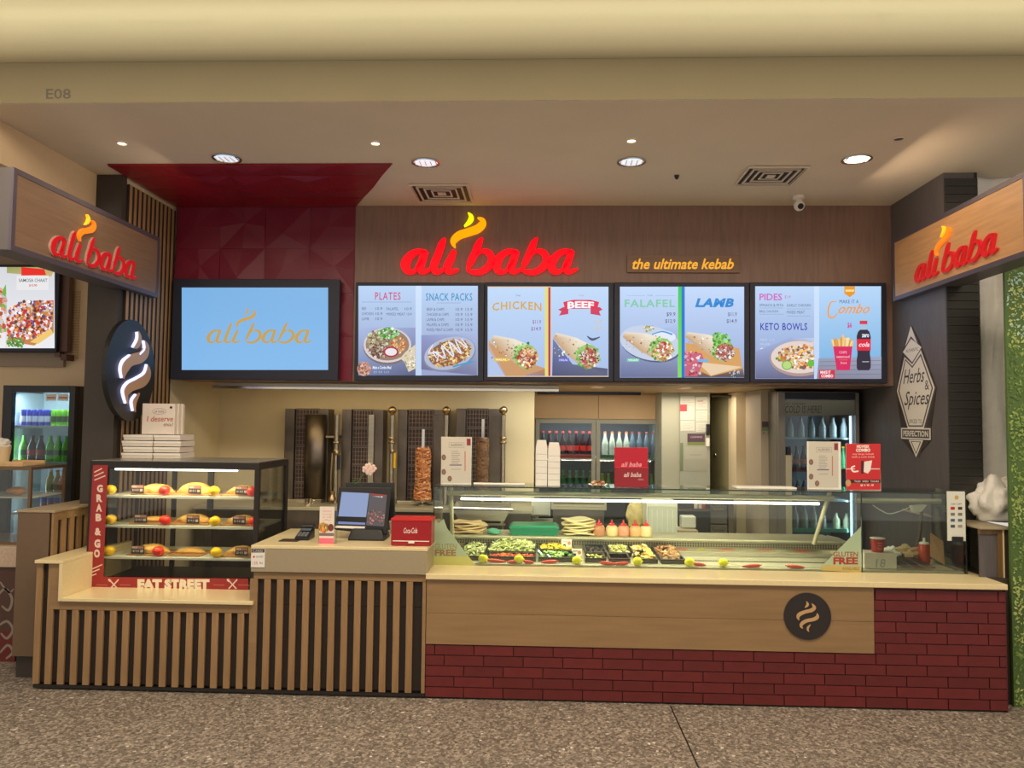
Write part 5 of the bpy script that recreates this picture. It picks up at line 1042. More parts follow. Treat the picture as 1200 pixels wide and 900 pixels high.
ob('brochure', B().box(g[0], g[1], YT+.025, YT+.04, ztg+.002, g[5]), mrd, t_, bev=.002); zz = P(740, 547.5, YT).z; ob('pocket', B().box(g[0], g[1], YT, YT+.022, ztg+.001, zz), mrd2, t_, bev=.002); ob('pocket_lip', B().box(g[0], g[1], YT-.002, YT+.002, zz-.004, zz+.002), mat('holder_lip', (232, 40, 60), .3), t_)
pr = Print(onY(YT-.0008), (0, -1, 0)); pr.text('ali baba', 731, 553.5, 751.5, 559, (226, 200, 200), .02, .3); pr.text('menu', 748, 561, 754, 563, (206, 160, 160)); pr.build('pocket_print', M_PRINT, t_); pr = Print(onY(YT+.0245), (0, -1, 0)); pr.text('ali baba', 728, 541.5, 752, 547, (232, 170, 180), .02, .3); pr.build('brochure_print', M_PRINT, t_)

# right end of the display: cup, box, bags, bottle, lamp
def Zr(px, py): return PZ(px, py, zw+.001)
g = bx(1013, 648, 1051, 670, GY+.06, .12); wb = thing('white_carton_box', 'white box with handwritten number under the red cup', 'box', ((g[0]+g[1])/2, GY+.06, zw)); ob('carton', B().box(g[0], g[1], GY+.06, GY+.18, zw+.013, g[5]), M_CARD, wb, bev=.003)
pr = Print(onY(GY+.0595), (0, -1, 0)); pr.text('18', 1026, 655, 1038, 665, (170, 166, 160), .01, .1); pr.build('handwriting', M_PRINT, wb)
zc2 = g[5]; c = P(1028.5, 645, GY+.10); c.z = zc2; t_ = thing('red_paper_cup', 'red paper cup with white rim on the white box', 'cup', c); hc = P(1028, 630, c.y).z-zc2
ob('cup', B().lathe(c, [(.034, .001), (.043, hc-.006)], 24), mat('cup_red', (170, 44, 40), .45), t_, smooth=True); ob('rim', B().lathe(c, [(.044, hc-.006), (.047, hc-.003), (.044, hc)], 24), M_WHITE, t_, smooth=True)
pr = Print(lambda a, b_: c+Vector(((.037+.004*(1-b_))*math.sin((a-.5)*1.6)*1.02, -(.039+.0045*(1-b_))*math.cos((a-.5)*1.6)*1.0-.0008, hc*(1-b_))), (0, -1, 0))
for k in range(3): pr.text(('seasoned', 'crunchy', 'hot')[k], .25, .25+.2*k, .75, .36+.2*k, (230, 190, 180))
pr.build('cup_lettering', M_PRINT, t_)
q = random.Random(3); c = P(1063, 648, GY+.36); c.z = zw+.06
b = B(); b.ball(c, .075, 16, (1.3, .9, .7), .7); tag(ob('crumpled_paper_bag', b, mat('kraft_paper', (196, 170, 130), .7, bump=.4, bscale=20), loc=(c.x, c.y, zw), smooth=False), 'crumpled kraft paper bags behind the red cup', 'paper bag')
c = Vector((P(1043, 646, GY+.34).x, GY+.34, zw+.05)); tag(ob('white_paper_bag', B().ball(c, .07, 14, (.9, .8, .8), .5), M_WHITE, loc=(c.x, c.y, zw)), 'crumpled white paper behind the red cup', 'paper bag')
c = P(1083, 640, GY+.30); c.z = zw+.013; t_ = thing('sauce_dispenser', 'red sauce dispenser bottle with white pump inside the right glass', 'sauce bottle', c); ob('bottle_body', B().lathe(c, [(.034, 0), (.036, .01), (.036, .115), (.030, .125)], 18), mat('sauce_red', (200, 70, 44), .35), t_, smooth=True); ob('pump', B().lathe(c, [(.032, .125), (.030, .135), (.008, .14), (.007, .165)], 14), M_WHITE, t_, smooth=True)
a0 = P(1091, 625, GY+.2); a1 = P(1107, 658, GY+.12); tag(ob('cardboard_sheet', B().prism([P(1090, 624, GY+.22), P(1105, 634, GY+.16), P(1107, 662, GY+.10), P(1090, 652, GY+.18)], (.004, .004, 0)), mat('cardboard', (170, 128, 88), .7, var=.1), loc=(a1.x, a1.y, a1.z)), 'brown cardboard sheet leaning inside the right glass', 'cardboard')
t_ = thing('heat_lamp', 'white jointed lamp with a hanging cable behind the right glass', 'lamp', P(1075, 595, GY+.4)); y_ = GY+.4
ob('shade', B().prism([P(1069, 593, y_), P(1087, 592, y_), P(1080, 600, y_), P(1071, 600, y_)], (0, .05, 0)), M_WHITEP, t_, bev=.004); ob('arm', B().tube([P(1080, 598, y_+.02), P(1078, 622, y_+.02), P(1073, 650, y_+.02)], .012, 8), M_STEELD, t_); ob('cable', B().tube([P(*p, y_-.05) for p in spline([(1023, 592), (1032, 598), (1042, 602), (1055, 599), (1067, 594)])], .0035, 6), M_WHITEP, t_)
t_ = thing('tray_rack', 'sloping stainless tray rack inside the right glass', 'rack', (P(1075, 665, GY+.2).x, GY+.2, zw+.013))
for k in range(3):
    a, c_ = P(1055+k*14, 664, GY+.12).x, P(1067+k*14, 664, GY+.12).x; ob('tray', B().prism([Vector((a, GY+.10, zw+.014)), Vector((c_, GY+.10, zw+.014)), Vector((c_-.08, GY+.40, zw+.075)), Vector((a-.08, GY+.40, zw+.075))], (0, 0, .006)), M_STEELD if k != 1 else M_PAN, t_, bev=.002)
# right pony wall with frame, sheeting and bag
xp0, xp1 = P(1163, 650, GY+.02).x, xe+.02
pony = thing('right_side_partition', 'dark low partition with timber edge at the right end of the counter', 'partition', (xp0, GY, zw)); zpt = P(1150, 613, GY+.1).z
ob('panel', B().box(xp0+.002, xp1+.12, GY-.10, GY+.9, zw+.001, zpt-.013), M_COLUMN, pony); ob('cap', B().box(xp0-.15, xp1+.14, GY-.12, GY+.9, zpt-.012, zpt), M_STONED, pony, bev=.002); ob('base_panel', B().box(xe+.006, xp1+.12, CY+.14, GY+.9, 0, zw), M_COLUMN, pony)
ob('edge_trim', B().box(xp0-.006, xp0+.0015, GY-.105, GY-.08, zw+.001, zpt-.013), M_STONE, pony)
mst = wood('dark_frame_wood', (120, 92, 58), axis=2); ob('frame_stile', B().box(xp0-.035, xp0-.007, GY-.10, GY-.075, zw+.001, zpt-.013), mst, pony); ob('frame_rail', B().box(xp0-.14, xp0-.036, GY-.10, GY-.075, zpt-.04, zpt-.013), mst, pony); ob('dark_infill', B().box(xp0-.14, xp0-.036, GY-.09, GY-.08, zw+.001, zpt-.041), M_HERB, pony)
def cloth(name, label, cat, fn, nu, nv, ma, loc):
    b = B(); b.v = [Vector(fn(i/nu, j/nv)) for j in range(nv+1) for i in range(nu+1)]; b.f = [(j*(nu+1)+i, j*(nu+1)+i+1, (j+1)*(nu+1)+i+1, (j+1)*(nu+1)+i) for j in range(nv) for i in range(nu)]
    o = ob(name, b, ma, loc=loc, smooth=True); s = o.modifiers.new('thick', 'SOLIDIFY'); s.thickness = .003; return tag(o, label, cat)
M_SHEET = mat('white_plastic_sheet', (240, 236, 230), .35, var=.04)
xs0, xs1 = XR+ww+.01, XR+ww+.6
def sheetf(u, v):
    x = xs0+(xs1-xs0)*u; z = zpt+.02+(ZC-.01-zpt-.02)*v; d = .05*noise.noise(Vector((u*3.5+v*1.2, v*2.2, 1)))+.03*abs(noise.noise(Vector((u*9-v*2, v*4, 3))))+.02*math.sin(u*16+v*4)
    return (x+.03*noise.noise(Vector((v*3, 5, u))), yrf+.10+d, z)
cloth('plastic_dust_sheet', 'hanging white plastic dust sheet right of the dark column', 'dust sheet', sheetf, 40, 90, M_SHEET, (xs0, yrf+.1, zpt))
c = P(1163, 590, GY+.22); c.z = zpt+.09
def bagf(u, v):
    a = 2*PI*u; ph = PI*(v*.98+.01); n_ = Vector((math.cos(a)*math.sin(ph), math.sin(a)*math.sin(ph), -math.cos(ph))); w = 1+.35*noise.noise(n_*2.2+Vector((3, 1, 4)))+.14*abs(noise.noise(n_*6))
    return (c.x+.03+n_.x*.155*w, c.y+n_.y*.13*w, max(zpt+.004, c.z+n_.z*.155*w+.02+.06*max(0, n_.x)))
cloth('plastic_sheet_bundle', 'bunched white plastic sheeting on top of the right partition', 'dust sheet', bagf, 40, 28, M_SHEET, (c.x, c.y, zpt))
# foliage printed hoarding
xh = P(1181, 600, CY+.12).x; YH = CY+.10; zh = P(1190, 312, YH).z
t_ = thing('foliage_hoarding', 'tall hoarding board printed with green foliage at the right edge', 'hoarding', (xh+.4, YH, 0)); ob('board', B().box(xh, xh+1.2, YH, YH+.02, 0, zh), mat('hoarding_green', (80, 106, 52), .6), t_)
pr = Print(lambda a, b_: Vector((xh+a, YH-.0005, b_)), (0, -1, 0), 2e-6); q = random.Random(2)
for k in range(3800):
    a, z = q.uniform(.012, .5), q.uniform(.01, zh-.02); s = noise.noise(Vector((a*3, z*2.3, 0)))+.45*noise.noise(Vector((a*9, z*9, 4))); s = .5+s+q.uniform(-.2, .2)
    lo_c, mi, hi_c = (76, 106, 52), (128, 156, 74), (184, 196, 116); s = max(0, min(1, s)); col = tuple((lo_c[i]+(mi[i]-lo_c[i])*s*2) if s < .5 else (mi[i]+(hi_c[i]-mi[i])*(s-.5)*2) for i in range(3))
    if z > zh-.45 and q.random() < .4: col = (170, 206, 190)
    r = q.uniform(.006, .016); t1 = q.uniform(0, PI); pr.poly([(a+r*math.cos(t1), z+r*math.sin(t1)), (a+r*.5*math.cos(t1+1.6), z+r*.5*math.sin(t1+1.6)), (a-r*math.cos(t1), z-r*math.sin(t1)), (a-r*.5*math.cos(t1+1.6), z-r*.5*math.sin(t1+1.6))], col)
pr.build('foliage_print', M_PRINT, t_)

# ================================================================== KITCHEN
YB, zbn = 6.40, P(420, 595, 6.4).z
M_MESH = mat('burner_mesh', (74, 60, 56), .5, .6, var=.3, vscale=30); M_GRID = mat('burner_grid', (150, 136, 130), .4, .8)
xb0, xb1 = XL+.02, P(722, 600, YB).x
t = thing('kitchen_bench', 'stainless kitchen bench along the back wall under the grills', 'bench', ((xb0+xb1)/2, YB, 0)); ob('benchtop', B().box(xb0, xk, YB, KY-.01, zbn-.03, zbn), M_STEELL, t, bev=.003); ob('cabinet', B().box(xb0+.01, xk-.02, YB+.03, KY-.02, 0, zbn-.031), M_STEELD, t)
# tiled splashback piece seen through the glass
x0_, x1_ = P(590, 610, KY-.03).x, P(626, 610, KY-.03).x
def grill(pa, pb, top, idx, label):
    Yg = KY-.20; xa_, xb_ = P(pa, 530, Yg).x, P(pb, 530, Yg).x; z1_ = P((pa+pb)/2, top, Yg).z; z0_ = zbn+.001
    t = thing('kebab_grill', label, 'grill', ((xa_+xb_)/2, Yg, z0_)); w = xb_-xa_; sd = .10 if idx in (0, 1) else .08
    ob('back_housing', B().box(xa_, xb_, Yg+.06, KY-.012, z0_, z1_), M_STEELD, t)
    ob('side_shield', B().box(xa_, xa_+.085, Yg, Yg+.055, z0_, z1_), M_STEELD, t, bev=.003); rs = .12 if idx > 1 else .09
    ob('side_shield', B().box(xb_-rs, xb_, Yg+(.0), Yg+.055, z0_, z1_-(0 if idx < 2 else .05)), M_STEELD, t, bev=.003)
    hb_ = (z1_-z0_)/5
    for k in range(5):
        za, zb2 = z0_+k*hb_+.006, z0_+(k+1)*hb_-.006; xA, xB = xa_+.09, xb_-rs-.005
        pnl = ob('burner_panel', B().box(xA, xB, Yg+.04, Yg+.058, za, zb2), M_MESH, t); b = B(); nv = 7
        for i in range(nv+1): x = xA+.004+(xB-xA-.008)*i/nv; b.box(x-.0016, x+.0016, Yg+.034, Yg+.038, za, zb2)
        for j in range(5): z = za+.004+(zb2-za-.008)*j/4; b.box(xA, xB, Yg+.030, Yg+.0338, z-.0016, z+.0016)
        ob('grid', b, M_GRID, pnl)
        ob('cross_bar', B().box(xA, xB, Yg+.028, Yg+.058, zb2+.002, zb2+.010), M_STEELD, t)
    ob('drip_tray', B().box(xa_+.02, xb_-.02, Yg-.10, Yg-.002, z0_, z0_+.03), M_STEEL, t, bev=.003)
    if idx == 0:
        b = B(); cx_ = P(368, 530, Yg-.06).x; R_ = .095; n = 14; zt_ = P(368, 486, Yg).z; pts = [(cx_-R_*math.cos(PI*k/n), Yg-.02-R_*.7*math.sin(PI*k/n)) for k in range(n+1)]
        b.v = [Vector((x, y, z0_+.031)) for x, y in pts]+[Vector((x, y, zt_)) for x, y in pts]; b.f = [(k, k+1, n+2+k, n+1+k) for k in range(n)]
        o = ob('curved_reflector', b, M_STEELD, t, smooth=True); s = o.modifiers.new('s', 'SOLIDIFY'); s.thickness = .003
    if idx == 1: ob('reflector_plate', B().box(P(432, 530, Yg).x, P(438.5, 530, Yg).x, Yg-.03, Yg-.005, z0_+.031, P(436, 486, Yg).z), M_STEEL, t, bev=.002)
    return t
grill(333, 384, 479, 0, 'first kebab grill from the left, with a curved steel reflector')
grill(400, 448.5, 480, 1, 'second kebab grill, empty, behind the sales terminal')
grill(465.5, 523, 480, 2, 'third kebab grill, behind the cooked meat skewer')
grill(534, 588, 479, 3, 'fourth kebab grill, behind the raw brown meat skewer')
# skewers
Ys = KY-.36
def doner(pa, pb, ya2, yb2, label, pal, seed, cooked):
    cx_ = P((pa+pb)/2, 550, Ys).x; zt_, zb2 = P(490, ya2, Ys).z, P(490, yb2, Ys).z; R_ = (P(pb, 550, Ys).x-P(pa, 550, Ys).x)/2
    t = thing('doner_skewer', label, 'kebab skewer', (cx_, Ys, zbn)); q = random.Random(seed); H_ = zt_-zb2
    ob('spit_rod', B().box(cx_-.012, cx_+.012, Ys-.006, Ys+.006, zbn+.02, zt_+.16), M_CHROME, t); ob('base_plate', B().lathe((cx_, Ys, zb2-.012), [(R_*1.15, 0), (R_*1.15, .008)], 24), M_STEEL, t)
    ob('rod_foot', B().lathe((cx_, Ys, zbn), [(.05, .001), (.05, .012), (.018, .018), (.018, zb2-zbn-.013)], 16), M_STEEL, t)
    b = B(); n = 22; K = 30; 
    pf = []
    for i in range(K+1):
        u = i/K; r = R_*(.84 if cooked else .9)*(.94+.12*math.sin(u*9+1)*(.5 if cooked else .1)); r *= min(1, (1.02-u)*(9 if cooked else 40)+.35); pf.append((r*(1-.12*u if cooked else 1.0+.06*(u-.5)), zb2+H_*u))
    o = len(b.v)
    for i, (r, z) in enumerate(pf):
        for k in range(n): a = 2*PI*k/n; rr = r*(1+(.07 if cooked else .03)*noise.noise(Vector((math.cos(a)*2, math.sin(a)*2, z*22)))); b.v.append(Vector((cx_+rr*math.cos(a), Ys+rr*math.sin(a), z)))
    for i in range(K):
        for k in range(n): b.f.append((i*n+k, i*n+(k+1) % n, (i+1)*n+(k+1) % n, (i+1)*n+k))
    b.f.append(tuple(range(n-1, -1, -1))); b.f.append(tuple(K*n+k for k in range(n))); ob('meat_core', b, mat('meat_%d' % seed, pal[0], .5, var=.3, vscale=25, bump=.5, bscale=60), t, smooth=True)
    pc = []
    for k in range(900 if cooked else 240):
        a = q.uniform(0, 2*PI); u = q.random(); r = pf[int(u*K)][0]*(1.0 if cooked else 1.0); z = zb2+H_*u; c_ = q.choice(pal); g_ = q.uniform(.75, 1.15)
        R = Matrix.Rotation(a+PI/2, 3, 'Z') @ Matrix.Rotation(q.uniform(-.4, .4), 3, 'Y') @ Matrix.Rotation(q.uniform(-.5, .5), 3, 'X'); pc.append((Vector((cx_+r*math.cos(a), Ys+r*math.sin(a), z)), (q.uniform(.008, .02), .004 if cooked else .002, q.uniform(.003, .007)), R, tuple(min(255, v*g_) for v in c_)))
    o = cmesh('meat_slices', pc, attr_mat('meat_gloss', 0, .38) if 'meat_gloss' not in MATS else MATS['meat_gloss'], t); o['kind'] = 'stuff'
doner(484, 507, 524.5, 585, 'cooked orange-brown doner meat on a vertical spit', [(206, 132, 80), (228, 158, 98), (182, 106, 64), (240, 190, 134), (136, 76, 50)], 5, True)
doner(557.5, 573.5, 512, 572, 'dull brown cylindrical doner meat on a vertical spit behind the display', [(120, 90, 64), (134, 100, 72), (104, 78, 58)], 8, False)
# steel gas pipes with brass ball ends
def pole(px, y0, y1, label, ballt=True, lever=None, dark=False):
    Yq = KY-.28; x = P(px, 530, Yq).x; z1_ = P(px, y0, Yq).z; t = thing('gas_pipe_post', label, 'pipe', (x, Yq, zbn))
    ob('pipe', B().tube([(x, Yq, zbn+.001), (x, Yq, z1_)], .021, 14), M_STEEL, t, smooth=True)
    if ballt: zb_ = z1_+.03; ob('ball_finial', B().lathe((x, Yq, z1_), [(.022, 0), (.024, .008), (.012, .014), (.03, .026), (.038, .045), (.034, .062), (.018, .078), (.004, .082)], 18), M_BRASS, t, smooth=True)
    for yy in (515, 520) if ballt else (520, 530): zz = P(px, yy, Yq).z; ob('brass_collar', B().lathe((x, Yq, zz), [(.026, 0), (.032, .005), (.032, .016), (.026, .021)], 16), M_BRASS, t, smooth=True)
    if lever:
        zz = P(px, lever, Yq).z; ob('lever_handle', B().box(x+.022, x+.042, Yq-.03, Yq-.01, zz-.13, zz), mat('valve_yellow', (236, 190, 20), .4) if not dark else M_TVB, t, bev=.004)
        ob('valve_body', B().lathe((x+.01, Yq-.02, zz), [(.018, 0), (.024, .01), (.018, .03)], 12), M_BRASS, t, smooth=True)
    if not ballt:
        ob('hose', B().tube([(x-.03, Yq-.02, P(px, 531, Yq).z), (x-.035, Yq-.03, P(px, 560, Yq).z), (x-.03, Yq-.03, zbn+.03)], .008, 8), M_BRASS, t); ob('wall_bracket', B().box(x-.10, x-.02, Yq+.01, KY-.012, P(px, 512, Yq).z-.008, P(px, 512, Yq).z+.008), M_BRASS, t)
        ob('elbow', B().lathe((x-.02, Yq-.03, zbn+.02), [(.02, 0), (.034, .01), (.034, .03), (.02, .045), (.02, .07), (.03, .08), (.02, .09)], 14), M_BRASS, t, smooth=True)
pole(394, 486, 590, 'steel gas pipe with brass fittings and dark lever between the first two grills', False, 533, True)
pole(459, 487, 590, 'steel pipe with brass ball top and yellow lever left of the meat skewer', True, 531)
pole(522.5, 487, 590, 'steel pipe with brass ball top right of the third grill')
pole(589.5, 487, 590, 'steel pipe with brass ball top right of the fourth grill')
# bench things
def simple(name, label, cat, g, ma, bev=.004, grp=None): return tag(ob(name, B().box(*g), ma, loc=((g[0]+g[1])/2, g[2], g[4]), bev=bev), label, cat, grp)
c = P(361, 592, YB+.12); c.z = zbn; t_ = thing('steel_shaker', 'small steel shaker on the bench before the first grill', 'shaker', c); ob('cup_body', B().lathe(c, [(.03, .001), (.032, .06)], 16), M_CHROME, t_, smooth=True); ob('handle', B().tube([c+Vector((.03, 0, .05)), c+Vector((.055, 0, .04)), c+Vector((.055, 0, .02)), c+Vector((.03, 0, .01))], .004, 6), M_CHROME, t_)
# warming pan (slanted stainless tray) and rack on the bench behind the glass
Yt = 6.05
zbb = P(560, 632, Yt).z
t_ = thing('meat_catch_tray', 'large slanted stainless tray with lip on a stand, behind the display glass', 'tray', (P(570, 612, Yt).x, Yt, zbb))
b = B(); top = [P(530, 595, Yt), P(598, 597, Yt)]; bot = [P(537, 609, Yt), P(591, 611, Yt)]
b.v = [top[0], top[1], bot[1], bot[0]]+[v+Vector((0, .30, .02)) for v in (top[0], top[1], bot[1], bot[0])]; b.f = [(0, 1, 2, 3), (1, 5, 6, 2), (0, 3, 7, 4), (3, 2, 6, 7), (4, 7, 6, 5)]; ob('tray_body', b, M_STEEL, t_)
ob('tray_lip', B().tube([top[0]+Vector((-.02, -.006, 0)), top[1]+Vector((.02, -.006, 0))], .012, 8), M_CHROME, t_); 
for px in (541, 588): x = P(px, 615, Yt).x; ob('leg', B().box(x-.012, x+.012, Yt+.05, Yt+.075, zbb-.3, P(px, 610, Yt).z), M_STEEL, t_)
b = B(); 
for k in range(14): x = P(536, 618, Yt).x+k*.026; b.box(x, x+.012, Yt+.02, Yt+.03, P(560, 626, Yt).z, P(560, 617, Yt).z)
ob('slotted_guard', b, M_STEELD, t_); ob('guard_rail', B().box(P(534, 616, Yt).x, P(592, 616, Yt).x, Yt+.015, Yt+.035, P(560, 616, Yt).z, P(560, 613.5, Yt).z), M_STEEL, t_)
# lower rear bench run carrying them
xq0, xq1 = P(512, 640, 6.05).x, P(722, 640, 6.05).x
t_ = thing('service_bench', 'stainless service bench behind the glass display', 'bench', ((xq0+xq1)/2, 6.04, 0)); ob('benchtop', B().box(xq0, xq1, 6.03, YB-.01, zbb-.33, zbb-.305), M_STEELL, t_, bev=.003); 
for px in (518, 714): x = P(px, 640, 6.1).x; ob('leg', B().box(x-.02, x+.02, 6.1, 6.14, 0, zbb-.331), M_STEEL, t_)
# white dispenser, steel cover, wall tiles
YW = YB-.04
g = bx(622.5, 587, 645, 605, KY-.24, .16); t_ = thing('paper_towel_dispenser', 'white paper dispenser left of the steel cover', 'dispenser', ((g[0]+g[1])/2, KY-.24, g[4])); ob('case', B().box(*g), M_WHITEP, t_, bev=.004); ob('slot', B().box(g[0]+.01, g[1]-.01, KY-.242, KY-.2405, g[4]+.004, g[4]+.012), M_BLACK, t_); ob('shelf', B().box(g[0]-.05, g[1]+.05, KY-.26, KY-.012, g[4]-.06, g[4]-.045), M_STEELL, t_)
g = bx(645.5, 588, 711, 624, YB+.05, .2); t_ = thing('steel_food_warmer', 'wide stainless food warmer with a plain front behind the flatbreads', 'food warmer', ((g[0]+g[1])/2, YB+.05, g[4])); ob('stand', B().box(g[0]+.02, g[1]-.02, YB+.07, YB+.23, 0, zbn), M_STEELD, t_); ob('housing', B().box(g[0], g[1], YB+.05, YB+.25, zbn+.001, g[5]), M_STEELL, t_, bev=.006); ob('top_vent', B().box(g[0]+.02, g[1]-.02, YB+.046, YB+.0495, g[5]-.02, g[5]-.008), M_STEELD, t_); ob('front_door', B().box(g[0]+.03, g[1]-.03, YB+.044, YB+.0495, zbn+.03, g[5]-.035), M_STEEL, t_, bev=.002)
t_ = thing('tile_splashback', 'grey tiled splashback strip right of the fourth grill', 'splashback', (x0_, KY, zbn)); tw_ = P(600, 600, KY).z-P(600, 604.6, KY).z; zz = P(600, 586, KY-.01).z; b0 = None
for r in range(8):
    for c2_ in range(2):
        a = x0_+c2_*.14; b = B().box(a, a+.135, KY-.014, KY-.004, zz-(r+1)*.036+.003, zz-r*.036)
        if b0 is None: b0 = ob('tile', b, mat('grey_tile', (150, 144, 132), .3), t_)
        else: rep(b0, [(c2_*.14, 0, -r*.036)])
g = bx(737, 590, 757, 622, 6.2, .16); t_ = ob('bag_of_buns', B().ball(Vector(((g[0]+g[1])/2, 6.28, (g[4]+g[5])/2)), .13, 14, (.62, .5, .9), .35), mat('bun_bag', (226, 206, 140), .4, var=.2), loc=((g[0]+g[1])/2, 6.28, g[4]), smooth=True); tag(t_, 'yellowish plastic bag of buns hanging behind the sauce bottles', 'bag')
g = bx(757.5, 588, 794, 634, 6.0, .3); t_ = thing('white_equipment_cabinet', 'pale grey upright cabinet behind the right sauce bottle', 'cabinet', ((g[0]+g[1])/2, 6, 0)); ob('body', B().box(g[0], g[1], 6.0, 6.3, 0, g[5]), M_WHITEP, t_, bev=.004); ob('door', B().box(g[0]+.012, g[1]-.012, 5.985, 5.999, .1, g[5]-.035), mat('pale_grey_door', (190, 194, 182), .4), t_, bev=.003)
b = B(); 
for k in range(5): x = g[0]+.04+k*(g[1]-g[0]-.08)/4; b.box(x-.002, x+.002, 5.982, 5.9845, .15, g[5]-.06)
ob('door_rib', b, M_WHITEP, t_)
# dark shelving with drawers
Yv = 6.9; x0_, x1_ = P(795, 600, Yv).x, P(863, 600, Yv).x; zv = P(820, 588, Yv).z+.02
t_ = thing('dark_storage_unit', 'dark storage unit with drawers and an open shelf behind the display', 'cabinet', ((x0_+x1_)/2, Yv, 0)); xmid = P(833, 600, Yv).x
mdk = mat('dark_unit', (62, 62, 64), .5); ob('carcass', B().box(x0_, x1_, Yv+.1, Yv+.5, 0, zv), mdk, t_); ob('top_shelf', B().box(x0_, xmid, Yv, Yv+.1, P(815, 598, Yv).z-.01, P(815, 598, Yv).z+.01), M_STEELD, t_)
for k in range(3):
    za = zv-.05-(k+1)*.17; d_ = ob('drawer', B().box(xmid+.01, xmid+.16, Yv+.07, Yv+.099, za, za+.16), mat('drawer_grey', (104, 100, 92), .45), t_, bev=.004); ob('handle', B().box(xmid+.03, xmid+.13, Yv+.055, Yv+.0695, za+.12, za+.135), M_STEEL, d_)
ob('shutter', B().box(xmid+.17, x1_-.01, Yv+.06, Yv+.099, .1, zv-.06), mat('shutter_brown', (100, 90, 80), .5), t_)
zsh = P(815, 598, Yv).z+.01
for i, (px, col) in enumerate(((817, (206, 196, 186)), (822, (190, 186, 180)), (826, (170, 60, 50)))):
    c = Vector((P(px, 600, Yv).x, Yv+.05, zsh)); t2 = ob('small_jar', B().lathe(c, [(.018, .001), (.018, .05), (.012, .06)], 12), mat('jar%d' % i, col, .4), loc=c, smooth=True); tag(t2, ('white jar', 'pale grey jar', 'red jar')[i]+' on the dark unit shelf', 'jar', 'jars on the dark shelf')
g = bx(799, 605, 816, 619, 6.7, .15); simple('appliance_box', 'white boxy appliance before the dark storage unit', 'appliance', (g[0], g[1], 6.7, 6.82, g[4], g[5]), M_WHITEP, .012)
g = bx(795, 620, 818, 634, 6.6, .25); t_ = thing('cardboard_cartons', 'pale carton under the white appliance', 'carton', ((g[0]+g[1])/2, 6.6, 0)); ob('carton', B().box(g[0], g[1], 6.6, 6.85, 0, g[4]+.09), mat('pale_carton', (190, 176, 150), .7), t_, bev=.003)
# doors and panels to the right
Yd2 = 7.6
def doorpanel(pa, pb, top, Y, ma, nm, dep=.05, bottom=0):
    x0, x1 = P(pa, 540, Y).x, P(pb, 540, Y).x; z = min(P((pa+pb)/2, top, Y).z, ZK-.003); return struct(nm, B().box(x0, x1, Y, Y+dep, bottom, z), ma, loc=(x0, Y, 0))
wp = doorpanel(775.5, 796.5, 457, Yd2+.02, mat('white_panel', (176, 178, 160), .4), 'wall_white_panel', .5)
d1 = doorpanel(796.8, 832, 459, Yd2, mat('noticeboard_door', (168, 172, 158), .35), 'door_1')
pr = Print(onY(Yd2-.001), (0, -1, 0)); bg = (190, 192, 180)
for i, r_ in enumerate(((797.5, 464, 814, 492), (815.5, 465, 829, 480), (815.5, 481, 829, 494), (797.5, 493, 814, 505), (815.5, 495, 829, 506))):
    pr.rect(*r_, (206, 208, 198)); 
    for k in range(5): pr.line(r_[0]+2, r_[1]+3+k*2.2, r_[2]-2-(k % 2)*3, r_[1]+3+k*2.2, .35, (160, 160, 154))
pr.rect(796.8, 474, 805, 482, (190, 70, 80)); pr.line(817, 470, 824, 470, 1.2, (180, 120, 110)); pr.rect(805.5, 508, 826, 518, (88, 66, 84)); pr.text('CLEANING', 809, 511, 823, 513.2, (200, 180, 200)); pr.rect(805.5, 518, 826, 521.5, (120, 136, 74)); pr.rect(797, 519, 800.5, 552, (120, 136, 104)); pr.rect(802, 524, 829, 550, (176, 178, 166)); pr.line(808, 533, 822, 533, .6, (140, 140, 134)); pr.rect(802, 538, 829, 552, (168, 170, 156))
pr.build('notices', M_PRINT, d1); hx = P(829.5, 500, Yd2).x; ob('door_handle', B().box(hx-.02, hx+.01, Yd2-.05, Yd2-.001, 1.55, 1.66), M_PLASTIC, d1, bev=.006); ob('latch', B().box(hx-.02, hx+.012, Yd2-.03, Yd2-.001, 1.44, 1.52), M_WHITE, d1, bev=.004)
# olive door standing ajar
a, c_ = P(833, 540, Yd2+.3), P(862.5, 540, Yd2-.10); zt_ = ZK-.02
dd = struct('door_2', B().prism([Vector((a.x, Yd2+.3, 0)), Vector((c_.x, Yd2-.1, 0)), Vector((c_.x+.02, Yd2-.07, 0)), Vector((a.x+.02, Yd2+.33, 0))], (0, 0, zt_)), mat('olive_door', (140, 134, 100), .5), loc=(a.x, Yd2+.3, 0))
ob('door_closer', B().tube([Vector((c_.x-.03, Yd2-.13, zt_-.02)), Vector((c_.x-.2, Yd2-.0, zt_-.01))], .014, 8), M_STEELD, dd); ob('door_handle', B().ball(Vector((a.x+.03, Yd2+.22, 1.35)), .02, 8), M_CHROME, dd, smooth=True)
doorpanel(862.8, 878, 456, 7.3, M_CREAM, 'wall_cream_panel', .3); doorpanel(878.2, 892.5, 456, 7.25, M_CREAMP, 'wall_peach_panel', .3)
pl = doorpanel(892, 909, 452, 6.75, mat('pillar_grey', (168, 156, 138), .5), 'wall_grey_pillar', .5); pr = Print(onY(6.749), (0, -1, 0)); pr.rect(893, 494, 908.5, 500.5, (84, 68, 82)); pr.rect(893, 500.5, 908.5, 505, (120, 140, 90)); pr.ell(895, 507.5, .8, .8, (70, 60, 60)); pr.ell(906.5, 507.5, .8, .8, (70, 60, 60)); pr.build('sign_plate', M_PRINT, pl)
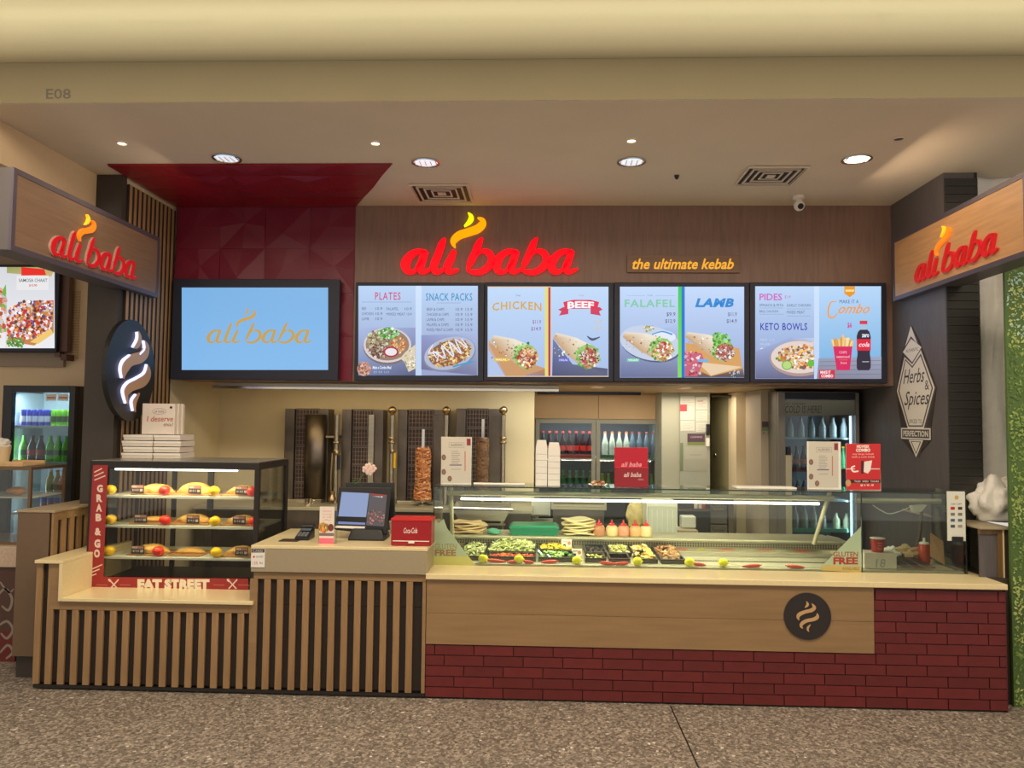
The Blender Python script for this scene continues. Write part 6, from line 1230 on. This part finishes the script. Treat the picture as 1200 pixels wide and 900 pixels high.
# panels above the far fridge, dark track
Yp_ = FY+.05; xa_, xb_ = xk-.25, P(772, 480, Yp_).x; zq = P(700, 491, Yp_).z
struct('wall_far_panel', B().box(xa_, (xa_+.28+xb_)/2, Yp_, Yp_+.55, zq, ZK-.002), M_CREAMP); struct('wall_far_panel', B().box((xa_+.28+xb_)/2+.004, xb_, Yp_, Yp_+.55, zq, ZK-.002), M_CREAMP)
a, c_ = P(600, 457, 7.6), P(751, 457.5, 7.6); tag(ob('ceiling_track', B().box(xk+.02, c_.x, 7.6, 7.63, ZK-.03, ZK-.001), M_TVB, loc=(a.x, 7.6, ZK)), 'long dark track on the kitchen ceiling before the glass fridge', 'ceiling track')

# ------------------------------------------------------------------ fridges and bottles
def bottle(name, label, cat, h, r, glassc, cap, lab, grp, liq=None):
    t = thing(name, label, cat, (0, 0, 0), grp)
    ob('bottle_body', B().lathe((0, 0, 0), [(r*.9, .001), (r, .01*h), (r, .5*h), (r*.93, .58*h), (r*.45, .8*h), (r*.36, .93*h)], 12), mat('bottle_'+name+'_'+grp[:6], glassc, .2, coat=.3), t, smooth=True)
    ob('cap', B().lathe((0, 0, 0), [(r*.42, .93*h), (r*.42, h)], 10), mat('cap_%d_%d_%d' % cap, cap, .4), t)
    if lab: ob('label', B().lathe((0, 0, 0), [(r*1.02, .25*h), (r*1.02, .45*h)], 12), mat('lab_%d_%d_%d' % lab, lab, .4), t)
    return t
ORDN = ('first', 'second', 'third', 'fourth', 'fifth', 'sixth', 'seventh', 'eighth')
def line_up(proto, xs, y, z, first=True, labs=None):
    base = proto['label']
    for i, x in enumerate(xs):
        o = proto if (i == 0 and first) else copy_tree(proto); put(o, (x, y, z)); 
        if len(xs) > 1: o['label'] = base+', '+ORDN[i]+' from left'
def lin_(a, b, n): return [a+(b-a)*i/(n-1) for i in range(n)]
M_FRI = mat('fridge_inside', (70, 74, 74), .5); M_FSH = mat('fridge_shelf', (196, 200, 194), .4); M_FFR = mat('fridge_frame', (150, 148, 136), .4, .4)
# double-door fridge
Yf = FY; xa_, xb_ = P(627, 540, Yf).x, P(772, 540, Yf).x; zt_ = zq-.003
t = thing('double_door_fridge', 'double glass-door drinks fridge against the far kitchen wall', 'fridge', ((xa_+xb_)/2, Yf, 0)); w_ = .04
ob('back_panel', B().box(xa_, xb_, Yf+.53, Yf+.56, 0, zt_), M_FRI, t); ob('side_panel', B().box(xa_, xa_+.03, Yf+.02, Yf+.53, 0, zt_), M_FFR, t); ob('side_panel', B().box(xb_-.03, xb_, Yf+.02, Yf+.53, 0, zt_), M_FFR, t); ob('top_panel', B().box(xa_+.03, xb_-.03, Yf+.02, Yf+.53, zt_-.03, zt_), M_FFR, t); ob('bottom_panel', B().box(xa_+.03, xb_-.03, Yf+.02, Yf+.53, 0, .12), M_FFR, t)
xm_ = P(698, 540, Yf).x
for side, (a, c_) in enumerate(((xa_+.004, xm_-.004), (xm_+.004, xb_-.004))):
    d_ = ob('door', B().box(a, a+w_, Yf-.03, Yf+.015, .02, zt_-.01).box(c_-w_, c_, Yf-.03, Yf+.015, .02, zt_-.01).box(a+w_, c_-w_, Yf-.03, Yf+.015, zt_-.045, zt_-.01).box(a+w_, c_-w_, Yf-.03, Yf+.015, .02, .10), M_FFR, t)
    ob('pane', B().box(a+w_, c_-w_, Yf-.008, Yf-.003, .10, zt_-.045), M_GDOOR, d_)
shf = [P(700, 536, Yf+.1).z, P(700, 582, Yf+.1).z, P(700, 600, Yf+.1).z-.12]
for z in shf: ob('shelf', B().box(xa_+.035, xb_-.035, Yf+.05, Yf+.50, z-.012, z), M_FSH, t)
g1 = (P(656, 534, Yf+.05).x, P(694, 534, Yf+.05).x); ob('shelf_strip', B().box(xa_+.05, xm_-.02, Yf+.04, Yf+.049, shf[0]-.015, shf[0]+.03), mat('strip_red', (226, 60, 50), .4), t); ob('shelf_strip', B().box(xm_+.02, xb_-.05, Yf+.04, Yf+.049, shf[0]-.015, shf[0]+.03), mat('strip_green', (60, 130, 84), .4), t)
area('fridge_lamp', ((xa_+xb_)/2, Yf+.06, zt_-.06), (0, .4, -1), 1.1, .03, 8, (236, 246, 255))
h1 = .27
pb1 = bottle('cola_bottle', 'red-labelled dark cola bottle, upper left shelf of the double fridge', 'bottle', h1, .034, (44, 26, 24), (200, 50, 40), (226, 60, 46), 'cola bottles, double fridge upper left'); line_up(pb1, lin_(P(636, 520, Yf+.12).x, P(691, 520, Yf+.12).x, 8), Yf+.12, shf[0])
pb2 = bottle('green_bottle', 'green soft drink bottle, lower left shelf of the double fridge', 'bottle', h1, .034, (60, 150, 90), (70, 170, 90), None, 'green bottles, double fridge lower left'); line_up(pb2, lin_(P(660, 520, Yf+.12).x, P(692, 520, Yf+.12).x, 5), Yf+.12, shf[1])
pb3 = bottle('clear_bottle', 'clear bottle with orange cap, upper right shelf of the double fridge', 'bottle', h1, .034, (190, 190, 160), (232, 100, 50), None, 'clear bottles, double fridge upper right'); line_up(pb3, lin_(P(709, 520, Yf+.12).x, P(734, 520, Yf+.12).x, 4), Yf+.12, shf[0])
pb4 = bottle('grey_bottle', 'dull grey bottle on the upper right shelf of the double fridge', 'bottle', h1, .036, (90, 104, 110), (150, 60, 50), None, 'grey bottles, double fridge upper right'); line_up(pb4, lin_(P(741, 520, Yf+.12).x, P(766, 520, Yf+.12).x, 4), Yf+.12, shf[0])
pb5 = bottle('lime_bottle', 'lime green bottle on the lower right shelf of the double fridge', 'bottle', h1*.9, .033, (130, 186, 90), (150, 200, 90), None, 'lime bottles, double fridge lower right'); line_up(pb5, [P(x, 520, Yf+.12).x for x in (706, 713, 764)], Yf+.12, shf[1])
# right single fridge
Yr = 6.5; xa_, xb_ = P(911, 540, Yr).x, P(1006, 540, Yr).x; zt_ = min(P(960, 459, Yr).z, ZK-.01)
t = thing('single_door_fridge', 'tall single glass-door fridge with handwriting on its glass, beside the dark wall', 'fridge', ((xa_+xb_)/2, Yr, 0))
M_GREYF = mat('fridge_grey', (120, 116, 110), .4, .3)
ob('back_panel', B().box(xa_, xb_, Yr+.55, Yr+.58, 0, zt_), mat('fridge_inside_pale', (128, 138, 140), .5), t)
for a in (xa_, xb_-.03): ob('side_panel', B().box(a, a+.03, Yr+.02, Yr+.55, 0, zt_), M_GREYF, t)
ob('top_panel', B().box(xa_+.03, xb_-.03, Yr+.02, Yr+.55, zt_-.04, zt_), M_GREYF, t); ob('bottom_panel', B().box(xa_+.03, xb_-.03, Yr+.02, Yr+.55, 0, .12), M_GREYF, t)
zhd = P(960, 468, Yr).z
d_ = ob('door', B().box(xa_+.002, xa_+.055, Yr-.03, Yr+.015, .02, zt_-.01).box(xb_-.03, xb_-.002, Yr-.03, Yr+.015, .02, zt_-.01).box(xa_+.055, xb_-.03, Yr-.03, Yr+.015, .02, .1), M_GREYF, t)
ob('header_panel', B().box(xa_+.055, xb_-.03, Yr-.03, Yr+.015, zhd, zt_-.01), M_TVB, t); ob('pane', B().box(xa_+.055, xb_-.03, Yr-.008, Yr-.003, .1, zhd), M_GDOOR, d_); ob('lower_handle_panel', B().box(xa_+.056, xa_+.105, Yr-.04, Yr-.010, .4, P(920, 533, Yr).z), M_STEELL, d_); ob('door_handle', B().box(xa_+.065, xa_+.095, Yr-.05, Yr-.012, P(920, 533, Yr).z+.001, P(920, 524, Yr).z), M_PLASTIC, d_)
pr = Print(onY(Yr-.010), (0, -1, 0)); pr.poly([(919, 469), (1002, 469), (1002, 486), (919, 488)], None, [(150, 156, 150), (140, 146, 140), (110, 116, 116), (130, 136, 132)]); pr.text("it's summer", 921, 471, 944, 474.5, (80, 80, 84), 0, .3); pr.text('COLD IS HERE!', 920, 475.5, 963, 484, (70, 72, 78), .004, .15); pr.build('handwriting', M_PRINT, d_)
sh = [P(960, 513, Yr+.08).z, P(960, 551, Yr+.08).z, P(960, 580, Yr+.08).z-.04, P(960, 620, Yr+.08).z]
for z in sh: ob('shelf', B().box(xa_+.035, xb_-.035, Yr+.05, Yr+.5, z-.012, z), mat('shelf_ice', (176, 200, 204), .3), t)
ob('shelf_strip', B().box(xa_+.06, xb_-.06, Yr+.04, Yr+.049, sh[3]-.02, sh[3]+.01), mat('strip_mint', (120, 190, 160), .4), t); ob('shelf_strip', B().box(xa_+.06, xb_-.06, Yr+.04, Yr+.049, sh[1]-.012, sh[1]+.016), mat('strip_maroon', (120, 50, 50), .4), t)
ob('light_strip', B().box(xb_-.055, xb_-.04, Yr+.03, Yr+.045, .2, P(960, 487, Yr).z), mat('strip_cool_lit', (225, 240, 255), .4, emit=2.2), t)
area('fridge_lamp', (xb_-.07, Yr+.05, 1.2), (-1, .5, 0), .03, 1.2, 3, (225, 240, 255))
def xf(px): return P(px, 520, Yr+.12).x
def seq(name, label, n, a, c_, z, col, cap, lab, grp, h=.2, r=.03): 
    p_ = bottle(name, label, 'bottle', h, r, col, cap, lab, grp); line_up(p_, lin_(xf(a), xf(c_), n), Yr+.14, z)
seq('clear_bottle', 'pale clear bottle on the top shelf of the single fridge', 6, 927, 990, sh[0], (170, 186, 186), (120, 130, 130), None, 'pale bottles, single fridge top shelf', .17)
seq('dark_bottle', 'dark bottle on the second shelf of the single fridge', 3, 926, 943, sh[1], (60, 60, 62), (90, 40, 36), (150, 90, 60), 'dark bottles, single fridge second shelf')
seq('green_bottle', 'green bottle on the second shelf of the single fridge, between sheet and poster', 1, 988, 989, sh[1], (70, 170, 60), (60, 150, 60), None, 'lone green bottle') if False else None
pg = bottle('green_bottle', 'bright green bottle on the second shelf of the single fridge, right of the information sheet', 'bottle', .2, .03, (70, 170, 60), (230, 180, 40), None, 'green bottle, single fridge'); put(pg, (xf(989), Yr+.14, sh[1]))
seq('dark_bottle', 'dark bottle on the third shelf of the single fridge', 3, 928, 943, sh[2], (80, 84, 84), (90, 90, 90), None, 'dark bottles, single fridge third shelf', .16)
seq('milk_bottle', 'clear shouldered bottle on the fourth shelf of the single fridge', 4, 932, 964, sh[3], (150, 154, 140), (180, 184, 170), None, 'shouldered bottles, single fridge fourth shelf', .19, .03)
seq('small_jar_bottle', 'squat pale bottle on the fourth shelf of the single fridge', 2, 980, 992, sh[3], (190, 196, 160), (120, 130, 120), None, 'squat bottles, single fridge fourth shelf', .13, .03)

# ================================================================== LEFT NEIGHBOUR
Yn = 6.2
M_BEIGE = mat('beige_wall', (216, 190, 154), .7, var=.02)
xwr = XL-.20
xbh = (PZ(0, 139, ZC).x+PZ(100, 198, ZC).x)/2; pass
struct('wall_neighbour_bulkhead', B().box(-5.5, xbh, 3.7, ylf-.065, 3.12, ZC-.001), M_BEIGE)
struct('wall_neighbour_back', B().box(-7, xwr, Yn, Yn+.1, 0, ZC), M_BEIGE)
zq0, zq1 = P(40, 430, Yn).z, P(40, 305, Yn).z
t_ = thing('neighbour_sign_recess', 'taupe framed panel around the neighbouring menu screen', 'panel', (P(50, 430, Yn).x, Yn, zq0)); ob('panel', B().box(-5.6, P(78, 400, Yn).x, Yn-.03, Yn-.001, zq0, zq1+.2), mat('taupe', (156, 136, 114), .6), t_)
b = B()
for k in range(26):
    z = P(85, 420, Yn).z+k*.022; b.box(P(80, 400, Yn).x, P(92.5, 400, Yn).x, Yn-.012, Yn-.004, z, z+.010)
ob('woven_strip', b, mat('cane', (196, 166, 120), .6), t_)
for pa, pb, y0, y1, nm in ((66, 72, 318, 418, 'post'), (72.5, 80, 320, 412, 'post')):
    g = bx(pa, y0, pb, y1, Yn-.10, .06); ob(nm, B().box(*g), mat('brown_post', (98, 70, 56), .5), t_)
g = bx(71, 415, 78, 422, Yn-.12, .10); ob('bracket', B().box(*g), mat('bracket_maroon', (84, 40, 34), .5), t_)
g = bx(-45, 310, 68, 412, Yn-.14, .10); t_ = thing('neighbour_menu_screen', 'bright neighbouring menu screen with a loaded pastry picture at the left edge', 'screen', ((g[0]+g[1])/2, Yn-.1, g[4])); ob('bezel', B().box(*g), M_TVB, t_, bev=.004)
pr = Print(onY(Yn-.1405), (0, -1, 0)); pr.rect(-42, 313, 64, 408, (214, 216, 222), (236, 236, 240)); pr.poly([(8, 313), (64, 313), (64, 317), (60, 324), (8, 320)], None, [(150, 160, 90), (190, 170, 110), (240, 210, 140), (210, 180, 120), (170, 170, 110)])
pr.poly([(25, 313), (52, 315.5), (54, 322.5), (25, 323)], (232, 44, 36)); pr.rect(19.5, 323, 57, 340, (232, 232, 234)); pr.text('SAMOSA CHAAT', 22, 326.5, 55.5, 330.5, (90, 90, 100), .01); pr.text('$12.90', 34, 333, 43.5, 336, (220, 60, 50), .02)
pr.poly([(0, 345), (7, 333), (8, 362), (0, 360)], (110, 180, 70)); pr.blobs(60, inrect(-8, 340, 7, 398), 4, [(226, 150, 110), (230, 220, 214), (200, 90, 60), (120, 170, 80), (236, 190, 170)], 61)
pr.poly([(8, 385), (20, 366), (42, 352), (63, 352), (63, 390), (40, 405), (10, 400)], (196, 130, 70)); pr.blobs(420, lambda q: (lambda a, c_: (a, c_) if (a-8)*.55+(c_-352) > 12 and c_ < 405-(a-8)*.28 else (None, None))(q.uniform(9, 62), q.uniform(353, 404)), 2.6, [(226, 60, 44), (240, 226, 236), (200, 40, 40), (110, 90, 140), (240, 200, 190), (236, 150, 60), (90, 60, 60), (250, 240, 240)], 62)
pr.poly([(36, 401), (60, 385), (63.5, 391), (46, 403)], (240, 200, 110)); pr.blobs(40, inrect(9, 396, 28, 406), 2.4, [(80, 140, 50), (110, 170, 70)], 63); pr.line(8.2, 345, 8.2, 408, .6, (200, 200, 206))
pr.build('display', M_SCREEN, t_)
# neighbour fridge
Yg_ = 5.75; xa_, xb_ = P(4, 520, Yg_).x, P(88.5, 520, Yg_).x; zt_ = P(45, 452, Yg_).z
t = thing('neighbour_drinks_fridge', 'black framed glass-door drinks fridge of the neighbouring shop', 'fridge', ((xa_+xb_)/2, Yg_, 0)); mi_ = mat('fridge_inside_white', (190, 206, 208), .5)
ob('back_panel', B().box(xa_, xb_, Yg_+.40, Yg_+.43, 0, zt_), mi_, t)
for a in (xa_, xb_-.03): ob('side_panel', B().box(a, a+.03, Yg_+.02, Yg_+.4, 0, zt_), M_PLASTIC, t)
ob('liner', B().box(xa_+.031, xa_+.04, Yg_+.02, Yg_+.4, .1, zt_-.05), mi_, t); ob('top_panel', B().box(xa_+.03, xb_-.03, Yg_+.02, Yg_+.4, zt_-.04, zt_), M_PLASTIC, t); ob('bottom_panel', B().box(xa_+.03, xb_-.03, Yg_+.02, Yg_+.4, 0, .1), M_PLASTIC, t)
d_ = ob('door', B().box(xa_, xa_+.075, Yg_-.03, Yg_+.015, .02, zt_).box(xb_-.045, xb_, Yg_-.03, Yg_+.015, .02, zt_).box(xa_+.075, xb_-.045, Yg_-.03, Yg_+.015, zt_-.05, zt_).box(xa_+.075, xb_-.045, Yg_-.03, Yg_+.015, .02, .1), M_PLASTIC, t, bev=.003); ob('pane', B().box(xa_+.075, xb_-.045, Yg_-.008, Yg_-.004, .1, zt_-.05), M_GDOOR, d_)
pr = Print(onY(Yg_-.009), (0, -1, 0)); 
for x_ in (54, 68): pr.rect(x_, 462, x_+12, 469.5, (206, 196, 186)); pr.line(x_+1, 466, x_+11, 466, 1.4, (140, 70, 56))
pr.build('stickers', M_PRINT, d_)
sn = [P(55, y, Yg_+.07).z for y in (499, 541, 580, 594)]; sn[3] = P(55, 600, Yg_+.07).z
for z in sn: ob('shelf', B().box(xa_+.045, xb_-.032, Yg_+.04, Yg_+.38, z-.018, z), M_FSH, t)
area('fridge_lamp', ((xa_+xb_)/2, Yg_+.05, zt_-.07), (0, .5, -1), .4, .03, 3.5, (226, 246, 255)); area('fridge_lamp', (xa_+.06, Yg_+.06, 1.2), (1, .6, 0), .03, 1.1, 2.5, (226, 246, 255))
def can(nm, label, grp, body, band, n, pa, pb, z, y=.09):
    t = thing(nm, label, 'can', (0, 0, 0), grp); h = .125
    ob('can_body', B().lathe((0, 0, 0), [(.022, .001), (.026, .008), (.026, h-.01), (.022, h)], 14), mat('can_%d_%d_%d' % body, body, .3, .3), t, smooth=True); ob('printed_band', B().lathe((0, 0, 0), [(.0265, .03), (.0265, .075)], 14), mat('can_%d_%d_%d' % band, band, .3), t, smooth=True)
    line_up(t, lin_(P(pa, 490, Yg_+y).x, P(pb, 490, Yg_+y).x, n), Yg_+y, z)
can('energy_drink_can', 'blue and silver can, top shelf of the neighbouring fridge', 'blue silver cans, top shelf', (40, 50, 150), (190, 196, 214), 5, 28, 57, sn[0]); can('green_drink_can', 'bright green can, top shelf of the neighbouring fridge', 'green cans, top shelf', (120, 200, 50), (60, 90, 40), 4, 64, 83, sn[0])
def xq_(px): return P(px, 520, Yg_+.09).x
p_ = bottle('lime_bottle', 'bright green soft drink bottle in the neighbouring fridge', 'bottle', .2, .034, (96, 200, 50), (90, 190, 60), (40, 110, 50), 'green bottles, neighbouring fridge'); line_up(p_, [xq_(x) for x in (27, 58, 67.5, 77)], Yg_+.1, sn[1])
p_ = bottle('cola_bottle', 'dark cola bottle in the neighbouring fridge', 'bottle', .2, .034, (44, 34, 34), (60, 40, 40), (190, 70, 60), 'cola bottles, neighbouring fridge'); line_up(p_, [xq_(x) for x in (37, 47)], Yg_+.1, sn[1])
for px, c_, k_, w in ((60, (190, 170, 60), (210, 200, 190), 'olive yellow juice'), (68, (170, 150, 70), (110, 90, 60), 'dull olive juice'), (75, (236, 110, 40), (90, 90, 160), 'orange juice')):
    p_ = bottle('juice_bottle', w+' bottle on the third shelf of the neighbouring fridge', 'bottle', .19, .034, c_, k_, None, w); put(p_, (xq_(px), Yg_+.1, sn[2]))
can('soft_drink_can', 'blue can, lowest visible shelf of the neighbouring fridge', 'blue cans, lowest shelf', (60, 70, 190), (190, 60, 70), 4, 56, 78, sn[3], .10)
# pony wall with slats at the left of the counter
yp0 = 4.82; xq0, xq1 = P(17, 690, yp0).x, P(60, 690, yp0).x; zq_ = P(40, 598, yp0).z
t = thing('left_side_partition', 'brown low partition with a slatted inner face at the left end of the counter', 'partition', ((xq0+xq1)/2, yp0, 0)); mpw = mat('brown_laminate', (112, 90, 68), .45, var=.04)
ob('panel', B().box(xq0, xq1-.03, yp0, yp0+.95, .14, zq_-.015), mpw, t, bev=.003); ob('plinth', B().box(xq0+.01, xq1-.04, yp0+.03, yp0+.9, 0, .139), M_COLUMN, t); ob('cap', B().box(xq0-.004, xq1+.006, yp0-.004, yp0+.96, zq_-.014, zq_), mat('cap_laminate', (170, 150, 120), .35), t, bev=.002)
ob('backing', B().box(xq1-.029, xq1-.016, yp0+.02, yp0+.93, .14, zq_-.016), M_BACK, t); ob('frame_stile', B().box(xq1-.0155, xq1, yp0, yp0+.045, .14, zq_-.016), M_OAKP, t); ob('frame_rail', B().box(xq1-.0155, xq1, yp0+.046, yp0+.93, zq_-.065, zq_-.016), M_OAKP, t)
s0 = ob('slat', B().box(xq1-.0155, xq1, yp0+.09, yp0+.135, .14, zq_-.066), M_OAK, t, bev=.002); rep(s0, [(0, .085*k, 0) for k in range(1, 9)])
# neighbour counter, cabinet and wooden box
yn0 = 5.15; xn1 = xq0-.02; zn = P(10, 640, yn0).z
t = thing('neighbour_counter', 'dark brown neighbouring counter with red and grey curling print', 'counter', (xn1-.4, yn0, 0)); ob('body', B().box(-5, xn1, yn0, yn0+.45, .1, zn-.14), mat('neighbour_brown', (86, 58, 48), .5), t); ob('plinth', B().box(-5, xn1, yn0+.03, yn0+.4, 0, .099), M_BLACK, t); ob('top_slab', B().box(-5, xn1+.01, yn0-.02, yn0+.46, zn-.139, zn), mat('pale_granite', (206, 180, 156), .3, var=.1, vscale=60), t, bev=.004)
pr = Print(onY(yn0-.001), (0, -1, 0)); pr.rect(-10, 740, 17.5, 776, (110, 36, 32)); pr.build('red_print_band', M_PRINT, t)
for pts in ([(-4, 700, 2), (6, 690, 3), (14, 702, 3), (10, 715, 3), (2, 710, 2)], [(-4, 735, 2), (8, 728, 3), (15, 738, 3), (8, 748, 3), (1, 742, 2)], [(0, 765, 2), (9, 756, 3), (15, 764, 3), (7, 772, 2)], [(0, 682, 2), (10, 694, 2.5), (16, 690, 1)]): pr = Print(onY(yn0-.0015), (0, -1, 0)); pr.rib(pts, (150, 136, 124)); pr.build('curl_print', M_PRINT, t)
zg0, zg1 = zn, P(30, 546, 5.35).z; xg1 = P(52, 580, 5.35).x; yg = 5.2
t = thing('neighbour_glass_cabinet', 'small glass food cabinet on the neighbouring counter', 'display case', (xg1-.3, yg, zn)); mgb = mat('cabinet_bronze', (120, 96, 72), .4, .4)
ob('top_frame', B().box(-4.6, xg1, yg, yg+.4, zg1-.02, zg1), mgb, t); ob('base_frame', B().box(-4.6, xg1, yg, yg+.4, zg0+.001, zg0+.02), mgb, t); ob('front_glass', B().box(-4.6, xg1-.02, yg+.005, yg+.009, zg0+.021, zg1-.021), M_GLASS, t); ob('shelf', B().box(-4.6, xg1-.02, yg+.03, yg+.39, (zg0+zg1)/2+.05, (zg0+zg1)/2+.06), M_SHELF, t)
for y_ in (yg, yg+.38): ob('corner_post', B().box(xg1-.02, xg1, y_, y_+.02, zg0+.021, zg1-.021), mgb, t)
c = Vector((P(18, 620, yg+.15).x, yg+.15, (zg0+zg1)/2+.061)); t2 = ob('baked_snack', B().ball(c+Vector((0, 0, .028)), .05, 10, (1.3, 1, .55), .3), mat('snack_brown', (206, 150, 90), .5, var=.2), loc=c, smooth=True); tag(t2, 'brown baked snack on the shelf of the neighbouring cabinet', 'snack')
g0, g1_ = P(4, 545, 5.4).x, P(43, 545, 5.4).x; t = thing('wooden_serving_box', 'shallow pale wooden box on top of the neighbouring cabinet', 'wooden box', ((g0+g1_)/2, 5.3, zg1)); mb_ = mat('pale_timber', (216, 182, 134), .6, var=.08)
ob('board', B().box(g0, g1_, 5.25, 5.5, zg1+.001, zg1+.012), mb_, t, bev=.002); ob('side_board', B().box(g0, g1_, 5.25, 5.262, zg1+.0125, zg1+.035), mb_, t, bev=.002); ob('side_board', B().box(g0, g1_, 5.488, 5.5, zg1+.0125, zg1+.035), mb_, t, bev=.002)
c = Vector((P(3, 530, 5.38).x, 5.38, zg1+.013)); t2 = thing('paper_cup_of_snacks', 'cream paper cup with a folded napkin at the left edge', 'cup', c); ob('cup', B().lathe(c, [(.04, .001), (.055, .12)], 18), mat('cup_cream', (226, 200, 160), .5), t2, smooth=True); ob('napkin', B().ball(c+Vector((0, 0, .14)), .05, 10, (1, 1, .8), .5), M_WHITE, t2)
